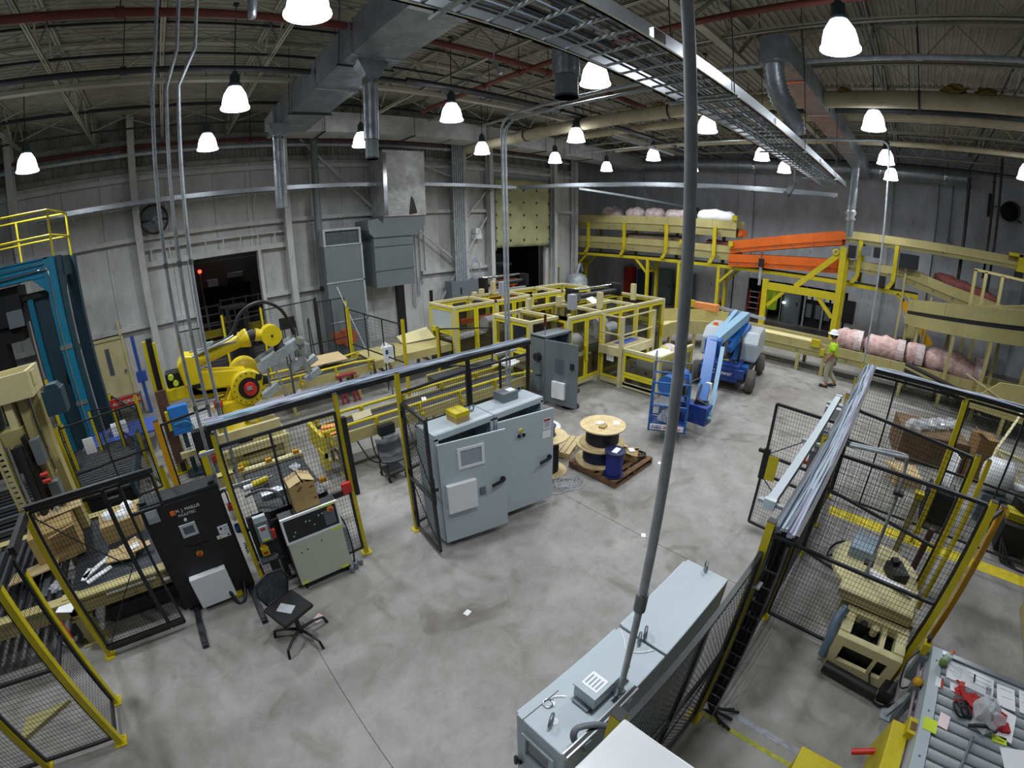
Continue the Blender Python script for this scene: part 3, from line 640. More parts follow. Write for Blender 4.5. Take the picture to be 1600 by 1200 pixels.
for k in range(3): MB().path(smoothpts([(-.03, 5.35, 1.0), (.05, 5.28, .95 - .03 * k), (.04, 5.3, .8), (-.03, 5.33, .72 + .04 * k)]), .009, 5).done('air_hose', navy if k else blk, t)
MB().lathe([(.018, 0), (.022, .04), (.015, .1)], (-.02, 5.34, .62), 10).done('silencer', white, t); MB().path(smoothpts([(-.09, 5.42, 1.55), (-.03, 5.38, 1.6), (-.02, 5.36, 1.4)]), .01, 5).done('supply_hose', blk, t)

# ---------------------------------------------------------------- robot controller and black machine deck
t = thing('robot_controller', 'beige-fronted black robot controller with an emergency stop on its dark panel', 'cabinet', (.86, 5.1, 0))
MB().box(.48, 1.26, 4.9, 5.05, .1, 1.22).done('shell', blkm, t, bev=.006)
MB().box(.49, 1.25, 4.87, 4.9, .13, .82).done('lower_door', mat('putty_enamel', 'b9bdaa', .45, var=.05), t, bev=.006)
MB().rect(.48, 1.26, 4.87, 4.9, .83, 1.22, .03).done('panel_surround', white, t); MB().box(.51, 1.23, 4.885, 4.9, .86, 1.19).done('control_panel', blk, t)
MB().box(1.05, 1.2, 4.88, 4.885, .9, 1.12).done('side_panel', screen, t)
MB().disc((1.15, 4.885, 1.13), .045, -.012, 16, 'y').done('emergency_collar', yel, t); MB().disc((1.15, 4.873, 1.13), .026, -.03, 14, 'y').done('emergency_button', redc, t)
for x, z in ((.98, 1.1), (1.03, 1.11), (.85, 1.07), (.8, 1.08), (.6, .93), (.63, .98), (.9, .99)): MB().disc((x, 4.885, z), .012, -.012, 8, 'y').done('indicator', alum, t)
for x, z in ((.63, .65), (.72, .67), (.93, .72)): MB().disc((x, 4.87, z), .011, -.004, 8, 'y').done('door_lock', blk, t)
MB().box(1.0, 1.25, 4.868, 4.87, 1.2, 1.22).box(1.1, 1.25, 4.865, 4.87, .80, .825).box(.5, .6, 4.865, 4.87, .14, .18).box(1.1, 1.2, 4.865, 4.87, .13, .17).parts('lime_label', lime, t)
for x, y in ((.55, 4.95), (1.19, 4.95), (.55, 5.0), (1.19, 5.0)): MB().disc((x - .015, y, .05), .05, .03, 12, 'x').done('caster', rub, t)
MB().box(.5, 1.24, 4.92, 5.04, .06, .1).done('base_frame', blk, t)
MB().path(smoothpts([(1.27, 5.0, .95), (1.33, 4.97, .7), (1.34, 4.96, .3), (1.3, 4.93, .06)]), .012, 6).done('side_cable', blk, t); MB().box(1.26, 1.31, 4.9, 5.04, .35, .75).done('side_connector', gdk, t)
MB().box(1.27, 1.33, 4.86, 4.9, .02, .12).box(1.2, 1.25, 4.82, 4.86, .02, .1).box(1.36, 1.42, 4.9, 4.96, .02, .1).parts('plug_connector', gdk, t)
t = thing('black_machine_deck', 'black topped machine deck with cream edges behind the beige controller', 'machine', (.8, 5.9, 0))
MB().box(.32, 1.25, 5.2, 6.45, 1.12, 1.2).done('deck_plate', blkm, t, bev=.004)
MB().box(.25, 1.3, 6.45, 6.56, 1.05, 1.24).done('rear_rail', cream, t); MB().box(.36, 1.2, 5.25, 6.4, .25, 1.12).done('cabinet_body', blkm, t)
for x in (.4, 1.15):
    for y in (5.3, 6.35): MB().box(x - .04, x + .04, y - .04, y + .04, 0, .25).done('leg', blkm, t)
for x, y in ((.3, 6.5), (.75, 6.5), (1.2, 6.5), (1.27, 5.4)): MB().box(x - .05, x + .05, y - .03, y + .03, 1.24, 1.3).done('yellow_clamp', yel2, t)
MB().tube((.35, 5.9, 1.27), (.6, 5.95, 1.27), .045, 12).done('cylinder_barrel', yel, t); MB().tube((.22, 5.87, 1.27), (.35, 5.9, 1.27), .05, 12).done('cylinder_head', white, t); MB().tube((.6, 5.95, 1.27), (.68, 5.965, 1.27), .015, 8).done('cylinder_rod', chrome, t)
MB().box(.42, .78, 5.52, 5.62, 1.2, 1.26).box(.5, .7, 5.64, 5.68, 1.2, 1.25).parts('valve_bank', alum, t); MB().path(smoothpts([(.2, 5.6, 1.3), (.45, 5.52, 1.36), (.62, 5.36, 1.33), (.66, 5.28, 1.2)]), .022, 7).done('cable_conduit', gdk, t)
b = MB()
for k in range(6): b.box(.4 + .0, .52, 5.45 + .15 * k, 5.46 + .15 * k, 1.2, 1.203)
b.done('tape_mark', inkl, t, kind='stuff')
t = thing('cardboard_carton', 'open-topped brown cardboard carton standing on the black controller', 'box', (.9, 5.05, 1.22))
MB().box(.72, 1.05, 4.92, 5.2, 1.22, 1.42).box(.72, 1.05, 4.92, 5.2, 1.425, 1.58).done('carton', card, t)
for pts in ([(.72, 4.92, 1.58), (.88, 4.92, 1.63), (.88, 5.2, 1.63), (.72, 5.2, 1.58)], [(1.05, 4.92, 1.58), (1.05, 5.2, 1.58), (.89, 5.2, 1.65), (.89, 4.92, 1.65)]): MB().quad(pts, .006).done('flap', cardl, t)
MB().box(.86, .92, 4.917, 4.92, 1.22, 1.58).done('packing_tape', card, t)
for x, z in ((.8, 1.5), (.83, 1.53), (.97, 1.5), (.99, 1.33)): MB().box(x, x + .05, 4.9165, 4.92, z, z + .02).done('carton_print', woodd, t)
b = MB(); rnd = random.Random(3)
def crumple(c, r, n, rnd, flat=.5):
    """irregular crumpled sheet lump"""
    b = MB(); vs = []; N, K = n, max(4, n // 2)
    for j in range(K + 1):
        ph = PI * j / K
        for i in range(N):
            th = 2 * PI * i / N; q = r * rnd.uniform(.6, 1.15)
            vs.append((c[0] + q * math.sin(ph) * math.cos(th), c[1] + q * math.sin(ph) * math.sin(th), c[2] + max(0, q * math.cos(ph) * flat + r * flat * .6)))
    fs = [(j * N + i, j * N + (i + 1) % N, (j + 1) * N + (i + 1) % N, (j + 1) * N + i) for j in range(K) for i in range(N)]
    b._add(vs, fs); return b
tag(crumple((1.15, 5.3, 1.205), .13, 12, rnd, .4).done('crumpled_plastic', plastw), 'clear crumpled plastic bag beside the carton on the black deck', 'plastic bag')
tag(crumple((1.06, 6.1, 1.205), .1, 12, rnd, .4).done('crumpled_film', plastw), 'clear crumpled film at the back of the black deck behind the carton', 'plastic bag')
t = thing('disconnect_switch', 'grey safety disconnect box with a red handle left of the beige controller', 'switch box', (.26, 5.05, .9))
MB().box(.17, .35, 4.98, 5.1, .92, 1.24).done('enclosure', gdk, t, bev=.01); MB().box(.2, .32, 4.96, 4.98, .96, 1.18).done('cover', gcab, t, bev=.004); MB().box(.18, .34, 5.0, 5.1, 1.24, 1.3).done('top_flange', gcab, t)
MB().box(.35, .4, 4.98, 5.03, .94, 1.06).done('red_handle', redc, t); MB().box(.23, .29, 4.957, 4.96, 1.12, 1.16).done('danger_label', redp, t); MB().box(.22, .31, 4.957, 4.96, .965, .99).done('yellow_label', lime, t)
MB().box(.2, .32, 5.08, 5.1, .2, 1.3).done('mounting_strut', blk, t)
t = thing('air_valve', 'yellow lockout air valve with metal fittings under the grey disconnect box', 'valve', (.2, 5.03, .7))
MB().box(.15, .25, 4.99, 5.08, .72, .84).done('valve_body', yel, t, bev=.008); MB().disc((.2, 5.03, .84), .035, .04, 12).done('valve_knob', yel2, t); MB().box(.17, .23, 4.985, 4.99, .75, .79).done('valve_label', redp, t)
MB().box(.1, .32, 5.0, 5.06, .62, .68).tube((.05, 5.03, .63), (.34, 5.03, .65), .018, 8).done('manifold', steel, t); MB().path(smoothpts([(.26, 5.0, .8), (.36, 4.98, .82), (.4, 4.98, .72), (.34, 5.0, .66)]), .008, 5).done('air_line', blk, t)
MB().box(.1, .4, 5.06, 5.1, .55, 1.3).done('back_plate', blkm, t)

# ---------------------------------------------------------------- chair and stool
t = thing('office_chair', 'dark mesh-backed swivel chair on a five-leg base in front of the beige controller', 'chair', (.19, 4.15, 0))
MB().lathe([(.03, .08), (.045, .1), (.045, .16), (.028, .18), (.028, .38), (.06, .4)], (.19, 4.15, 0), 14).done('gas_column', blk, t)
for a in (-65, 7, 79, 151, 223):
    q = math.radians(a); dx, dy = math.cos(q), math.sin(q)
    l = MB().path([(.19 + .04 * dx, 4.15 + .04 * dy, .14), (.19 + .2 * dx, 4.15 + .2 * dy, .15), (.19 + .33 * dx, 4.15 + .33 * dy, .12)], [.022, .018, .014], 7).done('leg', blk, t)
    MB().bar((.19 + .33 * dx, 4.15 + .33 * dy, .12), (.19 + .36 * dx, 4.15 + .36 * dy, 0), .025, .03).done('foot_glide', rub, l)
MB().cbox(.17, 4.24, .44, .46, .44, .06, .35).done('seat', rub, t, bev=.025)
Q = Matrix.Translation((.1, 4.46, .47)) @ Matrix.Rotation(.35, 4, 'Z')
poly = [(-.16, 0), (.16, 0), (.23, .2), (.19, .33), (0, .37), (-.19, .33), (-.23, .2)]
sh = [(p[0], -.1 * p[0] ** 2 * 6 + .3 * (p[1]) ** 2, p[1]) for p in poly]
b = MB(); b.path([Q @ Vector(p) for p in sh + sh[:1]], .014, 6); b.done('backrest_frame', blk, t)
bk = MB(); n = len(sh); c = sum((Vector(p) for p in sh), Vector()) / n
bk._add([Q @ Vector(p) for p in sh] + [Q @ (c + Vector((0, .02, 0)))] + [Q @ (Vector(p) + Vector((0, .008, 0))) for p in sh] + [Q @ (c + Vector((0, .03, 0)))],
        [(i, (i + 1) % n, n) for i in range(n)] + [((i + 1) % n + n + 1, i + n + 1, 2 * n + 1) for i in range(n)])
bk.done('mesh_back', mat('charcoal_chair_mesh', '3a3d44', .6, hex2='22242a', scale=30), t)
MB().path([Q @ Vector((0, .05, .2)), Q @ Vector((0, .06, 0)), (.15, 4.3, .41), (.19, 4.18, .4)], .022, 7).done('back_support', blk, t)
tag(MB().cbox(.14, 4.22, .475, .13, .2, .008, .8).done('folded_plastic', plastw), 'scrap of clear plastic lying on the dark office chair seat', 'plastic scrap')
tag(MB().cbox(.47, 4.32, .003, .14, .1, .004, .5).box(.44, .5, 4.3, 4.34, .004, .012).done('paper_scrap', mat('pinkish_paper', 'e6c9cc', .8, var=.1)), 'crumpled pinkish paper scrap on the floor by the office chair', 'paper')
t = thing('work_stool', 'low black tractor-seat work stool on a wheeled frame by the conveyor', 'stool', (2.97, 6.85, 0))
b = MB(); vs = []; N = 9
for j in range(N):
    for i in range(N):
        u, v = (i / (N - 1) - .5), (j / (N - 1) - .5)
        vs.append((2.95 + u * .46 + v * .1, 6.72 + v * .42 - u * .06, .47 + .28 * max(0, v - .12) ** 1.2 * 3 + .22 * u * u))
b._add(vs, [(j * N + i, j * N + i + 1, (j + 1) * N + i + 1, (j + 1) * N + i) for j in range(N - 1) for i in range(N - 1)], True)
o = b.done('seat', blkm, t); md = o.modifiers.new('solid', 'SOLIDIFY'); md.thickness = .03
MB().box(2.78, 3.16, 6.62, 7.0, .14, .17).done('tool_shelf', blk, t)
for x in (2.79, 3.15):
    for y in (6.64, 6.98):
        l = MB().path([(x, y, .44), (x, y, .1)], .014, 6).done('leg', blk, t); MB().disc((x - .012, y, .05), .05, .024, 12, 'x').done('caster', rub, l)
MB().box(2.78, 3.16, 6.63, 6.65, .42, .45).box(2.78, 3.16, 6.97, 6.99, .42, .45).parts('frame_rail', blk, t)

# ---------------------------------------------------------------- pallets and cable spools
def pallet(name, label, cx, cy, rz, L=1.25, W=1.1, wm=None):
    wm = wm or woodd
    t = thing(name, label, 'pallet', (cx, cy, 0), None, rz)
    LOC[t.name] = (0, 0, 0)
    for i in range(7): MB().box(-L / 2, L / 2, -W / 2 + i * (W - .1) / 6, -W / 2 + i * (W - .1) / 6 + .1, .115, .135).done('deck_board', wm, t)
    for x in (-L / 2, -.02, L / 2 - .04): MB().box(x, x + .04, -W / 2, W / 2, .02, .115).done('stringer', wm, t)
    for i in range(3): MB().box(-L / 2, L / 2, -W / 2 + i * (W - .1) / 2, -W / 2 + i * (W - .1) / 2 + .1, 0, .02).done('bottom_board', wm, t)
    return t
pallet('pallet', 'weathered brown pallet under the big cable spools', 6.26, 4.26, 0)
pallet('pallet', 'pale broken pallet behind the twin grey cabinet', 6.05, 5.5, .4, .8, .8, wood)['label'] = 'pale small pallet tucked behind the right end of the twin grey cabinet'
def spool(name, label, cx, cy, z0, r, rc, h, fm, cm, th=.025, cat='cable spool', group=None):
    t = thing(name, label, cat, (cx, cy, z0), group)
    MB().disc((cx, cy, z0), r, th, 32).done('bottom_flange', fm, t); MB().disc((cx, cy, z0 + h - th), r, th, 32).done('top_flange', fm, t)
    pr = []; k = int((h - 2 * th) / .028)
    for i in range(k): z = th + (h - 2 * th) * i / k; pr += [(rc - .006, z), (rc + .006, z + (h - 2 * th) / k * .5)]
    pr.append((rc - .006, h - th)); MB().lathe(pr, (cx, cy, z0), 28).done('cable_winding', cm, t)
    MB().disc((cx, cy, z0 + h), .045, .004, 14).done('hub_hole', blk, t); return t
s1 = spool('cable_spool', 'large plywood spool of dark blue cable, lower of the stacked pair on the pallet', 6.08, 4.45, .135, .44, .30, .37, wood, cabblu)
s2 = spool('cable_spool', 'large plywood spool of black cable, stacked on the lower spool on the pallet', 6.12, 4.42, .505, .43, .31, .37, wood, cabblk)
for x, y, q in ((6.02, 4.35, .3), (6.1, 4.47, .3)): MB().cbox(x, y, .885, .15, .13, .025, q).done('paper_tag', white if q else card, s2) if x > 6.05 else tag(MB().cbox(x, y, .893, .15, .12, .03, q).done('small_carton', card), 'small brown carton lying on top of the upper plywood spool', 'box')
MB().cbox(6.35, 4.28, .877, .16, .12, .004, .7).done('label_sheet', paper, s2)
s3 = spool('blue_wire_reel', 'dark blue flanged wire reel standing on the front corner of the pallet', 5.83, 3.9, .135, .19, .15, .5, cabblu, mat('blue_wire', '27329a', .4, hex2='1b2270', scale=25), .03)
MB().cbox(5.83, 3.88, .642, .2, .1, .012, .2).done('paper_tag', paper, s3)
spool('cable_spool', 'plywood spool of black cable at the right end of the twin grey cabinet', 5.25, 5.0, .0, .36, .2, .75, wood, cabblk)
spool('small_wire_reel', 'small blue wire reel sitting on the plywood spool by the grey cabinet', 5.27, 5.0, .75, .13, .1, .2, cabblu, cabblu, .02)
spool('cable_spool', 'white-topped plywood spool behind the black spool by the grey cabinet', 5.75, 5.6, .14, .34, .2, .42, mat('white_flange', 'dcdcd4', .6, var=.1), cabblk)
spool('black_cable_reel', 'black cable reel standing by the open grey cabinet door', 7.9, 6.75, 0, .22, .15, .45, rub, cabblk, .03)
t = thing('open_carton', 'opened brown carton with loose flaps on the right of the spool pallet', 'box', (6.65, 4.0, .135))
MB().cbox(6.6, 4.05, .2, .36, .28, .12, .5).done('carton', card, t)
for p, q in (((6.42, 3.98, .3), .4), ((6.78, 4.02, .27), -.4), ((6.63, 4.25, .3), .2)): MB().cbox(*p, .2, .14, .006, .5 + q, q, .3).done('flap', cardl, t)
MB().cbox(6.62, 4.05, .275, .14, .12, .02, .9).done('packing_slip', paper, t)
b = MB().path([(6.75 + .13 * math.cos(a), 3.95 + .13 * math.sin(a), .15 + .012 * a / 6.3) for a in [k * PI / 8 for k in range(48)]], .012, 6)
tag(b.done('hose_coil', cabblk), 'black coiled hose on the right corner of the spool pallet', 'hose')
for c, q, lb in (((6.55, 4.72, .14), .2, 'bundle of white papers behind the spools on the pallet'), ((6.8, 4.6, .14), .9, 'leaning white carton sheet at the back corner of the spool pallet')): tag(MB().cbox(c[0], c[1], c[2] + .12, .3, .02, .26, q, .3).cbox(c[0] + .05, c[1] - .1, c[2] + .06, .24, .16, .02, q, .3).done('paper_bundle', paper), lb, 'paper')
b = MB(); rnd = random.Random(5)
for k in range(9):
    cx, cy = 5.1 + rnd.uniform(-.12, .12), 4.4 + rnd.uniform(-.1, .1)
    b.path(smoothpts([(cx + rnd.uniform(.14, .3) * math.cos(a), cy + rnd.uniform(.1, .2) * math.sin(a), .01 + rnd.uniform(0, .05)) for a in [i * PI / 4 for i in range(9)]], 3), .008, 4)
tag(b.done('stretch_wrap', plastw), 'tangle of clear stretch wrap on the floor by the grey cabinet corner', 'plastic wrap'); 
for x, y, a, lb in ((4.87, 2.62, .6, 'white paper scrap on the aisle floor right of the pole'), (2.13, 3.2, .3, 'white paper scrap on the floor in front of the open mesh gate'), (7.2, 3.9, .2, 'white card scrap under the lift basket')):
    pass

# ---------------------------------------------------------------- floor markings
for nm, q, mt in (('trim_1', (7.52, 7.82, -7.5, .33), stripe), ('trim_2', (2.83, 2.88, -3.5, .38), stripey), ('trim_3', (3.0, 3.07, -1.0, .38), stripew)):
    o = MB().box(q[0], q[1], q[2], q[3], 0, .002).done(nm, mt); o['kind'] = 'structure'
for (x, y, a, lb) in ((4.9, 2.6, .6, 'white paper scrap on the aisle floor right of the long pole'), (2.05, 3.25, .3, 'tiny white paper scrap on the floor in front of the open mesh gate'), (7.0, 3.6, .3, 'white card scrap on the floor under the lift basket')):
    tag(MB().cbox(x, y, .003, .09, .07, .004, a).done('paper_scrap', paper), lb, 'paper')
# ---------------------------------------------------------------- lower-left pallet conveyor behind the gate
t = thing('pallet_conveyor', 'beige-sided pallet conveyor with black rollers behind the double mesh gate', 'conveyor', (-2.2, 6.5, 0))
MB().box(-5.2, -.3, 5.5, 5.6, .5, .76).box(-5.2, -.3, 5.44, 5.6, .74, .77).done('near_side_rail', beige, t)
MB().box(-5.2, .2, 7.5, 7.6, .5, .76).box(-5.2, .2, 7.5, 7.66, .74, .77).done('far_side_rail', beige, t)
for i in range(17): MB().tube((-5.1 + i * .15, 5.6, .72), (-5.1 + i * .15, 7.5, .72), .055, 10).done('roller', blkm, t)
MB().box(-2.5, -.3, 5.6, 7.5, .64, .735).done('deck_plate', mat('blue_black_deck', '2b2f38', .5, var=.25, scale=4), t)
for k in range(6): MB().box(-2.2, -1.15, 5.7 + .11 * k, 5.74 + .11 * k, .08, .3).done('lower_slat', blk, t)
MB().box(-2.62, -2.4, 5.5, 5.62, 0.02, .78).box(-2.7, -2.32, 5.44, 5.66, 0, .02).box(-2.66, -2.36, 5.48, 5.64, .42, .45).done('end_leg', beige, t)
for x in (-4.4, -.5):
    for y in (5.55, 7.55): MB().box(x - .06, x + .06, y - .05, y + .05, 0, .5).done('leg', beige, t)
MB().box(-2.95, -2.85, 5.7, 7.1, .74, .8).done('stop_bar', steel, t)
MB().box(-1.25, -.45, 5.432, 5.44, .60, .64).box(-2.0, -1.3, 5.432, 5.44, .69, .72).parts('label_strip', paper, t)
MB().box(-1.02, -.88, 5.4, 5.6, .3, .82).done('sensor_bracket', yel, t)
MB().box(-.25, -.1, 7.4, 7.55, .77, 1.3).done('yellow_guide_post', yel, t)
t = thing('large_open_carton', 'large brown carton lying open on the black roller bed', 'box', (-2.8, 6.6, .77))
MB().cbox(-2.75, 6.75, 1.02, .7, .6, .5, .2).done('carton', card, t)
MB().cbox(-3.1, 6.3, .86, .75, .5, .02, .15, -.25).done('flap', cardl, t); MB().cbox(-2.5, 6.35, 1.15, .4, .02, .4, .5, .5).done('flap', card, t); MB().cbox(-2.6, 7.0, 1.35, .7, .3, .015, .2, .4).done('flap', cardl, t)
t = thing('parts_carton', 'brown carton holding three white capped rolls on the pallet conveyor', 'box', (-1.85, 6.9, .77))
MB().cbox(-1.75, 6.85, .87, .62, .5, .28, .15).done('carton', card, t)
for x, y in ((-1.9, 6.85), (-1.68, 6.75), (-1.6, 6.98)): MB().lathe([(.1, .95), (.1, 1.07), (.085, 1.085), (0, 1.085)], (x, y, 0), 16).done('white_roll', paper, t)
tag(MB().cbox(-1.75, 6.1, .79, .45, .3, .02, -.2).cbox(-1.6, 6.2, .81, .3, .25, .02, .5, .1).cbox(-1.45, 6.05, .83, .3, .1, .03, .2, .2).done('flattened_carton', cardl), 'torn flat pale cardboard lying on the conveyor deck behind the gate', 'cardboard')
tag(MB().cbox(-1.55, 6.1, .845, .16, .12, .02, .3).done('paper_scrap', paper), 'white paper scrap on the torn cardboard behind the gate', 'paper')
t = thing('plastic_strips', 'white ribbed plastic strips scattered on the conveyor deck behind the gate', 'plastic strip', (-2.1, 5.95, .74))
for c, q, L in (((-2.15, 6.05, .75), .7, .5), ((-2.1, 5.85, .75), .5, .4), ((-2.3, 5.95, .75), 1.2, .25)): MB().cbox(*c, L, .08, .02, q).done('strip', paper, t)
tag(crumple((-2.72, 5.85, .75), .14, 12, random.Random(9), .5).done('plastic_bag', plastw), 'clear crumpled plastic bag on the conveyor end by the yellow post', 'plastic bag')
tag(MB().cbox(-2.55, 5.38, .75, .26, .18, .012, -.4).done('instruction_card', paper), 'white instruction card hung on the end of the roller bed', 'card')
tag(MB().prism([(0, 0), (.75, .25), (.15, .32)], 'z', 0, .05).xf(Matrix.Translation((-3.55, 4.2, 0)) @ Matrix.Rotation(.2, 4, 'Z')).done('floor_wedge', olive), 'olive wedge plate on the floor inside the lower left corner fence', 'wedge')
o = MB()
for k in range(4): o.path(smoothpts([(-5.2, 4.6 + .08 * k, .3), (-4.6, 4.5 + .05 * k, .02), (-4.3, 4.0 + .07 * k, .015), (-4.6, 3.4, .015)]), .02, 6)
tag(o.done('floor_hoses', cabblk), 'bundle of black hoses lying inside the lower left corner fence', 'hose')
# ---------------------------------------------------------------- stretch wrapper mast
t = thing('wrapper_mast', 'cream stretch wrapper mast with a boxed head at the left edge', 'machine', (-2.6, 7.2, 0))
MB().box(-2.86, -2.74, 7.1, 7.35, .0, 3.05).done('mast_column', cream, t); MB().box(-2.66, -2.55, 7.15, 7.4, 0, 3.05).box(-2.74, -2.66, 7.3, 7.4, 0, 3.05).done('mast_channel', olive, t); MB().box(-2.5, -2.38, 7.3, 7.5, 0, 3.05).box(-2.55, -2.5, 7.35, 7.45, .3, 1.5).done('mast_column', beige, t)
MB().box(-2.55, -2.5, 7.3, 7.5, 1.5, 1.75).done('mast_gusset', cream, t)
MB().box(-5, -2.42, 7.05, 7.1, 2.98, 3.34).box(-5, -2.42, 7.6, 7.65, 2.98, 3.34).box(-2.42, -2.36, 7.05, 7.65, 2.98, 3.34).box(-5, -2.42, 7.1, 7.6, 2.98, 3.02).box(-2.4, -2.34, 7.2, 7.4, 3.1, 3.3).done('boxed_head', cream, t)
MB().box(-5, -3.05, 7.0, 7.5, 2.6, 2.98).box(-5, -2.7, 7.05, 7.4, 2.35, 2.6).done('carriage_frame', olive, t)
for x in (-2.25, -3.3): MB().box(x - .03, x + .27, 7.15, 7.4, 2.62, 2.98).prism([(x, 2.98), (x + .25, 2.98), (x + .2, 3.05), (x + .05, 3.05)], 'y', 7.18, 7.38).done('gear_motor', teald, t)
MB().tube((-2.83, 6.95, 1.15), (-2.80, 6.95, 2.4), .07, 14).done('film_roll', blkm, t); MB().tube((-2.94, 6.88, 1.1), (-2.92, 6.88, 2.45), .028, 10).done('chrome_roller', chrome, t); MB().box(-2.72, -2.68, 6.95, 7.1, 1.1, 2.5).done('film_carriage', blk, t)
MB().box(-2.62, -2.48, 6.95, 7.1, 2.05, 2.42).box(-2.6, -2.44, 6.95, 7.1, 1.4, 1.75).parts('junction_box', gdk, t)
for z in (1.92, 1.82): MB().tube((-2.62, 6.9, z), (-2.5, 6.9, z), .035, 10).done('red_stop', redc, t)
for k in range(18): MB().box(-3.16, -3.08, 6.98, 7.0, 1.0 + k * .085, 1.045 + k * .085).done('rack_tooth', cream, t)
MB().box(-3.2, -3.16, 6.97, 7.02, .95, 2.55).box(-3.08, -3.04, 6.97, 7.02, .95, 2.55).parts('rack_rail', cream, t)
MB().path(smoothpts([(-2.62, 6.92, 1.4), (-2.6, 6.9, 1.15), (-2.75, 6.85, 1.02), (-2.95, 6.85, 1.05)]), .02, 6).done('cable', inkl, t)
# ---------------------------------------------------------------- teal gantry with railed deck
t = thing('teal_gantry', 'tall teal steel gantry with a yellow railed deck at the left edge', 'gantry', (-3.4, 13, 0))
MB().box(-9, -3.0, 12.4, 12.56, 4.55, 4.95).box(-9, -3.0, 12.36, 12.6, 4.95, 4.98).prism([(-3.5, 4.55), (-3.0, 4.55), (-3.0, 4.05)], 'y', 12.42, 12.54).done('front_beam', teal, t)
MB().box(-3.12, -2.86, 12.36, 12.6, 0, 4.98).done('front_column', teal, t)
MB().box(-2.86, -2.72, 12.5, 12.62, 0, 4.98).box(-2.9, -2.7, 12.6, 13.7, 4.5, 4.96).prism([(12.6, 4.5), (12.9, 4.5), (12.6, 4.1)], 'x', -2.86, -2.72).prism([(13.7, 4.5), (13.4, 4.5), (13.7, 4.1)], 'x', -2.86, -2.72).done('side_frame', teald, t)
MB().box(-2.9, -2.6, 13.6, 13.9, 0, 4.96).done('rear_column', teald, t); MB().box(-9, -2.9, 13.65, 13.85, 4.55, 4.95).box(-9, -3, 12.6, 13.65, 4.9, 4.96).done('deck', teald, t)
for z in (1.4, 2.8): MB().box(-3.14, -2.84, 12.34, 12.37, z, z + .1).done('cable_clamp', alum, t)
MB().path(smoothpts([(-6, 12.33, 4.62), (-3.3, 12.33, 4.72), (-3.1, 12.33, 4.7), (-3.03, 12.33, 4.55), (-3.02, 12.33, 3.0), (-3.02, 12.33, .6)], 3), .022, 7).path([(-5.0, 12.34, 4.82), (-3.1, 12.34, 4.86)], .012, 6).done('conduit', chrome, t)
b = []
for x, y in ((-2.88, 12.5), (-2.70, 13.8), (-4.05, 13.8), (-4.6, 12.5)): MB().tube((x, y, 4.96), (x, y, 6.05), .03, 8).done('rail_post', yel, t)
for z in (6.05, 5.47):
    MB().tube((-9, 12.5, z), (-2.88, 12.5, z), .028, 8).done('hand_rail', yel, t); MB().tube((-2.88, 12.5, z), (-2.7, 13.8, z), .026, 8).done('hand_rail', yel, t); MB().tube((-9, 13.8, z), (-2.7, 13.8, z), .024, 8).done('hand_rail', yel, t)
t = thing('lift_carriage', 'dark lift carriage on a teal post inside the teal gantry', 'machine', (-3.75, 12.9, 0))
MB().box(-3.82, -3.68, 12.85, 13.05, 0, 4.1).done('teal_post', teal, t); MB().box(-3.66, -3.3, 12.95, 13.2, 0, 4.15).box(-3.3, -3.24, 13.0, 13.1, .4, 3.6).done('dark_mast', teald, t)
MB().box(-3.95, -3.2, 12.85, 13.15, 4.1, 4.25).prism([(-3.95, 4.1), (-3.82, 4.1), (-3.82, 3.7)], 'y', 12.9, 13.05).done('head_plate', blk, t)
MB().box(-6, -3.95, 12.7, 13.4, 3.6, 4.5).done('hoist_body', blk, t); MB().box(-4.35, -3.95, 12.65, 12.7, 3.55, 3.95).done('control_box', gdk, t); MB().box(-5.5, -4.1, 12.8, 13.3, 3.2, 3.6).done('hoist_frame', rub, t)
MB().lathe([(.2, 0), (.24, .03), (.24, .25), (.2, .3)], (-3.05, 12.75, 1.9), 14).done('round_motor', rub, t); MB().box(-6, -4.6, 12.8, 13.2, .0, 3.2).done('lower_body', rub, t)
t = thing('red_screen', 'tall red steel panel standing behind the teal gantry posts', 'panel', (-4.1, 14.2, 0))
MB().box(-4.2, -3.8, 14.2, 14.26, 0, 4.05).done('sheet', redp, t); MB().box(-4.24, -4.2, 14.16, 14.3, 0, 4.05).box(-3.8, -3.76, 14.16, 14.3, 0, 4.05).done('edge_channel', mat('dull_red', '7d3328', .6), t)
MB().box(-4.2, -3.8, 14.26, 14.5, 0, .05).done('foot', redp, t)
for i, (x, y, w_, h, lb) in enumerate(((-2.85, 12.0, .5, .55, 'blue-topped roller table nearest the teal gantry'), (-1.9, 12.1, 1.2, .55, 'blue-topped roller table beyond the tall black posts'), (-2.25, 14.8, .8, .6, 'blue-topped roller table by the back wall behind the gantry'))):
    t = thing('roller_table', lb, 'conveyor', (x, y, 0), 'blue-topped roller tables')
    MB().box(x - w_ / 2, x + w_ / 2, y - .55, y + .55, h - .06, h).done('blue_top', bluem, t); MB().box(x - w_ / 2 - .04, x - w_ / 2, y - .58, y + .58, h - .15, h + .02).box(x + w_ / 2, x + w_ / 2 + .04, y - .58, y + .58, h - .15, h + .02).parts('side_frame', gdk, t)
    for dx in (-w_ / 2, w_ / 2):
        for dy in (-.5, .5): MB().box(x + dx - .03, x + dx + .03, y + dy - .03, y + dy + .03, 0, h - .1).done('leg', gdk, t)
tag(MB().cbox(-2.2, 12.0, .68, .4, .3, .25, .2).done('white_carton', paper), 'white printed carton on the blue-topped roller table', 'box')
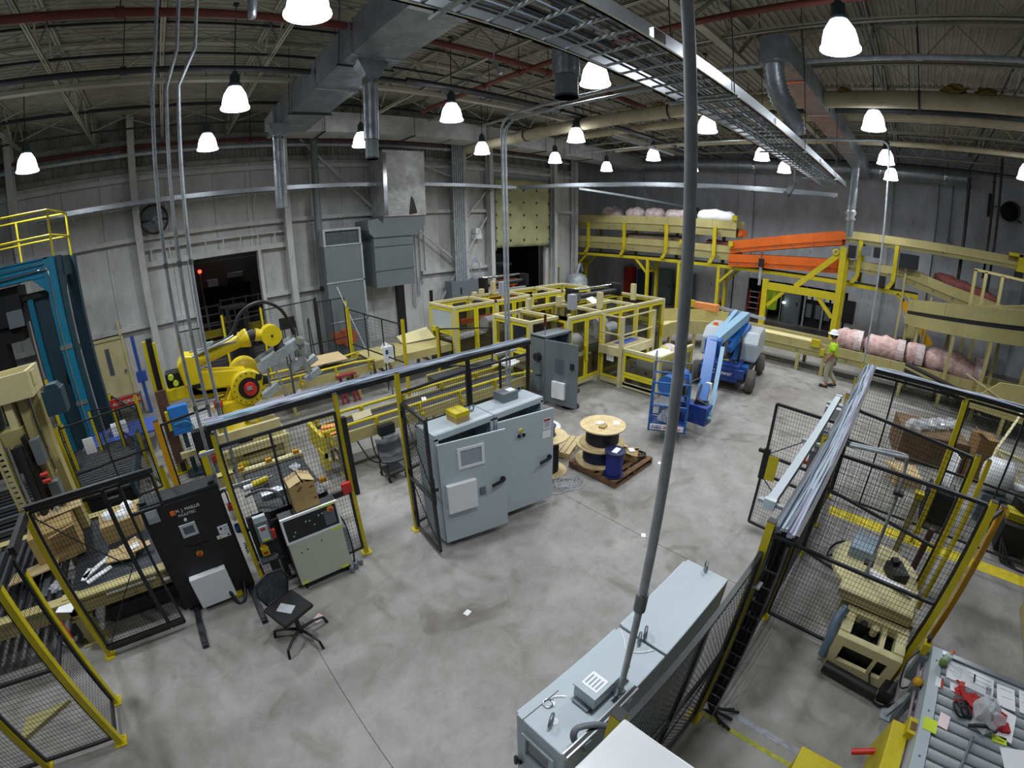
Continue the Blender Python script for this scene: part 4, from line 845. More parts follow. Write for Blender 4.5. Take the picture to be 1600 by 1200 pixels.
# fences on the left
f = thing('wrapper_guard_fence', 'yellow and black guard fence round the wrapper behind the black cabinet', 'fence', (-2.0, 9.5, 0))
for x, y, h in ((-2.78, 8.9, 1.98), (-2.62, 11.2, 1.5), (-2.02, 11.0, 1.8), (-3.4, 11.3, 2.42), (-1.4, 9.4, 1.3), (-1.22, 9.2, 2.1)): fpost(f, x, y, h, None, .06)
panel(f, (-2.75, 8.92), (-1.25, 9.18), .15, 1.92, (1.0,), (.5,), (), .03); panel(f, (-2.58, 11.2), (-2.06, 11.02), .15, 1.5, (), (), (), .03)
panel(f, (-1.98, 10.98), (-1.25, 9.3), .15, 1.75, (.9,), (), (), .03)
MB().box(-1.98, -1.3, 10.6, 10.63, 1.55, 1.75).done('warning_sign', redp, f); text('AUTHORIZED', .1, white, f, facing(-1.93, 10.595, 1.61))
MB().cbox(-2.3, 8.97, 1.45, .2, .02, .3).done('notice', paper, f)
t = thing('light_curtain_post', 'tall black and yellow light curtain post left of the robot', 'post', (-.8, 9.9, 0))
MB().box(-.9, -.82, 9.85, 9.95, 0, 2.9).box(-.70, -.64, 9.8, 9.9, 0, 2.85).parts('yellow_edge', yel, t); MB().box(-.82, -.70, 9.84, 9.96, 0, 2.95).done('black_post', blk, t); MB().box(-.95, -.6, 9.75, 10.05, 0, .02).done('base_plate', yel, t); MB().box(-.88, -.66, 9.7, 9.78, .3, 1.9).done('brown_cover', mat('maroon_cover', '5d4038', .6), t)
t = thing('robot_side_fence', 'black mesh fence panel with a fat yellow post in front of the robot', 'fence', (-.4, 8.6, 0))
for x, y, h in ((-.88, 8.35, 1.75), (.12, 8.65, 1.4)): fpost(t, x, y, h, yel2 if x < 0 else yel, .1 if x < 0 else .06)
panel(t, (-.82, 8.37), (.1, 8.62), .1, 1.65, (), (), (), .04)
t = thing('blue_hose_post', 'leaning blue steel post by the back wall behind the guard fence', 'post', (-1.55, 14.8, 0))
MB().bar((-1.6, 14.9, 0), (-1.62, 14.9, 2.4), .14, .1).box(-1.75, -1.45, 14.8, 15.0, 1.0, 1.3).done('column', navy, t)
t = thing('blue_control_panel', 'bright blue control panel on a stand left of the robot', 'panel', (-.45, 9.6, 0))
MB().box(-.72, -.3, 9.55, 9.7, .95, 1.55).done('panel_box', blue, t, bev=.01); MB().box(-.78, -.72, 9.5, 9.6, 1.1, 1.5).done('yellow_pendant', yel, t); MB().box(-.56, -.46, 9.6, 9.7, 0, .95).done('stand', teald, t); MB().box(-.7, -.3, 9.45, 9.85, 0, .03).done('foot', teald, t)
MB().path(smoothpts([(-.6, 9.52, 1.3), (-.4, 9.45, 1.35), (-.3, 9.48, 1.2), (-.34, 9.5, 1.0)]), .012, 5).path(smoothpts([(-.65, 9.52, 1.2), (-.42, 9.44, 1.25), (-.28, 9.48, 1.1), (-.3, 9.5, .8)]), .012, 5).done('cable', cabl[0], t)
t = thing('ventilated_stand', 'dark valve stand with red tip left of the robot base', 'stand', (-.2, 9.0, 0))
MB().box(-.35, .05, 8.9, 9.1, .55, 1.15).done('valve_box', blk, t); MB().tube((-.05, 8.85, .45), (-.05, 8.85, .6), .05, 10).done('red_tip', redp, t); MB().tube((-.05, 8.85, 0), (-.05, 8.85, .45), .025, 8).done('pipe_leg', gdk, t); MB().box(-.34, -.26, 8.95, 9.05, 0, .55).done('leg', blk, t)
# vertical conduits dropping to the fence corner
for i, (x, y, o_) in enumerate(((-.085, 5.66, .04), (.07, 5.6, .16), (.2, 5.56, .26))):
    t = thing('vertical_conduit', 'galvanised vertical conduit dropping to the robot cell fence, %s of three from the left' % ORD[i], 'conduit', (x, y, 1.0))
    MB().path([(x + .0, y, 1.45), (x + .0, y, 6.3), (x + o_ * .7, y, 6.75), (x + o_ * .7, y, 9.2)], .022, 8).done('pipe', galv, t)
    for z in (2.6, 4.3): MB().tube((x, y, z), (x, y, z + .06), .028, 8).done('coupling', steel, t)
tag(MB().box(-.2, .32, 5.52, 5.56, 2.05, 2.1).done('conduit_strut', galv), 'galvanised strut holding the three conduits at the tray end', 'strut')
tag(MB().box(-.2, .34, 5.52, 5.56, 1.5, 1.55).done('conduit_strut', galv), 'galvanised strut holding the three conduits above the black deck', 'strut')

t = thing('dark_roller_bed', 'dark bed of black rollers behind the yellow posts left of the black cabinet', 'conveyor', (-2.9, 10.0, 0))
for i in range(22): MB().tube((-4.4, 8.9 + i * .13, .5), (-1.75, 8.9 + i * .13, .5), .05, 8).done('roller', blk, t)
MB().box(-4.45, -4.38, 8.8, 11.8, .35, .6).box(-1.77, -1.7, 8.8, 11.8, .35, .6).parts('side_frame', teald, t)
for x in (-4.4, -1.75):
    for y in (9.0, 11.6): MB().box(x - .04, x + .04, y - .04, y + .04, 0, .35).done('leg', teald, t)
MB().box(-4.3, -1.8, 8.9, 11.7, .05, .4).done('drive_pan', rub, t)
t = thing('dark_tank', 'dark blue drum standing beside the wrapper mast', 'drum', (-3.3, 8.6, 0))
MB().lathe([(0, .0), (.3, .0), (.31, .02), (.3, .3), (.31, .32), (.3, .6), (.31, .62), (.3, .85), (0, .87)], (-3.0, 8.35, 0), 20).done('drum_shell', mat('dark_blue_drum', '232a45', .5, var=.2), t)
t = thing('slatted_bed', 'black slatted bed beyond the roller bed at the left edge', 'conveyor', (-4.2, 9.0, 0))
for i in range(14): MB().box(-5.6, -3.2 - .02 * i, 7.9 + i * .17, 8.0 + i * .17, .62, .66).done('slat', steel if i in (2, 5, 8) else rub, t)
MB().box(-5.6, -5.5, 7.8, 10.4, 0, .62).box(-3.6, -3.5, 7.8, 10.4, 0, .62).parts('side_frame', blk, t)
t = thing('mesh_side_fence', 'black mesh fence with a small yellow post between the wrapper mast and the gantry', 'fence', (-3.4, 10.5, 0))
fpost(t, -3.1, 10.4, 1.6); fpost(t, -4.6, 10.6, 1.6); panel(t, (-4.55, 10.6), (-3.14, 10.42), .2, 1.55, (1.2,), (), (), .03)
t = thing('personnel_door', 'cream personnel door with a tall narrow window in the back wall', 'door', (-2.75, 16.9, 0))
MB().box(-3.25, -2.2, 16.88, 16.98, 0, 2.15).done('door_leaf', cream, t); MB().box(-2.85, -2.7, 16.86, 16.88, 1.0, 1.9).done('window', screen, t); MB().box(-3.32, -3.25, 16.84, 17, 0, 2.25).box(-2.2, -2.13, 16.84, 17, 0, 2.25).box(-3.25, -2.2, 16.84, 17, 2.15, 2.25).done('door_frame', cream, t); MB().box(-2.32, -2.27, 16.82, 16.88, 1.0, 1.1).done('door_handle', steel, t)
for x in (-3.3, -2.2): MB().box(x - .04, x + .04, 16.8, 16.86, 2.25, 2.75).done('header_post', cream, t)
# ---------------------------------------------------------------- yellow palletising robot
t = thing('palletising_robot', 'yellow industrial robot arm reaching over the conveyors with a grey multi-pad gripper', 'robot', (.8, 10.4, 0))
def RY(b): return b     # arm lies in the plane y = 10.4
MB().lathe([(.52, .52), (.52, .6), (.46, .62), (.44, .95), (.4, 1.0)], (.75, 10.4, 0), 28).done('turntable', ryel, t)
MB().box(.36, 1.16, 10.0, 10.8, .95, 1.2).prism([(.55, 1.2), (1.3, 1.2), (1.42, 1.45), (1.25, 1.72), (.95, 1.72), (.72, 1.45)], 'y', 10.1, 10.7).done('shoulder_casting', ryel, t, bev=.03)
d = MB().lathe([(0, 0), (.37, 0), (.40, .03), (.40, .2)], (1.1, 9.95, 1.42), 32, 'y').done('shoulder_disc', ryel, t)
d.data.polygons.foreach_set('use_smooth', [False] * len(d.data.polygons))
MB().disc((1.1, 9.95, 1.42), .24, -.03, 28, 'y').done('shoulder_cover', blk, t); MB().disc((1.12, 9.92, 1.42), .14, -.12, 20, 'y').done('servo_motor', redc, t); MB().box(1.04, 1.16, 9.76, 9.82, 1.42, 1.5).done('motor_connector', alum, t)
b = MB()
for k in range(16): a = 2 * PI * k / 16; b.disc((1.1 + .33 * math.cos(a), 9.95, 1.42 + .33 * math.sin(a)), .016, -.012, 8, 'y')
b.done('bolt', blk, t, kind='stuff')
MB().lathe([(0, 0), (.34, 0), (.36, .05), (.36, .3)], (1.15, 10.45, 1.62), 28, 'y').done('rear_shoulder', ryel, t)
MB().prism([(1.15, 1.82), (.9, 1.86), (.1, 2.0), (-.1, 1.98), (-.15, 1.72), (.1, 1.55), (.7, 1.5), (1.0, 1.45)], 'y', 10.12, 10.45).done('lower_arm', ryel, t, bev=.04)
MB().disc((.02, 10.10, 1.78), .13, -.03, 20, 'y').done('arm_recess', blk, t)
MB().prism([(-.05, 1.7), (-.15, 1.75), (-.62, 1.78), (-.66, 1.55), (-.6, 1.45), (.1, 1.42), (.5, 1.38), (.9, 1.4), (.9, 1.3), (.3, 1.28), (-.2, 1.36)], 'y', 10.5, 10.66).done('parallel_link', ryel, t, bev=.02)
MB().box(-.66, -.2, 10.1, 10.6, 1.5, 1.78).prism([(-.25, 1.75), (.15, 1.75), (.12, 2.35), (-.15, 2.4), (-.32, 2.2)], 'y', 10.05, 10.65).done('elbow_casting', ryel, t, bev=.03)
MB().box(-.62, -.25, 10.15, 10.55, 1.78, 2.1).done('counter_motor', blk, t, bev=.03)
for z, x in ((2.12, -.5), (1.98, -.42)): MB().disc((x, 10.15, z - .1), .06, -.08, 12, 'y').done('motor_cap', lime, t)
MB().path([(-.1, 10.3, 2.18), (.4, 10.3, 2.27), (1.15, 10.3, 2.42)], [.19, .17, .14], 16).done('forearm', ryel, t)
MB().tube((1.12, 10.3, 2.415), (1.28, 10.3, 2.445), .15, 20, .21).tube((1.28, 10.3, 2.445), (1.34, 10.3, 2.455), .21, 20).done('forearm_flange', ryel, t)
MB().tube((1.34, 10.3, 2.455), (1.5, 10.3, 2.48), .14, 16).done('wrist_seal', blk, t); MB().tube((1.5, 10.3, 2.48), (1.72, 10.3, 2.42), .15, 16, .12).done('wrist_link', ryel, t)
MB().disc((1.86, 10.15, 2.4), .235, .3, 28, 'y').done('wrist_drum', ryel, t); MB().disc((1.86, 10.14, 2.4), .03, -.01, 10, 'y').done('wrist_bolt', blk, t)
MB().box(.0, 1.05, 10.15, 10.2, 2.42, 2.46).cbox(.45, 10.16, 2.5, .2, .1, .12).parts('cable_trough', galv, t)
MB().path(smoothpts([(.0, 10.2, 2.3), (.6, 10.1, 2.5), (.95, 10.1, 2.62), (1.25, 10.1, 3.05), (1.7, 10.1, 3.2), (2.1, 10.15, 3.0), (2.3, 10.2, 2.65), (2.38, 10.2, 2.32)], 4), .04, 8).done('dress_pack', blk, t)
MB().path(smoothpts([(-.1, 10.1, 2.3), (.3, 10.05, 2.42), (.75, 10.05, 2.52), (1.0, 10.08, 2.6)], 4), .03, 8).done('grey_hose', alum, t)
MB().lathe([(.14, 0), (.14, .12), (.1, .14), (.1, .26)], (2.02, 10.3, 2.0), 16).done('tool_flange', blk, t)
MB().bar((1.55, 10.3, 1.82), (2.45, 10.3, 2.16), .5, .05).done('gripper_plate', galv, t)
MB().bar((1.4, 10.05, 1.75), (2.4, 10.05, 2.13), .03, .22).bar((1.4, 10.55, 1.75), (2.4, 10.55, 2.13), .03, .22).parts('gripper_side', galv, t)
for k, (x, y, z) in enumerate(((1.55, 9.75, 1.3), (2.05, 9.7, 1.0), (2.35, 10.2, 1.62), (2.65, 10.1, 1.32), (2.75, 10.6, 1.5))):
    a = MB().cbox(x, y, z, .42, .2, .16, 0, 0, -.45).done('gripper_pad', galv, t, bev=.01); MB().bar((x, y, z + .08), (x + .05 if k < 3 else 2.4, y + .2, 2.0 if k > 1 else 1.75), .05, .05).done('pad_strut', chrome, a)
for x, z in ((1.35, 1.62), (1.5, 1.5), (2.45, 2.2), (2.55, 2.05)): MB().cbox(x, 10.0, z, .14, .16, .14, .3, .3, .3).done('valve_block', blk if x < 2 else alum, t)
MB().bar((1.75, 9.8, 1.72), (1.9, 9.6, .95), .04).bar((2.5, 10.2, 2.1), (2.55, 9.95, 1.25), .04).parts('gripper_strut', alum, t)
MB().box(.85, 1.55, 9.86, 9.95, .72, .88).done('cable_cover', blk, t); MB().box(.3, .42, 9.9, 10.1, .88, 1.15).done('front_motor', rub, t); MB().lathe([(.09, 0), (.1, .02), (.1, .14), (.07, .16)], (.36, 10.0, 1.15), 14).done('red_motor', redp, t)
t = thing('robot_pedestal', 'cream robot pedestal with a tool cut-out behind the mesh fence', 'pedestal', (.8, 10.3, 0))
MB().box(-.05, .18, 9.0, 11.0, 0, .52).box(1.45, 1.6, 9.0, 11.0, 0, .52).box(.18, 1.45, 9.0, 11.0, .36, .52).box(.18, 1.45, 10.8, 11, 0, .36).done('plinth_block', cream, t)
MB().box(-.6, .2, 9.5, 11.8, .5, .62).done('film_covered_deck', plastw, t); MB().box(-.7, 1.5, 9.35, 9.45, .5, .62).box(-.7, .5, 11.8, 11.9, .5, .62).parts('edge_beam', cream, t)
MB().rect(.1, 1.5, 9.12, 9.2, .04, .86, .2).box(.3, .55, 9.13, 9.19, .24, .4).box(.85, 1.3, 9.13, 9.19, .45, .66).done('front_panel', cream, t); MB().box(.3, 1.3, 9.2, 9.22, .24, .66).done('pedestal_pocket', blk, t); MB().lathe([(.09, 0), (.09, .2), (.11, .22)], (.5, 8.9, 0), 14).done('yellow_bollard_cap', yel, t)
# ---------------------------------------------------------------- belt conveyors with yellow guide rails
def belt_conv(name, label, x0, x1, y0, y1, z, legs, rail=True):
    t = thing(name, label, 'conveyor', ((x0 + x1) / 2, (y0 + y1) / 2, 0))
    MB().box(x0, x1, y0 + .06, y1 - .06, z - .02, z).done('belt', belt, t)
    for y in (y0, y1 - .06): MB().box(x0, x1, y, y + .06, z - .2, z + .03).done('side_frame', beige, t)
    MB().box(x0 + .1, x1 - .1, y0 + .1, y1 - .1, z - .16, z - .1).done('slider_bed', olive, t)
    for x in legs:
        for y in (y0 + .05, y1 - .05):
            l = MB().box(x - .04, x + .04, y - .04, y + .04, .01, z - .18).done('leg', beige, t); MB().box(x - .1, x + .1, y - .08, y + .08, 0, .012).done('foot_plate', beige, l)
        MB().bar((x, y0 + .05, .35), (x, y1 - .05, .35), .05, .05).bar((x, y0 + .05, .1), (x, y1 - .05, z - .25), .03).done('cross_brace', beige, t)
    if rail:
        for y in (y0 + .04, y1 - .04):
            MB().path([(x0, y, z + .16), (x1 - .5, y, z + .16), (x1 - .2, y + (.1 if y > (y0 + y1) / 2 else -.1), z + .16), (x1, y + (.16 if y > (y0 + y1) / 2 else -.16), z + .16)], .035, 8).done('guide_rail', yel, t)
            k = int((x1 - x0) / 1.0)
            for i in range(k + 1): MB().box(x0 + .1 + i * 1.0 - .03, x0 + .13 + i * 1.0, y - .05, y + .05, z + .02, z + .16).disc((x0 + .12 + i, y - .02, z - .06), .04, -.1 if y < (y0 + y1) / 2 else .1, 8, 'y').done('rail_bracket', yel, t)
    return t
t = belt_conv('belt_conveyor', 'dark belt conveyor with yellow guide rails ending at the open gateway', 1.95, 7.1, 7.45, 8.25, .82, (2.25, 4.4, 6.6))
MB().box(1.88, 1.95, 7.4, 8.3, .5, .95).box(1.86, 1.95, 7.4, 7.75, .25, .6).done('end_guard', mat('faded_yellow_guard', 'c8b93a', .5, var=.15), t)
tag(MB().cbox(2.25, 7.75, .86, .5, .34, .05, .3, .1).cbox(2.2, 7.85, .9, .3, .2, .06, -.4, -.1).done('folded_vest', mat('orange_cloth', 'e6a25c', .85, var=.2, scale=20)), 'folded pale orange cloth at the near end of the belt conveyor', 'cloth')
tag(MB().cbox(2.95, 7.95, .9, .42, .02, .14, .1, -.5).done('paper_sheet', mat('cream_paper', 'efe6bf', .8, var=.03)), 'cream paper sheet propped on the belt conveyor rail', 'paper')
tag(MB().cbox(4.4, 7.9, .84, .22, .1, .04, 1.2).done('white_strip', paper), 'small white strip lying on the belt of the near conveyor', 'paper')
t = thing('motor_switch_box', 'grey motor switch box with loose cables under the belt conveyor', 'switch box', (3.2, 7.35, .3))
MB().box(3.05, 3.32, 7.2, 7.36, .25, .62).done('enclosure', gdk, t, bev=.01); MB().box(3.08, 3.29, 7.185, 7.2, .3, .55).done('cover', gcab, t); MB().box(3.02, 3.35, 7.3, 7.42, .62, .82).done('hanger_bracket', blk, t)
MB().path(smoothpts([(2.6, 7.5, .6), (2.75, 7.3, .2), (3.0, 7.2, .15), (3.08, 7.25, .3)]), .014, 6).path(smoothpts([(2.9, 7.5, .6), (2.85, 7.25, .3), (3.0, 7.15, .12), (3.4, 7.3, .05), (3.9, 7.5, .1)]), .014, 6).done('loose_cable', blk, t); MB().box(3.32, 3.36, 7.2, 7.25, .3, .36).done('red_switch', redc, t)
belt_conv('infeed_conveyor', 'belt conveyor with yellow guide rails under the robot gripper', 1.5, 4.7, 11.2, 12.1, .85, (2.3, 4.2))
t = belt_conv('transfer_conveyor', 'wide beige slat conveyor running from the robot to the first machine enclosure', 4.75, 7.35, 11.15, 12.6, .9, (5.3, 6.9), False)
MB().box(4.75, 7.35, 11.21, 12.54, .9, .92).done('beige_bed', beige, t); MB().quad([(6.2, 12.2, .94), (7.3, 12.0, .98), (7.3, 12.55, 1.25), (6.2, 12.6, 1.12)], .01).done('curved_guard', cream, t)
tag(MB().cbox(3.6, 12.1, 1.06, 1.1, .95, .02, -.05, .02).done('cardboard_sheet', cardl), 'square brown cardboard sheet lying across the infeed conveyor rails', 'cardboard')
tag(MB().prism([(-.15, 0), (.15, 0), (0, .2)], 'y', 0, .3).xf(Matrix.Translation((5.6, 12.0, .93))).done('white_wedge', paper), 'white folded paper wedge on the transfer conveyor', 'paper')
t = thing('red_stand', 'dark red trestle stand leg beside the infeed conveyor', 'stand', (3.9, 12.0, 0))
for x, y in ((3.65, 11.0), (4.0, 11.0)): MB().bar((x - .05, y, 0), (x, y + .1, .75), .06, .05).bar((x + .1, y, 0), (x, y + .1, .75), .06, .05).done('trestle_leg', mat('dull_maroon', '8a2c35', .5) if 'dull_maroon' not in MATS else MATS['dull_maroon'], t)
MB().box(3.55, 4.1, 11.02, 11.16, .75, .8).done('trestle_top', MATS['dull_maroon'], t)
t = belt_conv('outfeed_conveyor', 'beige outfeed conveyor between the fence tray and the near machine enclosure', 5.3, 7.4, 8.5, 9.3, .82, (5.6, 7.0), False)
tag(MB().cbox(7.2, 8.3, .98, .5, .4, .06, .3, .2).cbox(7.0, 8.5, .95, .3, .3, .05, .8, -.2).done('white_film_pile', paper), 'heap of white film at the mouth of the near machine enclosure', 'film')
# fences at the robot cell's far side
f = thing('back_guard_fence', 'black mesh guard fence with yellow posts behind the robot along the back wall', 'fence', (2.5, 14.6, 0))
for x, y, h, mt in ((-.25, 14.2, 2.35, yel), (1.15, 14.1, 2.55, yel), (2.42, 14.5, 2.5, yel), (4.35, 14.85, 2.45, blk), (5.45, 14.9, 2.2, yel)): fpost(f, x, y, h, mt, .07)
panel(f, (-.2, 14.2), (1.1, 14.1), .15, 2.3, (1.1,), (), (), .035); panel(f, (1.2, 14.1), (2.38, 14.5), .15, 2.3, (), (), (), .035); panel(f, (2.46, 14.5), (4.3, 14.85), .15, 2.4, (.9,), (), (), .035); panel(f, (4.4, 14.85), (5.4, 14.9), .15, 2.3, (.9,), (.5,), (), .035)
MB().bar((5.2, 14.9, 2.7), (5.7, 13.6, .1), .03).done('brace_tube', galv, f)
f = thing('infeed_guard_fence', 'sloping-topped guard fence with yellow posts across the infeed conveyor', 'fence', (5.3, 11.5, 0))
for x, y, h in ((4.86, 12.5, 2.25), (4.95, 10.9, 1.9), (5.6, 10.75, 1.95)): pass
for x, y, h in ((4.72, 12.75, 2.3), (5.05, 9.85, 2.25), (5.85, 9.5, 1.95)): fpost(f, x, y, h, None, .07)
b = MB().bar((4.74, 12.7, 2.22), (5.04, 9.9, 2.1), .03).bar((4.74, 12.7, 1.15), (5.04, 9.9, 1.1), .03)
for s in (.33, .66): b.bar((4.74 + .3 * s, 12.7 - 2.8 * s, .1), (4.74 + .3 * s, 12.7 - 2.8 * s, 2.2 - .1 * s), .025)
b.done('panel_frame', blkm, f); wires(MB(), (4.74, 12.7), (5.04, 9.9), 1.15, 2.15, .06, .09).done('wire_mesh', blk, f, kind='stuff')
panel(f, (5.88, 9.48), (6.9, 8.6), .15, 1.9, (.9,), (), (), .03)
t = thing('white_control_box', 'white and blue control box hanging on the infeed fence', 'box', (4.95, 10.8, 1.0))
MB().box(4.85, 5.12, 10.65, 10.8, .95, 1.4).done('case', white, t, bev=.01); MB().box(5.1, 5.16, 10.66, 10.82, .95, 1.4).done('black_side', blk, t); MB().box(4.87, 4.95, 10.645, 10.65, 1.2, 1.32).done('blue_logo', navy, t); MB().tube((5.0, 10.75, 0), (5.0, 10.75, .95), .03, 8).done('stand_pipe', gdk, t)

# ---------------------------------------------------------------- guarded machine enclosures
def encl(par, x0, x1, y0, y1, z1, xs, ys, t=.09, z0=.12):
    """cream top ring on posts, yellow door frames with dark guard windows on the near and left faces"""
    MB().rect(x0, x1, y0, y1, z1 - .08, z1, t, 'z').done('top_ring', cream, par); MB().rect(x0, x1, y0, y1, z0, z0 + .1, t, 'z').done('base_ring', cream, par)
    for x in xs:
        for y in (y0, y1 - t): MB().box(x, x + t, y, y + t, 0, z1 - .08).done('corner_post', cream, par)
    for i in range(len(xs) - 1):
        a, c = xs[i] + t, xs[i + 1]
        if c - a < .3: continue
        for y in (y0 + .01, y1 - .05):
            n = 2 if c - a > 1.2 else 1
            for k in range(n):
                q0 = a + (c - a) * k / n; q1 = a + (c - a) * (k + 1) / n
                d = MB().rect(q0 + .01, q1 - .01, y, y + .04, z0 + .12, z1 - .1, .075).done('guard_door', gyel, par)
                MB().box(q0 + .06, q1 - .06, y + .015, y + .02, z0 + .17, z1 - .15).done('guard_pane', glassd, d)
                if y < y1 - .5: MB().box(q1 - .09, q1 - .02, y - .06, y, .85, 1.2).disc((q1 - .055, y - .06, .8), .05, -.04, 10, 'y').done('door_latch', yel, d)
    for x, xx in ((x0 + .01, 0), (x1 - .05, 1)):
        for k in range(len(ys) - 1):
            a, c = ys[k], ys[k + 1]
            for q0, q1 in ((1.25, z1 - .1), (z0 + .12, 1.22)):
                d = MB().rect(x, x + .04, a + .02, c - .02, q0, q1, .065, 'x').done('side_guard', gyel, par); MB().box(x + .015, x + .02, a + .06, c - .06, q0 + .05, q1 - .05).done('guard_pane', glassd, d)
t = thing('machine_enclosure', 'yellow and cream guarded machine enclosure in the middle, the nearer of two', 'machine', (10.5, 8.4, 0))
encl(t, 8.55, 13.6, 7.45, 9.4, 2.07, [8.55, 10.0, 11.75, 13.51], [7.54, 9.3])
MB().rect(7.5, 8.55, 7.8, 9.3, 1.99, 2.07, .09, 'z').done('top_ring', cream, t); 
for y in (7.8, 9.21): MB().box(7.5, 7.59, y, y + .09, 0, 1.99).done('corner_post', cream, t)
for a, c in ((7.89, 8.55), (8.57, 9.21)):
    for q0, q1 in ((1.25, 1.97), (.24, 1.22)): d = MB().rect(7.51, 7.55, a, c, q0, q1, .065, 'x').done('side_guard', gyel, t); MB().box(7.525, 7.53, a + .05, c - .05, q0 + .05, q1 - .05).done('guard_pane', glassd, d)
MB().box(7.55, 8.5, 7.9, 9.2, .3, .75).done('infeed_bed', cream, t)
MB().box(8.55, 8.64, 7.5, 9.3, 1.99, 2.07).box(10.0, 10.09, 7.5, 9.3, 1.99, 2.07).box(11.75, 11.84, 7.5, 9.3, 1.99, 2.07).box(10.09, 11.75, 8.4, 8.48, 1.99, 2.07).parts('top_beam', cream, t)
for x, y, h in ((9.75, 8.9, 2.35), (10.25, 7.75, 2.55), (12.4, 8.0, 2.6), (8.6, 9.0, 2.4)): MB().box(x - .07, x + .07, y - .07, y + .07, 2.07, h).done('upright', cream, t)
MB().box(9.45, 9.65, 8.1, 8.3, 2.07, 2.5).done('grey_cylinder', inkl, t)
MB().tube((10.5, 8.9, 2.24), (12.7, 8.9, 2.24), .09, 14).done('black_roller', blk, t); MB().tube((10.5, 9.1, 2.42), (12.7, 9.1, 2.42), .045, 10).done('chrome_roller', chrome, t); MB().box(10.38, 10.5, 8.75, 9.2, 2.07, 2.5).box(12.7, 12.82, 8.75, 9.2, 2.07, 2.5).parts('roller_bracket', blk, t); MB().cbox(10.35, 8.75, 2.28, .2, .24, .22).done('roller_motor', steel, t)
MB().box(9.0, 9.9, 7.7, 8.6, .25, .82).done('feed_table', cream, t); MB().box(8.9, 9.9, 8.7, 8.8, 1.25, 1.42).box(9.0, 9.3, 8.0, 8.2, .82, .95).parts('orange_bar', orng, t)
for x, y, z, r, h in ((9.4, 8.3, 1.05, .26, .5), (11.0, 8.2, 1.1, .33, .6), (11.3, 8.8, 1.2, .3, .5)): MB().disc((x, y, z), r, h, 20, 'x').done('white_film_reel', white, t)
MB().box(10.3, 11.6, 8.2, 9.0, .3, .9).box(12.0, 13.3, 7.8, 9.1, .3, 1.0).parts('machine_bed', gdk, t); MB().cbox(11.0, 8.6, 2.12, .5, .3, .03, .3, .5).done('paper_manual', paper, t); MB().box(8.7, 9.0, 8.6, 9.0, .3, 1.7).done('drive_column', blk, t); MB().box(9.55, 9.65, 8.3, 8.4, .3, 1.9).done('cream_post', cream, t)
MB().box(8.0, 8.4, 9.0, 9.15, 1.3, 1.7).done('blue_panel', navy, t)
t = thing('access_platform', 'cream access platform with handrails against the near machine enclosure', 'platform', (10.3, 7.1, 0))
MB().box(9.92, 11.6, 6.7, 7.44, 1.02, 1.1).done('deck', mat('worn_platform', 'a8987a', .7, var=.2), t); MB().box(9.9, 11.62, 6.64, 6.7, .9, 1.14).box(9.86, 9.92, 6.64, 7.44, .9, 1.14).done('kick_plate', cream, t)
for x, y in ((9.92, 6.7), (11.58, 6.7)): MB().box(x - .05, x + .05, y - .05, y + .05, 0, 2.02).done('rail_post', cream, t)
for z in (2.0, 1.5): MB().bar((9.92, 6.7, z), (9.92, 7.44, z), .035).bar((9.92, 6.7, z), (11.58, 6.7, z), .035).parts('hand_rail', cream, t)
MB().box(10.4, 11.3, 7.0, 7.3, 1.1, 1.11).done('blue_edge_mat', navy, t)
t = thing('low_guard', 'low yellow-framed guard with cream top rail in front of the access platform', 'guard', (10.2, 5.9, 0))
MB().bar((9.98, 6.66, 1.1), (9.98, 5.5, 1.1), .09, .09).bar((9.98, 5.5, 1.1), (11.9, 5.5, 1.1), .09, .09).done('top_rail', cream, t); MB().bar((9.98, 7.4, .12), (9.98, 5.5, .12), .08, .14).done('base_rail', cream, t)
for a, c, q0, q1 in ((6.72, 7.4, .2, .98), (5.55, 6.62, .42, 1.04), (5.55, 6.62, .1, .4)):
    d = MB().rect(9.94, 9.98, a, c, q0, q1, .07, 'x').done('guard_frame', gyel, t); MB().box(9.955, 9.96, a + .05, c - .05, q0 + .05, q1 - .05).done('guard_pane', glassd, d)
for a, c in ((10.0, 10.9), (10.95, 11.85)):
    d = MB().rect(a, c, 5.46, 5.5, .15, 1.04, .07).done('guard_frame', gyel, t); MB().box(a + .05, c - .05, 5.475, 5.48, .2, 1.0).done('guard_pane', glassd, d)
for y in (6.64, 5.5): MB().box(9.93, 10.02, y - .04, y + .04, 0, 1.14).done('guard_post', cream, t)
MB().box(9.9, 9.94, 6.66, 6.74, .5, .8).done('door_latch', yel, t); MB().box(9.935, 9.94, 6.95, 7.2, .7, .95).done('notice', paper, t)
MB().box(11.84, 11.92, 5.46, 5.54, 0, 1.14).done('guard_post', cream, t)
for y in (5.85, 6.3): MB().box(9.99, 10.0, y, y + .2, .16, .3).done('vent_slot', blk, t)
t = thing('white_vessel', 'white domed vessel behind the low yellow guard', 'vessel', (10.8, 6.1, 0))
MB().lathe([(0, 0), (.3, 0), (.42, .06), (.46, .2), (.46, 1.0)], (10.35, 6.1, .55), 28, 'x').done('tank_shell', white, t); MB().box(10.4, 11.3, 5.85, 6.35, 0, .3).done('cradle', gdk, t); MB().disc((10.36, 6.1, .45), .05, -.02, 12, 'x').done('port', blk, t)
for k in range(3): MB().box(10.1, 11.4, 6.5, 6.52, .55 + k * .1, .58 + k * .1).done('guide_rod', chrome, t)
t = thing('plastic_wrapped_drum', 'white plastic-wrapped drum beside the white vessel', 'drum', (11.3, 5.85, 0))
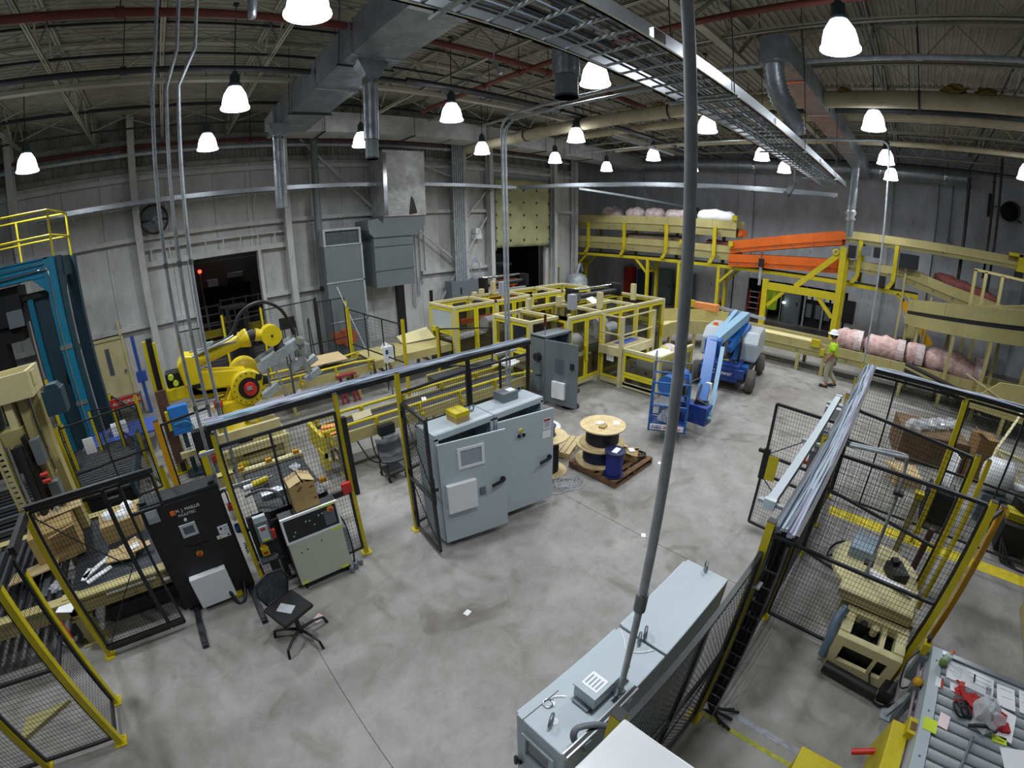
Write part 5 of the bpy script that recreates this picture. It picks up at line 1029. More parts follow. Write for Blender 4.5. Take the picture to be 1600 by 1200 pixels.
MB().lathe([(0, 0), (.28, 0), (.3, .04), (.3, .9), (.26, 1.0), (.12, 1.08), (0, 1.1)], (11.6, 6.1, 0), 22).done('drum_body', filmw, t); MB().box(11.3, 11.34, 6.0, 6.2, .3, 1.05).done('yellow_band', lime, t)
t = thing('machine_enclosure', 'yellow and cream guarded machine enclosure nearer the back wall, the farther of two', 'machine', (10.5, 11.7, 0))
encl(t, 7.4, 13.9, 11.0, 12.5, 2.07, [7.4, 9.0, 10.6, 12.2, 13.81], [11.09, 12.41])
MB().box(9.0, 9.09, 11, 12.5, 1.99, 2.07).box(10.6, 10.69, 11, 12.5, 1.99, 2.07).box(12.2, 12.29, 11, 12.5, 1.99, 2.07).parts('top_beam', cream, t)
for x, y, h in ((9.4, 12.2, 2.3), (10.0, 12.3, 2.5), (9.2, 12.35, 2.2)): MB().box(x - .07, x + .07, y - .07, y + .07, 2.07, h).done('upright', cream, t)
MB().box(9.75, 9.95, 11.5, 11.7, 2.07, 2.55).done('grey_cylinder', inkl, t); MB().box(7.42, 7.44, 11.15, 12.35, 1.3, 1.9).done('blue_screen', gcab, t)
MB().box(7.6, 8.9, 11.4, 12.3, .3, .95).box(9.2, 10.4, 11.3, 12.3, .3, .9).box(10.9, 12.0, 11.3, 12.3, .3, 1.0).parts('machine_bed', cream, t); MB().box(8.3, 10.2, 11.9, 12.0, 1.25, 1.42).done('orange_bar', orng, t)
for x, z in ((9.0, 1.2), (10.2, 1.25), (11.4, 1.3), (12.8, 1.2)): MB().disc((x, 11.6, z), .26, .4, 18, 'x').done('white_film_reel', white, t)
MB().box(10.75, 11.6, 11.08, 11.1, 1.2, 1.75).done('rust_panel', mat('brick_red_panel', '8a4336', .6, var=.2), t); MB().quad([(7.5, 11.2, .95), (8.8, 11.2, 1.0), (8.8, 11.8, 1.02), (7.5, 11.8, .95)], .02).done('white_web', paper, t)
MB().box(7.36, 7.4, 11.3, 12.4, .2, .9).done('grey_side', gdk, t)
t = thing('roller_stand', 'black roller stand with a chrome roller behind the farther enclosure', 'roller', (11.4, 13.4, 0))
MB().tube((10.5, 13.4, 2.22), (12.5, 13.4, 2.22), .1, 14).done('black_roller', blk, t); MB().tube((10.5, 13.55, 2.48), (12.4, 13.55, 2.48), .05, 10).done('chrome_roller', chrome, t); MB().box(10.4, 12.6, 13.2, 13.28, 1.95, 2.02).done('cross_beam', galv, t)
for x in (10.42, 12.55): MB().box(x - .08, x + .08, 13.2, 13.6, 0, 2.5).done('stand_leg', blk, t)
MB().box(10.8, 12.2, 13.3, 13.5, 1.6, 1.85).done('orange_beam', orng, t)
t = thing('open_control_cabinet', 'dark grey control cabinet with its door swung open at the near enclosure corner', 'cabinet', (8.0, 7.5, 0))
MB().box(7.5, 7.53, 7.3, 7.78, .1, 1.75).box(8.4, 8.5, 7.3, 7.78, .1, 1.75).box(7.53, 8.4, 7.74, 7.78, .1, 1.75).box(7.5, 8.5, 7.3, 7.78, 1.72, 1.78).box(7.5, 8.5, 7.3, 7.78, 0, .1).done('shell', gdk, t)
Q = Matrix.Translation((7.52, 7.28, 0)) @ Matrix.Rotation(math.radians(-82), 4, 'Z')
d = MB().box(0, .95, -.03, .0, .12, 1.72).xf(Q).done('door', gdk, t, bev=.005); MB().box(.25, .62, -.1, -.03, .3, .72).xf(Q).done('document_box', white, d); MB().box(.3, .55, -.04, -.03, .95, 1.3).xf(Q).done('door_window', screen, d); MB().box(.75, .85, -.06, -.03, 1.1, 1.25).xf(Q).done('door_handle', blk, d)
MB().box(7.42, 7.5, 7.4, 7.6, .8, 1.1).box(7.44, 7.5, 7.42, 7.58, .35, .75).parts('side_box', gdk, t); MB().disc((7.5, 7.5, 1.25), .1, -.12, 14, 'x').done('disconnect_dial', blk, t); MB().tube((7.62, 7.4, 1.78), (7.62, 7.4, 2.0), .012, 8).done('stack_stem', alum, t); MB().tube((7.62, 7.4, 2.0), (7.62, 7.4, 2.3), .035, 10).done('stack_light', mat('dark_red_lens', '5a1c16', .3), t)
for k in range(5): MB().box(7.65 + .14 * k, 7.75 + .14 * k, 7.66, 7.74, .5, 1.5).done('terminal_block', blk if k % 2 else inkl, t)
for i, x in enumerate((6.27, 6.36)):
    t = thing('drop_conduit', 'galvanised drop conduit by the open grey cabinet, %s of the pair' % ORD[i], 'conduit', (x, 7.3, 1)); q = .1 * (1 - i)
    MB().path(smoothpts([(x, 7.3, .75), (x, 7.3, 3.0), (x, 7.3, 5.9 + q), (x, 7.3, 6.35 + q), (x, 7.26, 6.5 + q), (x, 7.1, 6.62 + q), (x, 6.8, 6.66 + q), (x, 4.5, 6.66 + q), (x, 2.8, 6.66 + q)], 4), .028, 8).done('pipe', galv, t)
tag(MB().box(6.0, 6.6, 7.33, 7.37, 1.6, 1.65).done('conduit_strut', galv), 'galvanised strut across the middle conduit pair', 'strut')
# ---------------------------------------------------------------- right side: mezzanine frame and stacked conveyors
t = thing('yellow_mezzanine_frame', 'yellow steel mezzanine frame carrying the stacked conveyors along the right wall', 'frame', (20.4, 8, 0))
for x in (20.0, 20.95):
    MB().box(x - .05, x + .05, -.5, 17.0, 2.82, 2.96).done('long_beam', yel, t)
    for y in (16.95, 12.1, 10.3, 8.2, -.42):
        if x > 20.5 and y == 10.3: continue
        p_ = MB().box(x - .07, x + .07, y - .07, y + .07, 0, 2.82).done('post', yel, t); MB().box(x - .12, x + .12, y - .12, y + .12, 0, .015).done('base_plate', yel, p_)
    for y, s in ((16.9, -1), (12.1, 1), (8.2, -1), (-.42, 1)): MB().bar((x, y, 2.1), (x, y + s * .75, 2.85), .1).done('knee_brace', yel, t)
for y in (16.95, 12.1, 8.2, -.42): MB().box(20.05, 20.9, y - .05, y + .05, 2.2, 2.3).box(20.05, 20.9, y - .05, y + .05, 2.84, 2.94).parts('cross_beam', yel, t)
MB().box(20.05, 20.9, -.4, 17, 2.94, 2.98).done('deck_grating', mat('dark_grating', '55503a', .7, var=.3, scale=14), t)
t = thing('yellow_gantry', 'heavy yellow portal gantry with a diagonal boom below the orange conveyors', 'gantry', (19.5, 4.2, 0))
for y in (5.75, 2.62): MB().box(19.4, 19.6, y - .12, y + .12, 0, 4.35 if y < 3 else 2.62).done('column', yel, t); MB().box(19.3, 19.7, y - .25, y + .25, 0, .03).done('base_plate', yel, t)
MB().box(19.42, 19.58, 2.7, 5.85, 2.2, 2.5).done('lintel_beam', yel, t); MB().bar((19.5, 2.65, 4.15), (19.5, 4.45, 2.5), .12, .22).bar((19.5, 5.6, 1.5), (19.5, 4.9, 2.22), .12, .15).bar((19.5, 2.75, 1.5), (19.5, 3.45, 2.22), .12, .15).bar((19.5, 2.7, 2.95), (19.5, 3.9, 2.95), .1, .14).parts('diagonal_boom', yel, t)
MB().box(19.7, 19.9, 2.4, 2.6, 0, 4.1).done('rear_column', yel, t); MB().lathe([(.1 + .035 * math.cos(a), .035 * math.sin(a)) for a in [i * PI / 3 for i in range(7)]], (19.4, 2.9, 4.1), 14, 'x').done('lifting_ring', yel, t)
MB().box(19.25, 19.6, 5.65, 6.0, .02, .25).done('yellow_foot', yel, t)
def side_conv(name, label, pts, x0, x1, h0, h1, m_, m2, legs=()):
    """conveyor along y: pts = [(y, z of the bed)], side plates from z-h0 to z+h1"""
    t = thing(name, label, 'conveyor', ((x0 + x1) / 2, (pts[0][0] + pts[-1][0]) / 2, min(p[1] for p in pts)))
    for i in range(len(pts) - 1):
        (ya, za), (yb, zb) = pts[i], pts[i + 1]
        for x in (x0, x1 - .05):
            MB().prism([(ya, za), (yb, zb), (yb, zb + h1), (ya, za + h1)], 'x', x, x + .05).done('side_plate', m_, t)
            MB().prism([(ya, za - h0), (yb, zb - h0), (yb, zb), (ya, za)], 'x', x + .015, x + .035).done('lower_plate', m2, t); MB().bar((x + .02, ya, za), (x + .02, yb, zb), .07, .03).done('mid_flange', m_, t)
        MB().prism([(ya, za), (yb, zb), (yb, zb + .03), (ya, za + .03)], 'x', x0 + .05, x1 - .05).done('belt', belt, t)
        n = max(2, int(abs(yb - ya) / 1.15)); 
        for k in range(1, n): q = k / n; y = ya + (yb - ya) * q; z = za + (zb - za) * q; MB().box(x0 - .006, x0, y - .012, y + .012, z + .03, z + h1).done('plate_joint', m2, t)
    for k in range(6): q = (k + .5) / 6; y = pts[0][0] + (pts[-1][0] - pts[0][0]) * q; z = pts[0][1] + (pts[-1][1] - pts[0][1]) * q; MB().box(x0 - .02, x0, y - .03, y + .03, z - h0 + .1, z - h0 + .16).done('bolt_block', gdk, t)
    for y, zb, zt in legs:
        for x in (x0, x1): MB().box(x - .05, x + .05, y - .06, y + .06, zb, zt).done('leg', m_, t)
    return t
side_conv('upper_roll_conveyor', 'upper beige conveyor carrying glossy wrapped insulation rolls on the yellow frame', [(16.9, 4.7), (7.45, 4.62)], 19.9, 20.95, .38, .38, beige, olive)
side_conv('lower_roll_conveyor', 'lower beige conveyor carrying a brown insulation roll on the yellow frame', [(16.9, 3.62), (7.45, 3.55)], 19.9, 20.95, .36, .3, beige, olive)
t = thing('conveyor_uprights', 'row of yellow uprights holding the two stacked conveyors on the frame', 'frame', (19.85, 11, 2.96))
for y in (15.9, 13.5, 11.0, 8.45, 2.0, .57):
    MB().box(19.78, 19.88, y - .08, y + .08, 3.3, 4.68).done('upright', yel, t); MB().prism([(y - .08, 3.3), (y + .08, 3.3), (y + .3, 2.98), (y + .1, 2.98)], 'x', 19.8, 19.88).done('foot_bracket', yel, t); MB().box(20.97, 21.05, y - .08, y + .08, 2.98, 4.6).done('upright', yel, t)
def roll(name, label, pts, r, m_, n=16, lump=.06, seed=1, group=None, cat='insulation roll'):
    rnd = random.Random(seed); P = [Vector(p) for p in pts]; b = MB(); vs = []; k = len(P)
    Lp = smoothpts(P, 5); K = len(Lp)
    for i, p in enumerate(Lp):
        d = (Lp[min(i + 1, K - 1)] - Lp[max(i - 1, 0)]).normalized(); x = d.cross(Vector((0, 0, 1))).normalized(); y = x.cross(d)
        sq = .45 if i in (0, K - 1) else (.8 if i in (1, K - 2) else 1)
        s_ = sq * (1 + rnd.uniform(-lump, lump))
        for j in range(n): a = 2 * PI * j / n; q = r * s_ * (1 + rnd.uniform(-lump, lump)); vs.append(p + (x * math.cos(a) + y * math.sin(a)) * q)
    fs = [(i * n + j, i * n + (j + 1) % n, (i + 1) * n + (j + 1) % n, (i + 1) * n + j) for i in range(K - 1) for j in range(n)] + [tuple(reversed(range(n))), tuple(range((K - 1) * n, K * n))]
    b._add(vs, fs, True); t = thing(name, label, cat, tuple(P[0]), group); b.done('fibre_body', m_, t); return t, Lp
for i, (a, c, mt, lb) in enumerate(((15.3, 14.0, filmw, 'first glossy wrapped roll from the left on the upper conveyor'), (13.7, 12.6, filmw, 'second glossy wrapped roll from the left on the upper conveyor'), (12.5, 11.5, filmw, 'third glossy wrapped roll from the left on the upper conveyor'), (11.4, 9.9, filmw, 'fourth glossy wrapped roll from the left on the upper conveyor'), (9.6, 7.7, white, 'long bright white wrapped roll at the right end of the upper conveyor'))):
    roll('wrapped_insulation_roll', lb, [(20.42, a, 5.1), (20.42, (a + c) / 2, 5.12), (20.42, c, 5.06)], (.40, .38, .36, .31, .36)[i], mt, 14, .09, i, 'wrapped rolls on the upper conveyor')
roll('brown_insulation_roll', 'long smooth brown insulation roll on the lower conveyor of the yellow frame', [(20.42, 14.0, 3.88), (20.42, 12, 3.88), (20.42, 9.9, 3.85)], .28, browr, 14, .02, 3)
roll('rust_insulation_roll', 'short rust red insulation roll at the right end of the lower conveyor', [(20.42, 9.1, 3.83), (20.42, 8.6, 3.83), (20.42, 7.75, 3.8)], .26, pinkd, 14, .06, 4)
for y, z in ((10.1, 3.75), (9.85, 3.75), (7.6, 3.85), (7.5, 5.0)): tag(MB().box(19.7, 19.86, y - .1, y + .1, z, z + .22).box(19.74, 19.82, y - .04, y + .04, z - .1, z).done('yellow_sensor', yel), {10.1: 'yellow sensor housing, left of the pair by the pole on the lower conveyor', 9.85: 'yellow sensor housing, right of the pair by the pole on the lower conveyor', 7.6: 'yellow sensor at the right end of the lower beige conveyor', 7.5: 'yellow sensor at the right end of the upper beige conveyor'}[y], 'sensor')
tag(MB().box(20.1, 20.6, 7.15, 7.4, 4.3, 4.62).disc((20.1, 7.3, 4.4), .1, -.1, 12, 'x').done('orange_tail_guard', orng), 'small orange tail guard at the right end of the upper beige conveyor', 'guard')
side_conv('upper_orange_conveyor', 'upper orange conveyor sloping up to the yellow gantry', [(7.65, 3.72), (2.75, 4.62)], 19.8, 20.9, .20, .36, orng, orng)
side_conv('lower_orange_conveyor', 'lower orange conveyor lying level between the yellow posts', [(7.68, 3.16), (2.8, 3.48)], 19.8, 20.9, .22, .34, orng, orng)
side_conv('upper_beige_conveyor', 'long upper beige conveyor running off to the right past the gantry', [(2.6, 4.72), (-6.5, 4.72)], 19.9, 20.9, .16, .28, beige, olive)
side_conv('middle_beige_conveyor', 'short beige conveyor under the upper one between two yellow uprights', [(2.55, 3.58), (.15, 3.58)], 19.9, 20.9, .14, .28, beige, olive)
side_conv('descending_conveyor', 'beige conveyor sloping down to the right with a red roll on it', [(.12, 3.56), (-1.6, 3.2), (-4.5, 2.75)], 19.9, 20.9, .25, .35, beige, olive)
roll('red_insulation_roll', 'ragged dark red insulation roll on the descending conveyor', [(20.4, -1.0, 3.78), (20.4, -2.2, 3.5), (20.4, -3.6, 3.25)], .26, pinkd, 14, .12, 8)
t = thing('lift_cylinder', 'grey lift cylinder between the two orange conveyors', 'cylinder', (19.7, 6.1, 2.9))
MB().tube((19.7, 6.1, 2.3), (19.7, 6.1, 3.2), .07, 12).done('barrel', galv, t); MB().tube((19.7, 6.1, 3.2), (19.7, 6.1, 3.75), .03, 8).done('rod', chrome, t); MB().box(19.6, 19.8, 6.0, 6.2, 3.1, 3.45).done('clevis', blk, t); MB().tube((19.7, 6.1, 3.75), (19.7, 6.1, 3.82), .04, 8).done('orange_beacon', orng, t)
for (x, y, z, sx, sy, sz, lb) in ((19.75, .05, 4.15, .3, .75, .55, 'black box hanging under the upper beige conveyor by the right upright'), (19.75, 1.3, 4.3, .25, .3, .4, 'black motor hanging under the upper beige conveyor between the uprights'), (19.75, 1.75 , 4.3, .2, .35, .35, 'grey motor hanging by the left yellow upright'), (19.75, 1.0, 3.25, .25, .3, .4, 'black motor standing on the frame deck below the middle conveyor'), (19.7, 2.3, 4.2, .3, .3, .5, 'dark motor on the yellow gantry head')):
    tag(MB().cbox(x, y, z, sx, sy, sz).cbox(x + sx / 2 + .02, y, z + sz * .3, .06, sy * .7, sz * .3).done('drive_motor', gdk if 'grey' in lb else blk), lb, 'motor')
t = thing('yellow_scanner', 'yellow scanner bracket clamped on the far right end of the upper beige conveyor', 'bracket', (19.7, -4.1, 4.7))
MB().box(19.6, 19.85, -4.35, -3.95, 4.5, 5.1).done('bracket', yel, t); MB().box(19.6, 19.85, -4.1, -3.6, 5.0, 5.12).done('arm', yel, t); MB().box(19.65, 19.8, -4.2, -3.9, 4.25, 4.5).done('scanner', blk, t)
# floor level conveyor with the pink roll
t = side_conv('floor_conveyor', 'long low beige conveyor carrying the pink insulation roll behind the worker', [(5.9, .8), (-4.6, .8)], 16.0, 17.3, .22, .28, beige, olive, ((5.0, 0, .6), (3.2, 0, .6), (2.3, 0, .6), (-.4, 0, .6), (-2.6, 0, .6)))
MB().box(15.88, 16.0, 2.5, 2.8, .95, 1.2).box(15.9, 16.0, 2.3, 2.45, .7, .92).parts('yellow_guard', yel, t)
for z in (.95, ): MB().box(16.2, 17.1, 2.9, 5.3, z, z + .03).done('bed_cover', cream, t)
t = thing('curved_conveyor', 'beige curved conveyor turning from the enclosure towards the right wall', 'conveyor', (14.8, 7, 0))
def arc_plate(cx, cy, r, a0, a1, z0, z1, th=.05, n=16):
    b = MB(); vs = []; 
    for i in range(n + 1):
        a = math.radians(a0 + (a1 - a0) * i / n); zz0 = z0(i / n) if callable(z0) else z0; zz1 = z1(i / n) if callable(z1) else z1
        for rr, z in ((r, zz0), (r + th, zz0), (r + th, zz1), (r, zz1)): vs.append((cx + rr * math.cos(a), cy + rr * math.sin(a), z))
    fs = [(4 * i + j, 4 * i + (j + 1) % 4, 4 * i + 4 + (j + 1) % 4, 4 * i + 4 + j) for i in range(n) for j in range(4)] + [(3, 2, 1, 0), (4 * n, 4 * n + 1, 4 * n + 2, 4 * n + 3)]
    return b._add(vs, fs)
arc_plate(14.3, 5.9, 1.7, 0, 92, .58, 1.08).done('inner_side', beige, t); arc_plate(14.3, 5.9, 3.0, 0, 92, .58, 1.3).done('outer_side', beige, t); arc_plate(14.3, 5.9, 1.75, 0, 92, .78, .82, 1.25).done('belt', cream, t)
MB().box(13.6, 14.3, 7.55, 7.62, .58, 1.08).box(13.6, 14.3, 8.9, 8.95, .58, 1.3).parts('straight_side', beige, t); MB().box(13.6, 14.3, 7.62, 8.9, .78, .82).done('straight_belt', cream, t)
for a in (5, 45, 85):
    for r in (1.75, 3.0): q = math.radians(a); MB().box(14.3 + r * math.cos(q) - .05, 14.3 + r * math.cos(q) + .05, 5.9 + r * math.sin(q) - .05, 5.9 + r * math.sin(q) + .05, 0, .6).done('leg', beige, t)
MB().box(16.9, 17.25, 6.9, 7.9, 1.3, 1.55).done('orange_end_stop', mat('pale_orange', 'd98a52', .6), t); MB().box(17.0, 17.12, 7.95, 8.2, 1.3, 1.6).done('yellow_sensor', yel, t)
MB().bar((17.35, 8.5, 1.5), (17.45, 5.0, 1.28), .05, .12).done('guide_rail', inkl, t)
for i, (a, c) in enumerate(((2.1, 1.15), (1.1, -.3), (-.35, -.95), (-1.0, -2.9))):
    tt, Lp = roll('pink_insulation_roll', 'pink wrapped insulation roll on the low conveyor, %s from the worker' % ORD[i], [(16.65, a, 1.24), (16.65, (a + c) / 2, 1.27), (16.65, c, 1.2 if i < 3 else 1.0)], (.40, .42, .40, .43)[i], pinkf, 16, .09, 20 + i, 'pink rolls on the low conveyor')
    for y in ([c + .25] if i else [a - .7]): arc_plate(0, 0, .44, -30, 200, 0, .26, .012).xf(Matrix.Translation((16.65, y, 1.24)) @ Matrix.Rotation(PI / 2, 4, 'X')).done('film_band', filmw, tt)
# big spiral conveyor
t = thing('spiral_conveyor', 'large beige spiral conveyor drum with a black band at the right edge', 'conveyor', (18.4, -3.2, 0))
zt = lambda s: 2.82 + s * 1.0; zb_ = lambda s: 2.0 + s * .75; zm = lambda s: zb_(s) + (zt(s) - zb_(s)) * .42; zm2 = lambda s: zb_(s) + (zt(s) - zb_(s)) * .56
C = (18.4, -3.2)
arc_plate(*C, 3.0, 88, 235, zm2, zt, .05, 40).done('upper_wall', olive, t); arc_plate(*C, 2.98, 88, 235, zm, zm2, .05, 40).done('black_band', blk, t); arc_plate(*C, 3.02, 88, 235, zb_, zm, .05, 40).done('lower_wall', olive, t); arc_plate(*C, 1.9, 88, 235, zm, zm2, 1.1, 40).done('slat_bed', blkm, t); arc_plate(*C, 1.85, 88, 235, zb_, zt, .05, 30).done('inner_wall', olive, t)
for s, a in ((.13, 107), (.36, 141)): q = math.radians(a); MB().box(-.015, .015, -.02, .02, zm2(s), zt(s)).xf(Matrix.Translation((C[0] + 3.05 * math.cos(q), C[1] + 3.05 * math.sin(q), 0)) @ Matrix.Rotation(q, 4, 'Z')).done('wall_joint', beige, t)
for a, r in ((98, 3.0), (120, 3.0), (150, 3.0), (172, 3.0), (195, 3.0), (130, 2.0), (180, 2.0)): q = math.radians(a); MB().box(C[0] + r * math.cos(q) - .05, C[0] + r * math.cos(q) + .05, C[1] + r * math.sin(q) - .05, C[1] + r * math.sin(q) + .05, 0, 2.05 + (a - 88) / 147 * .7).done('leg', beige, t)
t = thing('lower_chute', 'beige chute and framework below the spiral conveyor', 'chute', (15, -3.6, 0))
MB().prism([(-2.3, .6), (-5.5, .5), (-5.5, 1.75), (-3.2, 1.5)], 'x', 14.7, 14.76).done('side_sheet', beige, t); MB().bar((14.68, -2.2, 1.5), (14.68, -5.2, .4), .04).done('sheet_rib', cream, t); MB().prism([(-2.3, .6), (-5.5, .5), (-5.5, .55), (-2.3, .65)], 'x', 14.76, 15.9).done('chute_floor', olive, t)
for y in (-2.4, -3.6, -5): MB().box(14.66, 14.78, y - .05, y + .05, 0, .62).done('leg', beige, t)
t = thing('beige_handrail_frame', 'beige open post frame standing above the spiral conveyor at the right', 'frame', (17.5, -3, 2.8))
for y, zt_ in ((-2.2, 4.3), (-2.55, 4.28), (-3.1, 4.26), (-4.6, 4.22)): MB().box(17.46, 17.54, y - .05, y + .05, 0, zt_).done('post', beige, t)
MB().bar((17.5, -2.15, 4.3), (17.5, -6, 4.2), .08, .08).done('top_rail', beige, t)
t = thing('conveyor_trestle', 'beige trestle braces supporting the descending conveyor', 'trestle', (19.5, .2, 0))
MB().bar((19.7, .1, 0), (19.75, .12, 3.7), .08).bar((19.7, -.1, 2.9), (19.7, -1.2, .9), .07).bar((19.7, -.05, 2.2), (19.7, -.9, .5), .05).bar((19.6, -1.0, .4), (19.65, -1.0, 3.0), .07).parts('trestle_leg', beige, t); MB().bar((19.75, .05, 2.6), (19.75, -1.3, 1.2), .05, .3).done('yellow_plate', yel2, t); MB().box(19.3, 19.6, -.6, -.2, 1.4, 2.1).done('beige_motor', beige, t); MB().box(19.2, 19.6, -.5, .0, .5, 1.3).done('black_motor', blk, t); MB().box(19.25, 19.5, -.75, -.5, .6, 1.1).done('yellow_guard', yel, t)
b = MB().bar((15.0, -.4, 1.3), (15.0, -3.2, .7), .4, .05).bar((15.0, -.4, 1.1), (15.0, -3.0, .5), .35, .05)
tag(b.done('black_incline_belt', blk), 'black inclined belt running below the spiral conveyor', 'belt')
f = thing('cell_truss_stand', 'cream tubular truss stand behind the right-hand cell', 'stand', (10.6, -2.9, 0))
n0 = (10.5, -2.65, 1.0)
for p in ((9.4, -2.3, .0), (12.5, -3.6, 1.9), (10.2, -3.9, .95), (9.6, -3.8, .3), (11.5, -3.9, .6), (12.0, -3.0, 0)): MB().bar(n0, p, .06).done('truss_tube', cream, f)
MB().bar((9.6, -3.8, .3), (12.5, -3.6, 1.9), .05).bar((10.2, -3.9, .95), (12.0, -3.0, 0), .04).done('truss_tube', cream, f)
# litter in and behind the cell
t = thing('brown_crate_pile', 'brown carton full of crumpled clear film behind the right-hand cell', 'box', (11.6, -1.3, 0))
MB().cbox(11.6, -1.3, .35, 1.3, 1.6, .7, .2).done('carton', mat('dark_cardboard', '6f5a3e', .85, var=.3), t)
for i in range(5): crumple((11.2 + .2 * i, -.9 - .22 * i, .68), .26, 12, random.Random(30 + i), .6).done('crumpled_film', plastw, t)
tag(MB().cbox(9.75, -.75, .25, .6, .5, .03, .7, .3).cbox(9.9, -.9, .1, .7, .6, .2, .3).done('torn_carton', cardl), 'torn pale carton lying on the floor behind the right-hand cell', 'cardboard')
tag(MB().cbox(11.2, -2.5, .5, .5, .5, 1.0, .3).cbox(11.1, -2.4, 1.05, .4, .3, .02, .2, .5).done('tall_carton', mat('shaded_cardboard', '8a6c46', .85, var=.2)), 'tall brown carton beside the yellow post behind the right-hand cell', 'box')
tag(MB().cbox(9.0, -1.6, .9, .5, .03, .62, .3).done('printed_board', paper), 'white printed board leaning behind the right-hand cell', 'board')
t = thing('black_bin', 'black ribbed bin on the floor behind the right-hand cell', 'bin', (8.7, -1.55, 0))
b = MB()
MB().box(8.45, 8.95, -1.8, -1.3, 0, .62).done('bin_body', blk, t)
for k in range(6): MB().box(8.43, 8.97, -1.82, -1.28, .06 + .09 * k, .09 + .09 * k).done('bin_rib', rub, t)
MB().cbox(8.7, -1.55, .64, .4, .4, .04).done('bag', plastw, t)
t = thing('white_fan_coil', 'white curved machine hood with a long shaft behind the right-hand cell', 'machine', (9.6, -2.7, 0))
MB().lathe([(0, 0), (.2, .0), (.32, .08), (.32, .5), (.2, .6), (0, .6)], (9.5, -2.9, .85), 20, 'y').done('hood', white, t); MB().tube((9.4, -2.9, .8), (9.2, -4.0, .75), .09, 12).done('shaft', white, t); MB().box(9.2, 9.8, -3.2, -2.4, 0, .55).done('base', gdk, t)
t = thing('black_drive_unit', 'black drive unit with a yellow cover at the right edge behind the cell', 'machine', (8.9, -3.3, 0))
MB().box(8.3, 9.2, -3.9, -2.75, .05, .55).done('chassis', blk, t); MB().disc((8.9, -3.2, .55), .3, .3, 20).done('round_cover', blk, t); MB().box(8.5, 8.8, -3.6, -2.8, .55, .68).done('yellow_cover', yel, t)
for k in range(3): MB().path(smoothpts([(8.3, -2.8, .3), (8.0, -2.9 - .1 * k, .02), (7.95, -3.4, .02), (8.3, -3.8, .1)]), .025, 6).done('floor_cable', cabblk, t)
tag(MB().box(5.6, 6.9, -4.2, -3.13, 0, .5).done('olive_cabinet', olive, None, bev=.02), 'olive painted cabinet corner at the right edge beside the yellow floor line', 'cabinet')
# dark recess in the right wall: racks, ladder, hidden worker
t = thing('equipment_rack', 'dark open equipment rack with white terminals in the right wall recess', 'rack', (24.8, 3.9, 0))
for y in (2.95, 4.0, 5.0): MB().box(24.6, 24.7, y - .05, y + .05, 0, 2.1).done('rack_post', galv, t)
MB().box(24.9, 25.4, 2.9, 5.1, 0, 2.0).done('rack_back', blk, t)
for k in range(6): MB().box(24.7, 24.9, 3.1 + .32 * k, 3.3 + .32 * k, 1.45, 1.75).done('white_module', white, t)
for k in range(4): MB().box(24.72, 24.9, 3.1 + .5 * k, 3.4 + .5 * k, .5, 1.2).done('grey_module', gdk, t)
t = thing('grey_tall_panel', 'dark grey tall panel standing in the right wall recess', 'cabinet', (24.7, 5.6, 0))
MB().box(24.5, 24.9, 5.2, 6.1, 0, 2.05).done('shell', gdk, t, bev=.01); MB().box(24.48, 24.5, 5.3, 6.0, .1, 1.95).done('door', gdk, t); MB().box(24.45, 24.48, 5.35, 5.42, 1.0, 1.2).done('handle', blk, t)
tag(MB().lathe([(0, 0), (.07, .01), (.09, .06), (.06, .1), (0, .11)], (24.3, 6.05, 1.05), 14).done('work_light', whiteglow), 'small bright work light under the yellow gantry', 'lamp')
tag(MB().cbox(24.6, 6.8, 1.1, .4, .5, 1.0).lathe([(0, 0), (.2, .02), (.25, .2), (.14, .5), (0, .55)], (24.5, 6.7, 1.0), 14).done('hidden_worker', hiviz), 'plain lime shape for a worker half hidden in the recess behind the yellow gantry', 'bag')  # lime block and bulb stand for the half hidden worker
t = thing('step_ladder', 'orange and white step ladder leaning in the right wall recess', 'ladder', (24.0, 7.6, 0))
for y in (7.35, 7.9): MB().bar((23.75, y + .06, 0), (24.05, y, 1.55), .05, .07).bar((24.35, y + .06, 0), (24.08, y, 1.55), .04, .05).parts('stile', redp, t)
for k in range(5): MB().box(23.78 + .055 * k, 23.9 + .055 * k, 7.33, 7.95, .28 + .29 * k, .32 + .29 * k).done('tread', alum, t)
t = thing('white_carts', 'white wire shelf with cartons beside the ladder in the recess', 'shelf', (24.9, 6.9, 0))
for z in (1.5, 1.75, 1.98): MB().box(24.7, 25.2, 6.3, 7.2, z, z + .04).done('shelf_board', white, t)
for x in (24.7, 25.2):
    for y in (6.32, 7.18): MB().box(x - .02, x + .02, y - .02, y + .02, 0, 2.05).done('shelf_post', alum, t)
# wall furniture on the far right wall
for i, (y0, y1, z1, mt, lb) in enumerate(((12.6, 13.5, 2.1, gdk, 'tall grey electrical cabinet against the far wall behind the yellow posts'), (14.2, 15.0, 1.9, teald, 'dark green cabinet against the far wall left of the tall grey cabinet'), (15.3, 16.0, 2.0, redp, 'dark red cabinet against the far wall near the corner'), (11.2, 11.9, 2.0, gdk, 'ribbed grey cabinet against the far wall right of the tall grey cabinet'))):
    t = thing('wall_cabinet', lb, 'cabinet', (23.9, (y0 + y1) / 2, 0)); MB().box(23.6, 24.0, y0, y1, .05, z1).done('shell', mt, t, bev=.01); MB().box(23.57, 23.6, y0 + .04, y1 - .04, .12, z1 - .05).done('door', mt, t); MB().box(23.54, 23.57, y0 + .1, y0 + .16, 1.0, 1.15).done('handle', blk, t); MB().box(23.65, 23.95, y0 + .05, y1 - .05, 0, .05).done('plinth', blk, t)
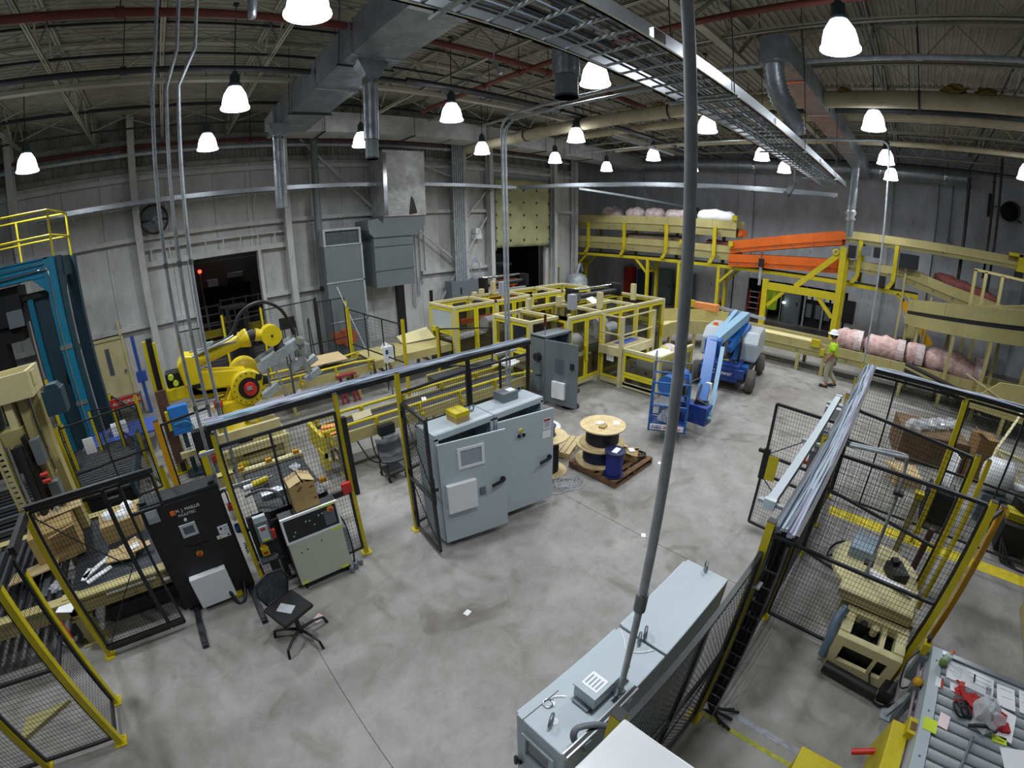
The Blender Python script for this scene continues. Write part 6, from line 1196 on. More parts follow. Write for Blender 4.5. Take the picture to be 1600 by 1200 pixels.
for y, z, lb in ((2.6, .8, 'small dark wall panel right of the yellow gantry'),): tag(MB().box(24.1, 24.2, y - .3, y + .3, z - .1, z + 1.0).box(24.08, 24.1, y - .25, y + .25, z, z + .9).done('wall_panel', blkm), lb, 'panel')
t = thing('traffic_cone_stack', 'orange and black striped marker post by the far wall', 'post', (22.5, 9.0, 0))
for k in range(5): MB().lathe([(.09 - .008 * k, 0), (.082 - .008 * k, .18)], (22.4, 8.95, .12 + .18 * k), 12).done('stripe_ring', orangep if k % 2 == 0 else blk, t)
MB().box(22.2, 22.6, 8.75, 9.15, 0, .12).done('base', yel, t)
tag(crumple((22.3, 10.6, .02), .55, 14, random.Random(4), .7).done('black_bags', rub), 'black bagged heap on the floor by the far wall', 'bag')
# ---------------------------------------------------------------- boom lift
t = thing('boom_lift', 'blue articulated boom lift with a wire basket and grey covers in the aisle', 'lift', (11.5, 4.6, 0))
Q = Matrix.Translation((13.2, 4.7, 0)) @ Matrix.Rotation(math.radians(10), 4, 'Z')
def L(b, n, m_, par=t, bev=0): return b.xf(Q).done(n, m_, par, bev)
for x, y in ((-1.0, -.82), (-1.0, .82), (1.0, -.82), (1.0, .82)):
    wl = L(MB().lathe([(0, -.13), (.2, -.13), (.3, -.12), (.335, -.08), (.335, .08), (.3, .12), (.2, .13), (0, .13)], (x, y, .335), 24, 'y'), 'wheel', tyre); L(MB().disc((x, y - .14 if y < 0 else y + .14, .335), .16, -.02 if y < 0 else .02, 16, 'y'), 'wheel_hub', gdk, wl)
L(MB().box(-1.25, 1.3, -.66, .66, .3, .62), 'chassis', blkm); L(MB().box(-1.42, -.6, -.5, .5, .32, .82).box(-1.45, -1.35, -.66, .66, .45, .72), 'front_cover', lblued, bev=.02); [L(MB().box(-1.1, -.7, *q, .5, .74), 'fender', lblue) for q in ((-.68, -.5), (.5, .68))]
text('DC Power', .17, white, t, Q @ Matrix.Translation((-1.47, .42, .52)) @ Matrix.Rotation(-PI / 2, 4, 'Z') @ Matrix.Rotation(PI / 2, 4, 'X'), 'lettering')
L(MB().quad([(-1.1, -.1, .83), (-.9, -.1, .83), (-1.0, .1, .83)], .004).quad([(-1.1, -.35, .83), (-.9, -.35, .83), (-1.0, -.2, .83)], .004), 'warning_triangle', lime)
L(MB().disc((0, 0, .62), .5, .16, 24), 'turntable', blkm)
for s, nm in ((-1, 'right_cover'), (1, 'left_cover')):
    b = MB(); pr = []
    L(MB().prism([(-.75, .8), (1.0, .8), (1.15, 1.0), (1.1, 1.45), (.7, 1.62), (-.35, 1.62), (-.75, 1.35)], 'y', .32 * s, .85 * s), nm.split('_')[1], lgrey, bev=.06)
L(MB().disc((-.1, .6, 1.62), .08, .08, 12), 'orange_beacon', orangep)
L(MB().box(.6, 1.6, -.4, .4, .75, 1.3), 'counterweight', lblued, bev=.03)
L(MB().bar((.95, .12, 1.2), (-.55, .12, .95), .2, .2), 'lower_riser', lblue); L(MB().box(.3, .75, -.3, .3, 1.0, 1.95), 'mast_knuckle', lblue)
MB().bar((13.25, 4.42, 2.02), (10.6, 4.34, 1.62), .24, .24).done('main_boom', lblues, t); MB().bar((13.3, 4.75, 2.05), (11.6, 4.7, 1.5), .12, .2).done('side_boom', lblues, t); MB().bar((13.2, 4.25, 1.75), (11.8, 4.3, 1.25), .14, .16).done('lift_ram', lblue, t)
L(MB().bar((-.6, -.28, 1.6), (-1.0, -.28, .85), .14, .2).bar((-.4, .26, 1.5), (-.9, .26, .95), .14, .2), 'riser_link', lblue); L(MB().bar((-.95, -.05, 1.35), (-1.15, -.05, .95), .2, .3), 'boom_knuckle', blkm)
L(MB().path(smoothpts([(-.5, -.35, 1.55), (-.9, -.4, 1.5), (-1.05, -.4, 1.0), (-.95, -.35, .85)]), .035, 7), 'hydraulic_hose', blk)
J0 = Vector((10.55, 4.32, 1.58)); J1 = Vector((9.0, 3.9, .75))
MB().bar(J0 + Vector((.1, .04, .12)), Vector((8.95, 3.75, .62)), .26, .34).done('jib_boom', lblue, t); MB().bar(J0 + Vector((0, -.3, 0)), Vector((8.75, 3.42, .4)), .1, .14).bar((8.8, 3.42, .5), (9.2, 3.5, .9), .06).done('jib_link', lblues, t); MB().cbox(10.6, 4.3, 1.6, .34, .4, .36, .2).done('jib_knuckle', lblue, t, bev=.03)
MB().box(8.62, 8.95, 3.45, 4.2, .28, .7).bar((8.9, 3.75, .5), (8.5, 4.0, .45), .2, .2).done('basket_mount', lblued, t); MB().cbox(8.9, 3.75, .62, .3, .3, .3, .3, .4).cbox(8.7, 4.05, .5, .25, .2, .25, .5).parts('rotator', blk, t); MB().box(9.3, 9.36, 3.7, 3.85, .85, 1.05).done('label_plate', paper, t)
MB().path(smoothpts([(9.3, 4.0, 1.1), (8.9, 4.1, 1.0), (8.7, 4.0, .6), (8.9, 3.8, .35)]), .03, 6).path(smoothpts([(9.2, 3.9, 1.0), (8.8, 3.8, .8), (8.75, 3.7, .5), (9.0, 3.6, .4)]), .025, 6).done('hose_loop', blk, t)
MB().disc((10.0, 4.75, .75), .26, -.9, 20, 'x').done('blue_drum', lblue, t)
# basket
K = [(7.62, 4.3), (7.98, 3.62), (8.62, 3.95), (8.26, 4.63)]; kz = (.3, .34, .82, 1.36)
bp = MB().quad([(*p, .28) for p in K], .04).done('basket_floor', lblued, t)
for i in range(4):
    a, c = K[i], K[(i + 1) % 4]; m_ = lblue if i in (0, 1) else lblued
    for z in (.36, .86, 1.36): MB().tube((*a, z), (*c, z), .022, 8).done('basket_rail', lblue, t)
    MB().tube((*a, .28), (*a, 1.36), .025, 8).done('basket_post', lblue, t)
    wires(MB(), a, c, .36, .86, .05, .05, .0025).done('basket_mesh', lblued, t, kind='stuff')
    if i == 0: MB().quad([(*a, .3), (*c, .3), (*c, .46), (*a, .46)], -.012).done('toe_board', lblue, t)
for i in (0, 3): MB().path([(*K[i], 1.36), (*K[i], 1.82), (*K[(i + 1) % 4], 1.82), (*K[(i + 1) % 4], 1.36)], .022, 8).done('upper_hoop', gdk, t)
d = (Vector((*K[1], 0)) - Vector((*K[0], 0))).normalized(); rz = math.atan2(d.y, d.x)
q = Vector((*K[0], 0)) - Vector((-d.y, d.x, 0)) * .016
MB().cbox(q.x + d.x * .38, q.y + d.y * .38, .38, .72, .008, .13, rz).done('name_board', white, t)
text('NES', .12, mat('sign_navy', '27306e', .5, var=0), t, facing(q.x + d.x * .06 + d.y * .008, q.y + d.y * .06 - d.x * .008, .335, rz), 'lettering'); text('Rentals', .12, mat('sign_red', 'c8352c', .5, var=0), t, facing(q.x + d.x * .31 + d.y * .008, q.y + d.y * .31 - d.x * .008, .335, rz), 'lettering')
MB().cbox(8.3, 4.05, 1.15, .35, .3, .25, .5).done('control_console', blk, t); MB().cbox(8.2, 4.2, .55, .4, .3, .4, .3).done('tool_box', gdk, t)
tag(crumple((8.0, 4.12, .33), .2, 12, random.Random(6), 1.2).done('tool_bag', inkl), 'grey bag of tools and wire inside the lift basket', 'bag')
# ---------------------------------------------------------------- worker
def skin_fig(name, verts, edges, m_, parent, root=0, sub=2):
    me = bpy.data.meshes.new(name); me.from_pydata([v[:3] for v in verts], edges, []); o = bpy.data.objects.new(name, me); COL.objects.link(o)
    md = o.modifiers.new('skin', 'SKIN'); md.use_smooth_shade = True
    for i, v in enumerate(verts):
        r = v[3]; me.skin_vertices[0].data[i].radius = r if isinstance(r, tuple) else (r, r)
    me.skin_vertices[0].data[root].use_root = True
    s_ = o.modifiers.new('sub', 'SUBSURF'); s_.levels = sub; s_.render_levels = sub; me.materials.append(m_); o.parent = parent
    LOC[o.name] = (0, 0, 0); return o
p = thing('person', 'worker in lime shirt, khaki trousers and white hard hat walking by the low conveyor', 'person', (14.9, 1.86, 0), None, math.radians(95)); p.scale = (1.08, 1.12, 1.0)
# local frame: +x to the walker's front, +y to the left, z up
V = [(0, 0, .95, .13), (0, .09, .90, .105), (.10, .10, .50, .072), (.02, .11, .10, .05), (.12, .12, .05, .045),
     (0, -.09, .90, .105), (.02, -.1, .50, .072), (-.22, -.1, .14, .05), (-.13, -.11, .05, .045),
     (.01, 0, 1.12, .145), (.02, 0, 1.34, .165), (.03, 0, 1.47, .075), (.05, 0, 1.55, .062), (.07, 0, 1.66, .098), (.075, 0, 1.72, .092),
     (.02, .19, 1.40, .068), (.0, .25, 1.14, .048), (.13, .24, .95, .036), (.17, .23, .90, .036),
     (.02, -.19, 1.40, .068), (-.04, -.25, 1.14, .048), (.04, -.27, .93, .036), (.07, -.27, .87, .036)]
E_ = [(0, 1), (1, 2), (2, 3), (3, 4), (0, 5), (5, 6), (6, 7), (7, 8), (0, 9), (9, 10), (10, 11), (11, 12), (12, 13), (13, 14), (10, 15), (15, 16), (16, 17), (17, 18), (10, 19), (19, 20), (20, 21), (21, 22)]
skin_fig('body', V, E_, skin, p)
skin_fig('shirt', [(0, 0, .93, .155), (.01, 0, 1.12, .165), (.02, 0, 1.33, .185), (.03, 0, 1.45, .10), (.02, .19, 1.40, .088), (.0, .24, 1.2, .075), (.02, -.19, 1.40, .088), (-.03, -.24, 1.2, .075)], [(0, 1), (1, 2), (2, 3), (2, 4), (4, 5), (2, 6), (6, 7)], hiviz, p)
skin_fig('trousers', [(0, 0, .93, .15), (0, .09, .88, .12), (.10, .10, .50, .088), (.03, .11, .14, .07), (0, -.09, .88, .12), (.02, -.1, .50, .088), (-.21, -.1, .18, .07)], [(0, 1), (1, 2), (2, 3), (0, 4), (4, 5), (5, 6)], khaki, p)
MB().lathe([(.155, 1.70), (.15, 1.712), (.122, 1.715), (.118, 1.77), (.09, 1.82), (.04, 1.845), (0, 1.85)], (.07, 0, 0), 20).cbox(.2, 0, 1.706, .09, .16, .012).done('hard_hat', hatm, p)
for s, x, z in ((1, .07, .0), (-1, -.17, .02)): MB().cbox(x + .03, .11 * s, z + .045, .27, .1, .09, 0, 0, 0 if s > 0 else .25).done('boot', shoe, p, bev=.03)
for y, (hx, hz) in ((.23, (.18, .87)), (-.27, (.08, .84))):
    for k in range(4): MB().path([(hx - .03 + .018 * k, y, hz), (hx - .025 + .02 * k, y + (.008 if y < 0 else -.008), hz - .05), (hx - .03 + .02 * k, y + (.02 if y < 0 else -.02), hz - .08 + .006 * abs(k - 1.5))], [.01, .009, .007], 6).done('finger', skin, p)
    MB().path([(hx + .03, y, hz + .04), (hx + .055, y + (.01 if y < 0 else -.01), hz + .01), (hx + .06, y + (.02 if y < 0 else -.02), hz - .025)], [.012, .011, .008], 6).done('thumb', skin, p)
for y in (.035, -.035): MB().lathe([(0, -.012), (.010, -.006), (.012, 0), (0, .01)], (.158, y, 1.665), 8, 'x').done('eye', white, p)
MB().cbox(.17, 0, 1.64, .035, .03, .045).done('nose', skin, p); MB().cbox(.16, 0, 1.6, .012, .05, .012).done('mouth', redp, p)
for y in (.1, -.1): MB().cbox(.06, y, 1.65, .035, .015, .06).done('ear', skin, p)
MB().lathe([(.098, 1.60), (.106, 1.65), (.104, 1.70)], (.055, 0, 0), 16).done('hair', shoe, p)
MB().box(-.16, .13, -.165, .165, .93, .965).done('belt', shoe, p); MB().cbox(-.02, -.19, .86, .12, .06, .16).done('tool_pouch', shoe, p)
MB().box(-.12, -.118, -.1, .1, 1.05, 1.4).done('back_print', lime, p)
# ---------------------------------------------------------------- overhead: ducts, trays, pipes
def rect_duct(b, pts, wd, ht):
    for i in range(len(pts) - 1): b.bar(pts[i], pts[i + 1], wd, ht)
    return b
t = thing('main_supply_duct', 'large foil-wrapped rectangular duct crossing the ceiling in the upper middle', 'duct', (3.4, 6, 7.5))
b = MB(); N = 26
vs = []
rnd = random.Random(11)
for i in range(N + 1):
    y = -1.0 + (12.9 + 1.0) * i / N; k = 1 + rnd.uniform(-.012, .02); vs += [(3.42 - .47 * k, y, 7.48), (3.42 + .45 * k, y, 7.48), (3.42 + .45 * k, y, 8.12), (3.42 - .47 * k, y, 8.12)]
b._add(vs, [(4 * i + j, 4 * i + (j + 1) % 4, 4 * i + 4 + (j + 1) % 4, 4 * i + 4 + j) for i in range(N) for j in range(4)] + [(3, 2, 1, 0), (4 * N, 4 * N + 1, 4 * N + 2, 4 * N + 3)])
b.done('duct_body', foil, t)
for y in (1.5, 3.4, 5.2, 7.1, 9.0, 10.8, 12.4): MB().rect(2.94, 3.89, y, y + .09, 7.465, 8.14, .02).done('tape_band', chrome, t)
for y in (1.0, 4.3, 7.6, 10.9): 
    for x in (2.9, 3.93): MB().tube((x, y, 7.45), (x, y, 9.2), .009, 5).done('hanger_rod', pipe_dk, t)
    MB().box(2.86, 3.96, y - .02, y + .02, 7.43, 7.46).done('hanger_bar', pipe_dk, t)
def drop(name, label, x, y, zt, zb, r, tip=True, dark=True):
    t = thing(name, label, 'duct', (x, y, zb))
    MB().prism([(x - .3, zt), (x + .3, zt), (x + r, zt - .3), (x - r, zt - .3)], 'y', y - r, y + r).done('tap_box', foil, t)
    MB().tube((x, y, zt - .28), (x, y, zb + (.35 if tip else 0)), r, 20).done('round_duct', foil, t)
    if tip: MB().tube((x, y, zb + .36), (x, y, zb), r * .86, 20, caps=True).done('dark_tip', ductg, t); MB().tube((x, y, zb + .03), (x, y, zb), r * .9, 20).done('rim', blk, t)
    MB().tube((x, y, zt - .42), (x, y, zt - .34), r + .012, 20).done('tape_band', chrome, t); return t
drop('duct_drop', 'round silver duct drop hanging under the main duct above the robot', 3.42, 7.45, 7.5, 5.72, .135)
drop('duct_drop', 'round silver duct drop at the far left end of the main duct', 2.9, 12.1, 7.5, 5.3, .16, False)
drop('duct_drop', 'fat round silver duct drop with a grey tip left of the overhead tray', 5.3, 4.66, 9.2, 6.42, .21)
t = thing('rear_duct', 'grey insulated duct running along the back wall to the far corner', 'duct', (10, 12.9, 7.4))
b = MB(); P = [(3.2, 14.45), (7.5, 14.45), (11.5, 14.4), (17, 14.45), (22.6, 14.5)]
for i in range(len(P) - 1): b.bar((*P[i], 8.08), (*P[i + 1], 8.08), 1.0, .64)
b.done('duct_body', foilw, t)
MB().box(2.95, 3.9, 12.9, 14.0, 7.76, 8.12).done('connector', foilw, t)
for x in (4.8, 8.0, 11.2, 14.4, 17.6): MB().box(x - .02, x + .02, 13.85, 15.05, 7.72, 7.75).done('hanger_bar', pipe_dk, t); MB().tube((x, 13.88, 7.75), (x, 13.88, 9.2), .01, 5).tube((x, 15.02, 7.75), (x, 15.02, 9.2), .01, 5).parts('hanger_rod', pipe_dk, t)
for x in (9.6, 12.8, 16.0): MB().box(x, x + .05, 13.93, 14.97, 7.74, 8.42).done('seam_band', foil, t)
t = thing('right_wall_duct', 'round silver duct running along the right wall under the roof', 'duct', (22.6, 4, 7.8))
MB().path(smoothpts([(22.5, 14.2, 8.05), (22.6, 12, 8.0), (22.6, 8.5, 7.9), (22.6, 6, 7.85), (22.6, 2, 7.85), (22.7, -2.2, 7.85)], 6), .33, 18).done('duct_body', foil, t)
for y in (7.5, 4.6, 1.6, -1.2): MB().lathe([(.34, 0), (.345, .02), (.345, .1), (.34, .12)], (22.6, y, 7.85), 18, 'y').done('tape_band', chrome, t); MB().tube((22.6, y, 8.15), (22.6, y, 9.2), .01, 5).done('hanger_rod', pipe_dk, t)
t = thing('right_branch_duct', 'silver rectangular branch duct slanting down the upper right to the wall duct', 'duct', (14, 2.2, 7.4))
MB().bar((7.9, 2.3, 7.65), (22.5, 2.25, 7.65), .5, .5).done('duct_body', foil, t)
for x in (9, 11.5, 14, 16.5): MB().cbox(x, 2.3, 7.65, .1, .53, .53).done('tape_band', chrome, t)
for x in (10, 15): MB().tube((x, 2.3, 7.9), (x, 2.3, 9.2), .01, 5).done('hanger_rod', pipe_dk, t)
t = thing('flex_duct', 'crinkled silver flexible duct sagging below the branch duct at the upper right', 'duct', (8.5, 2.35, 6.8))
pts = smoothpts([(8.0, 2.35, 7.5), (8.05, 2.35, 7.2), (8.15, 2.3, 6.9), (8.3, 2.2, 6.65), (8.45, 2.08, 6.42), (8.5, 2.05, 6.25)], 8)
MB().path(pts, [(.2 if i % 2 else .17) * (1 - .35 * max(0, i - 20) / 20) for i in range(len(pts))], 16).done('flex_body', foil, t); MB().box(7.8, 8.2, 2.1, 2.55, 7.38, 7.42).done('collar_box', foil, t)
t = thing('duct_drop', 'grey duct drop with a bellows joint ending at the gantry head', 'duct', (18.6, 2.4, 4.9))
MB().tube((19.4, 2.35, 7.6), (19.4, 2.45, 5.8), .17, 16).done('round_duct', foil, t); MB().lathe([(.14, 0), (.2, .1), (.14, .2), (.22, .32), (.16, .45)], (19.4, 2.45, 5.35), 16).done('bellows', foilw, t); MB().tube((19.4, 2.45, 5.35), (19.4, 2.45, 4.75), .14, 16).done('dark_nozzle', ductg, t)
t = thing('overhead_ladder_tray', 'long aluminium ladder tray running diagonally under the roof to the right', 'cable tray', (7, 2.3, 6.1))
for y in (2.03, 2.78): MB().box(.3, 14.4, y - .012, y + .012, 6.05, 6.20).box(.3, 14.4, y - .035, y + .012, 6.05, 6.062).done('side_rail', alum, t)
for i in range(47): MB().box(.45 + .3 * i, .48 + .3 * i, 2.04, 2.77, 6.07, 6.09).done('rung', galv, t)
for x in (3.5, 7.0, 10.5): MB().box(x - .1, x + .1, 2.0, 2.02, 6.07, 6.17).done('splice_plate', chrome, t)
for k in range(9): MB().path([(.2 + 1.4 * j, 2.12 + .07 * k + .02 * math.sin(j * 1.7 + k), 6.11) for j in range(11)], .013, 5).done('cable', cabblk if k % 3 else cabl[3], t)
for x in (1.8, 5.2, 8.8, 12.4):
    for y in (2.0, 2.82): MB().tube((x, y, 6.0), (x, y, 9.2), .008, 5).done('hanger_rod', pipe_dk, t)
    MB().box(x - .02, x + .02, 1.95, 2.87, 6.0, 6.03).done('trapeze', galv, t)
t = thing('wall_ladder_tray', 'bright aluminium ladder tray along the back wall at mid height', 'cable tray', (5, 16.3, 6.3))
for y in (16.05, 16.45): MB().box(-4.2, 14.6, y - .012, y + .012, 6.22, 6.36).done('side_rail', alum, t)
for i in range(62): MB().box(-4.1 + .3 * i, -4.06 + .3 * i, 16.06, 16.44, 6.22, 6.25).done('rung', galv, t)
for x in (-3, 0, 3, 6.5, 10, 13.4): MB().bar((x, 16.2, 6.2), (x, 16.95, 5.9), .04).done('wall_bracket', wallw, t)
t = thing('corner_ladder_tray', 'bright aluminium ladder tray crossing from the curtain to the right wall duct', 'cable tray', (18, 10, 6.3))
R0, R1 = Vector((14.5, 15.6, 6.25)), Vector((19.0, 3.0, 6.25)); D_ = (R1 - R0).normalized(); Nn = Vector((-D_.y, D_.x, 0)) * .22
for s in (1, -1): MB().bar(R0 + Nn * s, R1 + Nn * s, .02, .14).done('side_rail', alum, t)
for i in range(42): p_ = R0 + D_ * (.2 + .31 * i); MB().bar(p_ - Nn, p_ + Nn, .04, .02).done('rung', galv, t)
for i in (6, 18, 30): p_ = R0 + D_ * (.2 + .31 * i); MB().tube(p_ + Nn, p_ + Nn + Vector((0, 0, 2.95)), .008, 5).done('hanger_rod', pipe_dk, t)
t = thing('corner_spur_tray', 'aluminium ladder tray spur angling down to black cable drops by the far wall', 'cable tray', (21, 12, 6))
MB().bar((17.4, 14.6, 6.3), (22.8, 11.0, 5.6), .3, .1).done('spur_rail', alum, t)
for k in range(3): MB().path(smoothpts([(22.5, 11.2 - .12 * k, 5.7), (22.8, 10.9 - .12 * k, 5.5), (22.85, 10.8 - .14 * k, 4.2)]), .04, 6).done('cable_drop', cabblk, t)
t = thing('insulated_pipe', 'thick yellowed insulated pipe curving across the upper right under the roof', 'pipe', (11.5, 4, 7.6))
MB().tube((11.0, 15.0, 7.62), (11.0, -4.0, 7.62), .19, 16).done('pipe_jacket', insul, t); MB().tube((11.35, 15.0, 7.72), (11.35, -4.0, 7.72), .1, 12).done('small_pipe', insul, t)
for k, (y, a) in enumerate(((10.6, .12), (7.6, .1), (6.3, .22), (5.2, .15), (1.6, .2), (-.7, .3), (-1.3, .25))): crumple((10.93, y, 7.74), a, 12, random.Random(60 + k), .4).done('rust_patch', rust, t)
for y in (11.5, 9.0, 6.0, 3.0, 0, -2.5): MB().lathe([(.2, 0), (.215, .0), (.215, .05), (.2, .05)], (11.0, y, 7.62), 14, 'y').tube((11.0, y + .02, 7.8), (11.0, y + .02, 9.2), .012, 5).parts('hanger', pipe_dk, t)
t = thing('insulated_pipe', 'second thinner insulated pipe running across the roof right of the first', 'pipe', (14.5, 4, 8))
MB().tube((14.2, 12, 8.1), (14.2, -5, 8.1), .12, 12).tube((14.6, 12, 8.1), (14.6, -5, 8.1), .07, 10).parts('pipe_jacket', insul, t)
for y in (9, 5, 1, -3): MB().tube((14.2, y, 8.2), (14.2, y, 9.2), .012, 5).done('hanger', pipe_dk, t)
for i, (a, c, r, m_, lb) in enumerate((((-9, 7.4, 8.1), (12, 7.4, 8.1), .07, ironred, 'dark red sprinkler main crossing the upper left under the roof'), ((-9, 9.4, 7.95), (16, 9.4, 7.95), .06, pipe_dk, 'black iron pipe crossing the upper left under the roof'), ((-9, 16.6, 7.9), (19, 16.6, 7.9), .07, galv, 'grey pipe run along the top of the back wall'), ((-9, 16.7, 8.15), (19, 16.7, 8.15), .05, ironred, 'thin red pipe along the top of the back wall'), ((7.2, 12, 8.05), (7.2, -5, 8.05), .06, ironred, 'dark red sprinkler branch under the roof right of the main duct'), ((9.3, 10, 7.9), (9.3, -5, 7.9), .05, galv, 'grey conduit run under the roof beside the overhead tray'), ((16.9, 12, 7.9), (16.9, -5, 7.9), .09, insul, 'pale pipe under the roof toward the right wall'), ((5.0, 5.2, 8.0), (22, 5.2, 7.95), .06, pipe_dk, 'black pipe running to the far wall above the middle lamps'), ((5.0, 9.0, 7.85), (20, 9.0, 7.85), .06, pipe_dk, 'black pipe running to the far wall above the second lamp row'), ((12.4, 5.0, 7.75), (12.4, -4.5, 7.75), .07, pipe_dk, 'black pipe below the joists at the upper right'), ((12.4, 1.3, 7.0), (12.4, 11.0, 7.0), .03, alum, 'thin bright conduit crossing under the roof to the corner drop on the right'), ((23.9, 15, 8.4), (23.9, -8, 8.4), .06, pipe_dk, 'black pipe along the top of the right wall'))):
    t = thing('roof_pipe', lb, 'pipe', a); MB().tube(a, c, r, 10).done('pipe', m_, t)
    a_, c_ = Vector(a), Vector(c); n_ = int((c_ - a_).length / 4)
    for k in range(1, n_): q = a_ + (c_ - a_) * k / n_; MB().tube(q, (q.x, q.y, 9.2), .01, 5).done('hanger', pipe_dk, t); MB().tube(q - (c_ - a_).normalized() * .06, q + (c_ - a_).normalized() * .06, r * 1.35, 10).done('coupling', m_, t)
for i, (a, c, lb) in enumerate((((10.6, 7.62, 7.0), (14.2, 7.66, 7.0), 'aluminium strut bar hanging on a rod left of the long pole'), ((5.5, 6.6, 7.6), (5.5, 6.4, 7.3), 'small white fitting hanging on a rod right of the main duct'))):
    t = thing('hung_strut', lb, 'strut', a); MB().bar(a, c, .06, .06).done('bar', alum, t); MB().tube(a, (a[0], a[1], 9.2), .012, 5).done('rod', galv, t)
t = thing('hanging_sensor', 'clear tube sensor hanging from the roof at the top left', 'sensor', (1.0, 5.0, 7.0))
MB().lathe([(.0, 0), (.05, .02), (.06, .1), (.06, .3), (.04, .36), (0, .37)], (1.05, 5.7, 7.2), 12).done('tube', alum, t); MB().tube((1.05, 5.7, 7.55), (1.05, 5.7, 9.2), .006, 5).done('wire', pipe_dk, t)
for i, (x, y, zb, zt, r, m_, lb) in enumerate(((12.4, .72, .9, 6.8, .025, galv, 'thin galvanised conduit dropping from the roof to the corner of the right-hand cell'), (20.5, -1.95, 2.6, 7.6, .07, pipe_dk, 'black vertical pipe ending at the upper beige conveyor'), (20.6, -2.9, 4.0, 7.9, .05, pipe_dk, 'left of two black vertical pipes at the far right'), (20.3, -3.1, 3.4, 8.4, .05, pipe_dk, 'right of two black vertical pipes at the far right'), (23.95, -1.6, 5.3, 8.3, .035, gdk, 'grey conduit drop with a box on the right wall'))):
    t = thing('vertical_pipe', lb, 'pipe', (x, y, zb)); MB().tube((x, y, zb), (x, y, zt), r, 8).done('pipe', m_, t); MB().tube((x, y, zt - .4), (x, y, zt - .3), r * 1.4, 8).done('coupling', m_, t)
    if i == 0: MB().path(smoothpts([(x, y, 6.7), (x, y + .03, 6.9), (x, y + .18, 7.0), (x, y + .65, 7.0)]), r, 8).done('bend', galv, t)
    if i == 4: MB().cbox(x, y, zb, .14, .14, .22).done('box', gdk, t)
t = thing('cctv_camera', 'grey camera hanging on a pipe above the orange conveyors', 'camera', (18, 4.8, 6)); MB().tube((18.2, 4.5, 6.6), (18.2, 4.5, 9.2), .03, 8).done('pole', galv, t); MB().cbox(18.1, 4.6, 6.35, .2, .2, .55, 0, .5).done('body', gdk, t); MB().cbox(18.05, 4.75, 6.1, .22, .22, .12, 0, .5).done('hood', blk, t)
# ---------------------------------------------------------------- wall furniture on the back wall
t = thing('wall_fan', 'round dark caged wall fan high on the back wall', 'fan', (-.45, 16.7, 5.8))
MB().path([(-.45 + .46 * math.cos(a), 16.6, 5.76 + .46 * math.sin(a)) for a in [k * PI / 16 for k in range(33)]], .03, 8).path([(-.45 + .46 * math.cos(a), 16.8, 5.76 + .46 * math.sin(a)) for a in [k * PI / 16 for k in range(33)]], .03, 8).parts('cage_ring', blk, t)
b = MB()
for k in range(20): a = k * PI / 10; b.bar((-.45, 16.55, 5.76), (-.45 + .46 * math.cos(a), 16.6, 5.76 + .46 * math.sin(a)), .01)
for r in (.15, .3): b.path([(-.45 + r * math.cos(a), 16.57, 5.76 + r * math.sin(a)) for a in [k * PI / 10 for k in range(21)]], .006, 5)
b.done('cage_wire', steel, t, kind='stuff')
for k in range(4): a = k * PI / 2 + .4; MB().quad([(-.45, 16.7, 5.76), (-.45 + .4 * math.cos(a), 16.68, 5.76 + .4 * math.sin(a)), (-.45 + .4 * math.cos(a + .7), 16.75, 5.76 + .4 * math.sin(a + .7))], .008).done('fan_blade', gdk, t)
MB().disc((-.45, 16.6, 5.76), .1, .4, 14, 'y').done('fan_motor', blk, t); MB().box(-.9, 0, 16.83, 16.9, 5.7, 5.8).done('mount', blk, t)
t = thing('wall_fan', 'dark caged wall fan on a bracket on the far right wall', 'fan', (23.6, -4.1, 6.9))
MB().path([(23.5 + .1 * math.cos(a), -4.1 + .4 * math.cos(a), 6.9 + .4 * math.sin(a)) for a in [k * PI / 12 for k in range(25)]], .035, 8).done('cage_ring', blk, t); MB().lathe([(0, 0), (.38, .02), (.38, .03), (0, .05)], (23.55, -4.1, 6.9), 18, 'x').done('fan_grille', rub, t); MB().bar((24.15, -3.3, 7.1), (23.6, -4.0, 7.0), .05).bar((24.15, -4.9, 6.5), (23.6, -4.2, 6.7), .05).box(24.1, 24.2, -3.4, -3.2, 6.6, 7.6).parts('bracket', blk, t)
t = thing('wall_air_unit', 'tall grey air handler cabinet with a filter grille against the back wall', 'cabinet', (5.9, 15.9, 0))
MB().box(5.1, 6.55, 15.6, 16.5, 0, 4.1).done('shell', ductg, t, bev=.01); MB().box(5.1, 6.55, 15.6, 16.5, 4.62, 4.7).box(5.1, 5.18, 15.6, 16.5, 4.1, 4.62).box(6.47, 6.55, 15.6, 16.5, 4.1, 4.62).done('grille_frame', galv, t); MB().box(5.2, 6.45, 15.66, 16.4, 4.1, 4.62).done('filter_mesh', mat('filter_mesh', '5d6468', .8, hex2='2d3134', scale=40), t)
for z in (1.3, 2.75, 4.08): MB().box(5.08, 6.57, 15.58, 15.6, z, z + .05).done('seam_rail', galv, t)
MB().box(6.5, 6.57, 15.58, 15.6, 0, 4.1).done('corner_trim', galv, t); MB().disc((5.6, 15.3, .75), .32, .3, 20, 'y').disc((5.2, 15.2, .8), .2, .4, 16, 'y').parts('motor_guard', mat('dull_orange', 'a8532a', .6), t)
t = thing('wall_air_hood', 'grey duct hood with a curved elbow and white insulated riser on the back wall', 'duct', (7.9, 15.9, 2.3))
MB().box(7.0, 8.65, 15.5, 16.7, 2.38, 4.25).done('hood_box', ductg, t, bev=.01)
for z in (2.36, 3.0, 3.9): MB().box(6.97, 8.68, 15.47, 15.5, z, z + .04).done('seam_rail', ductg, t)
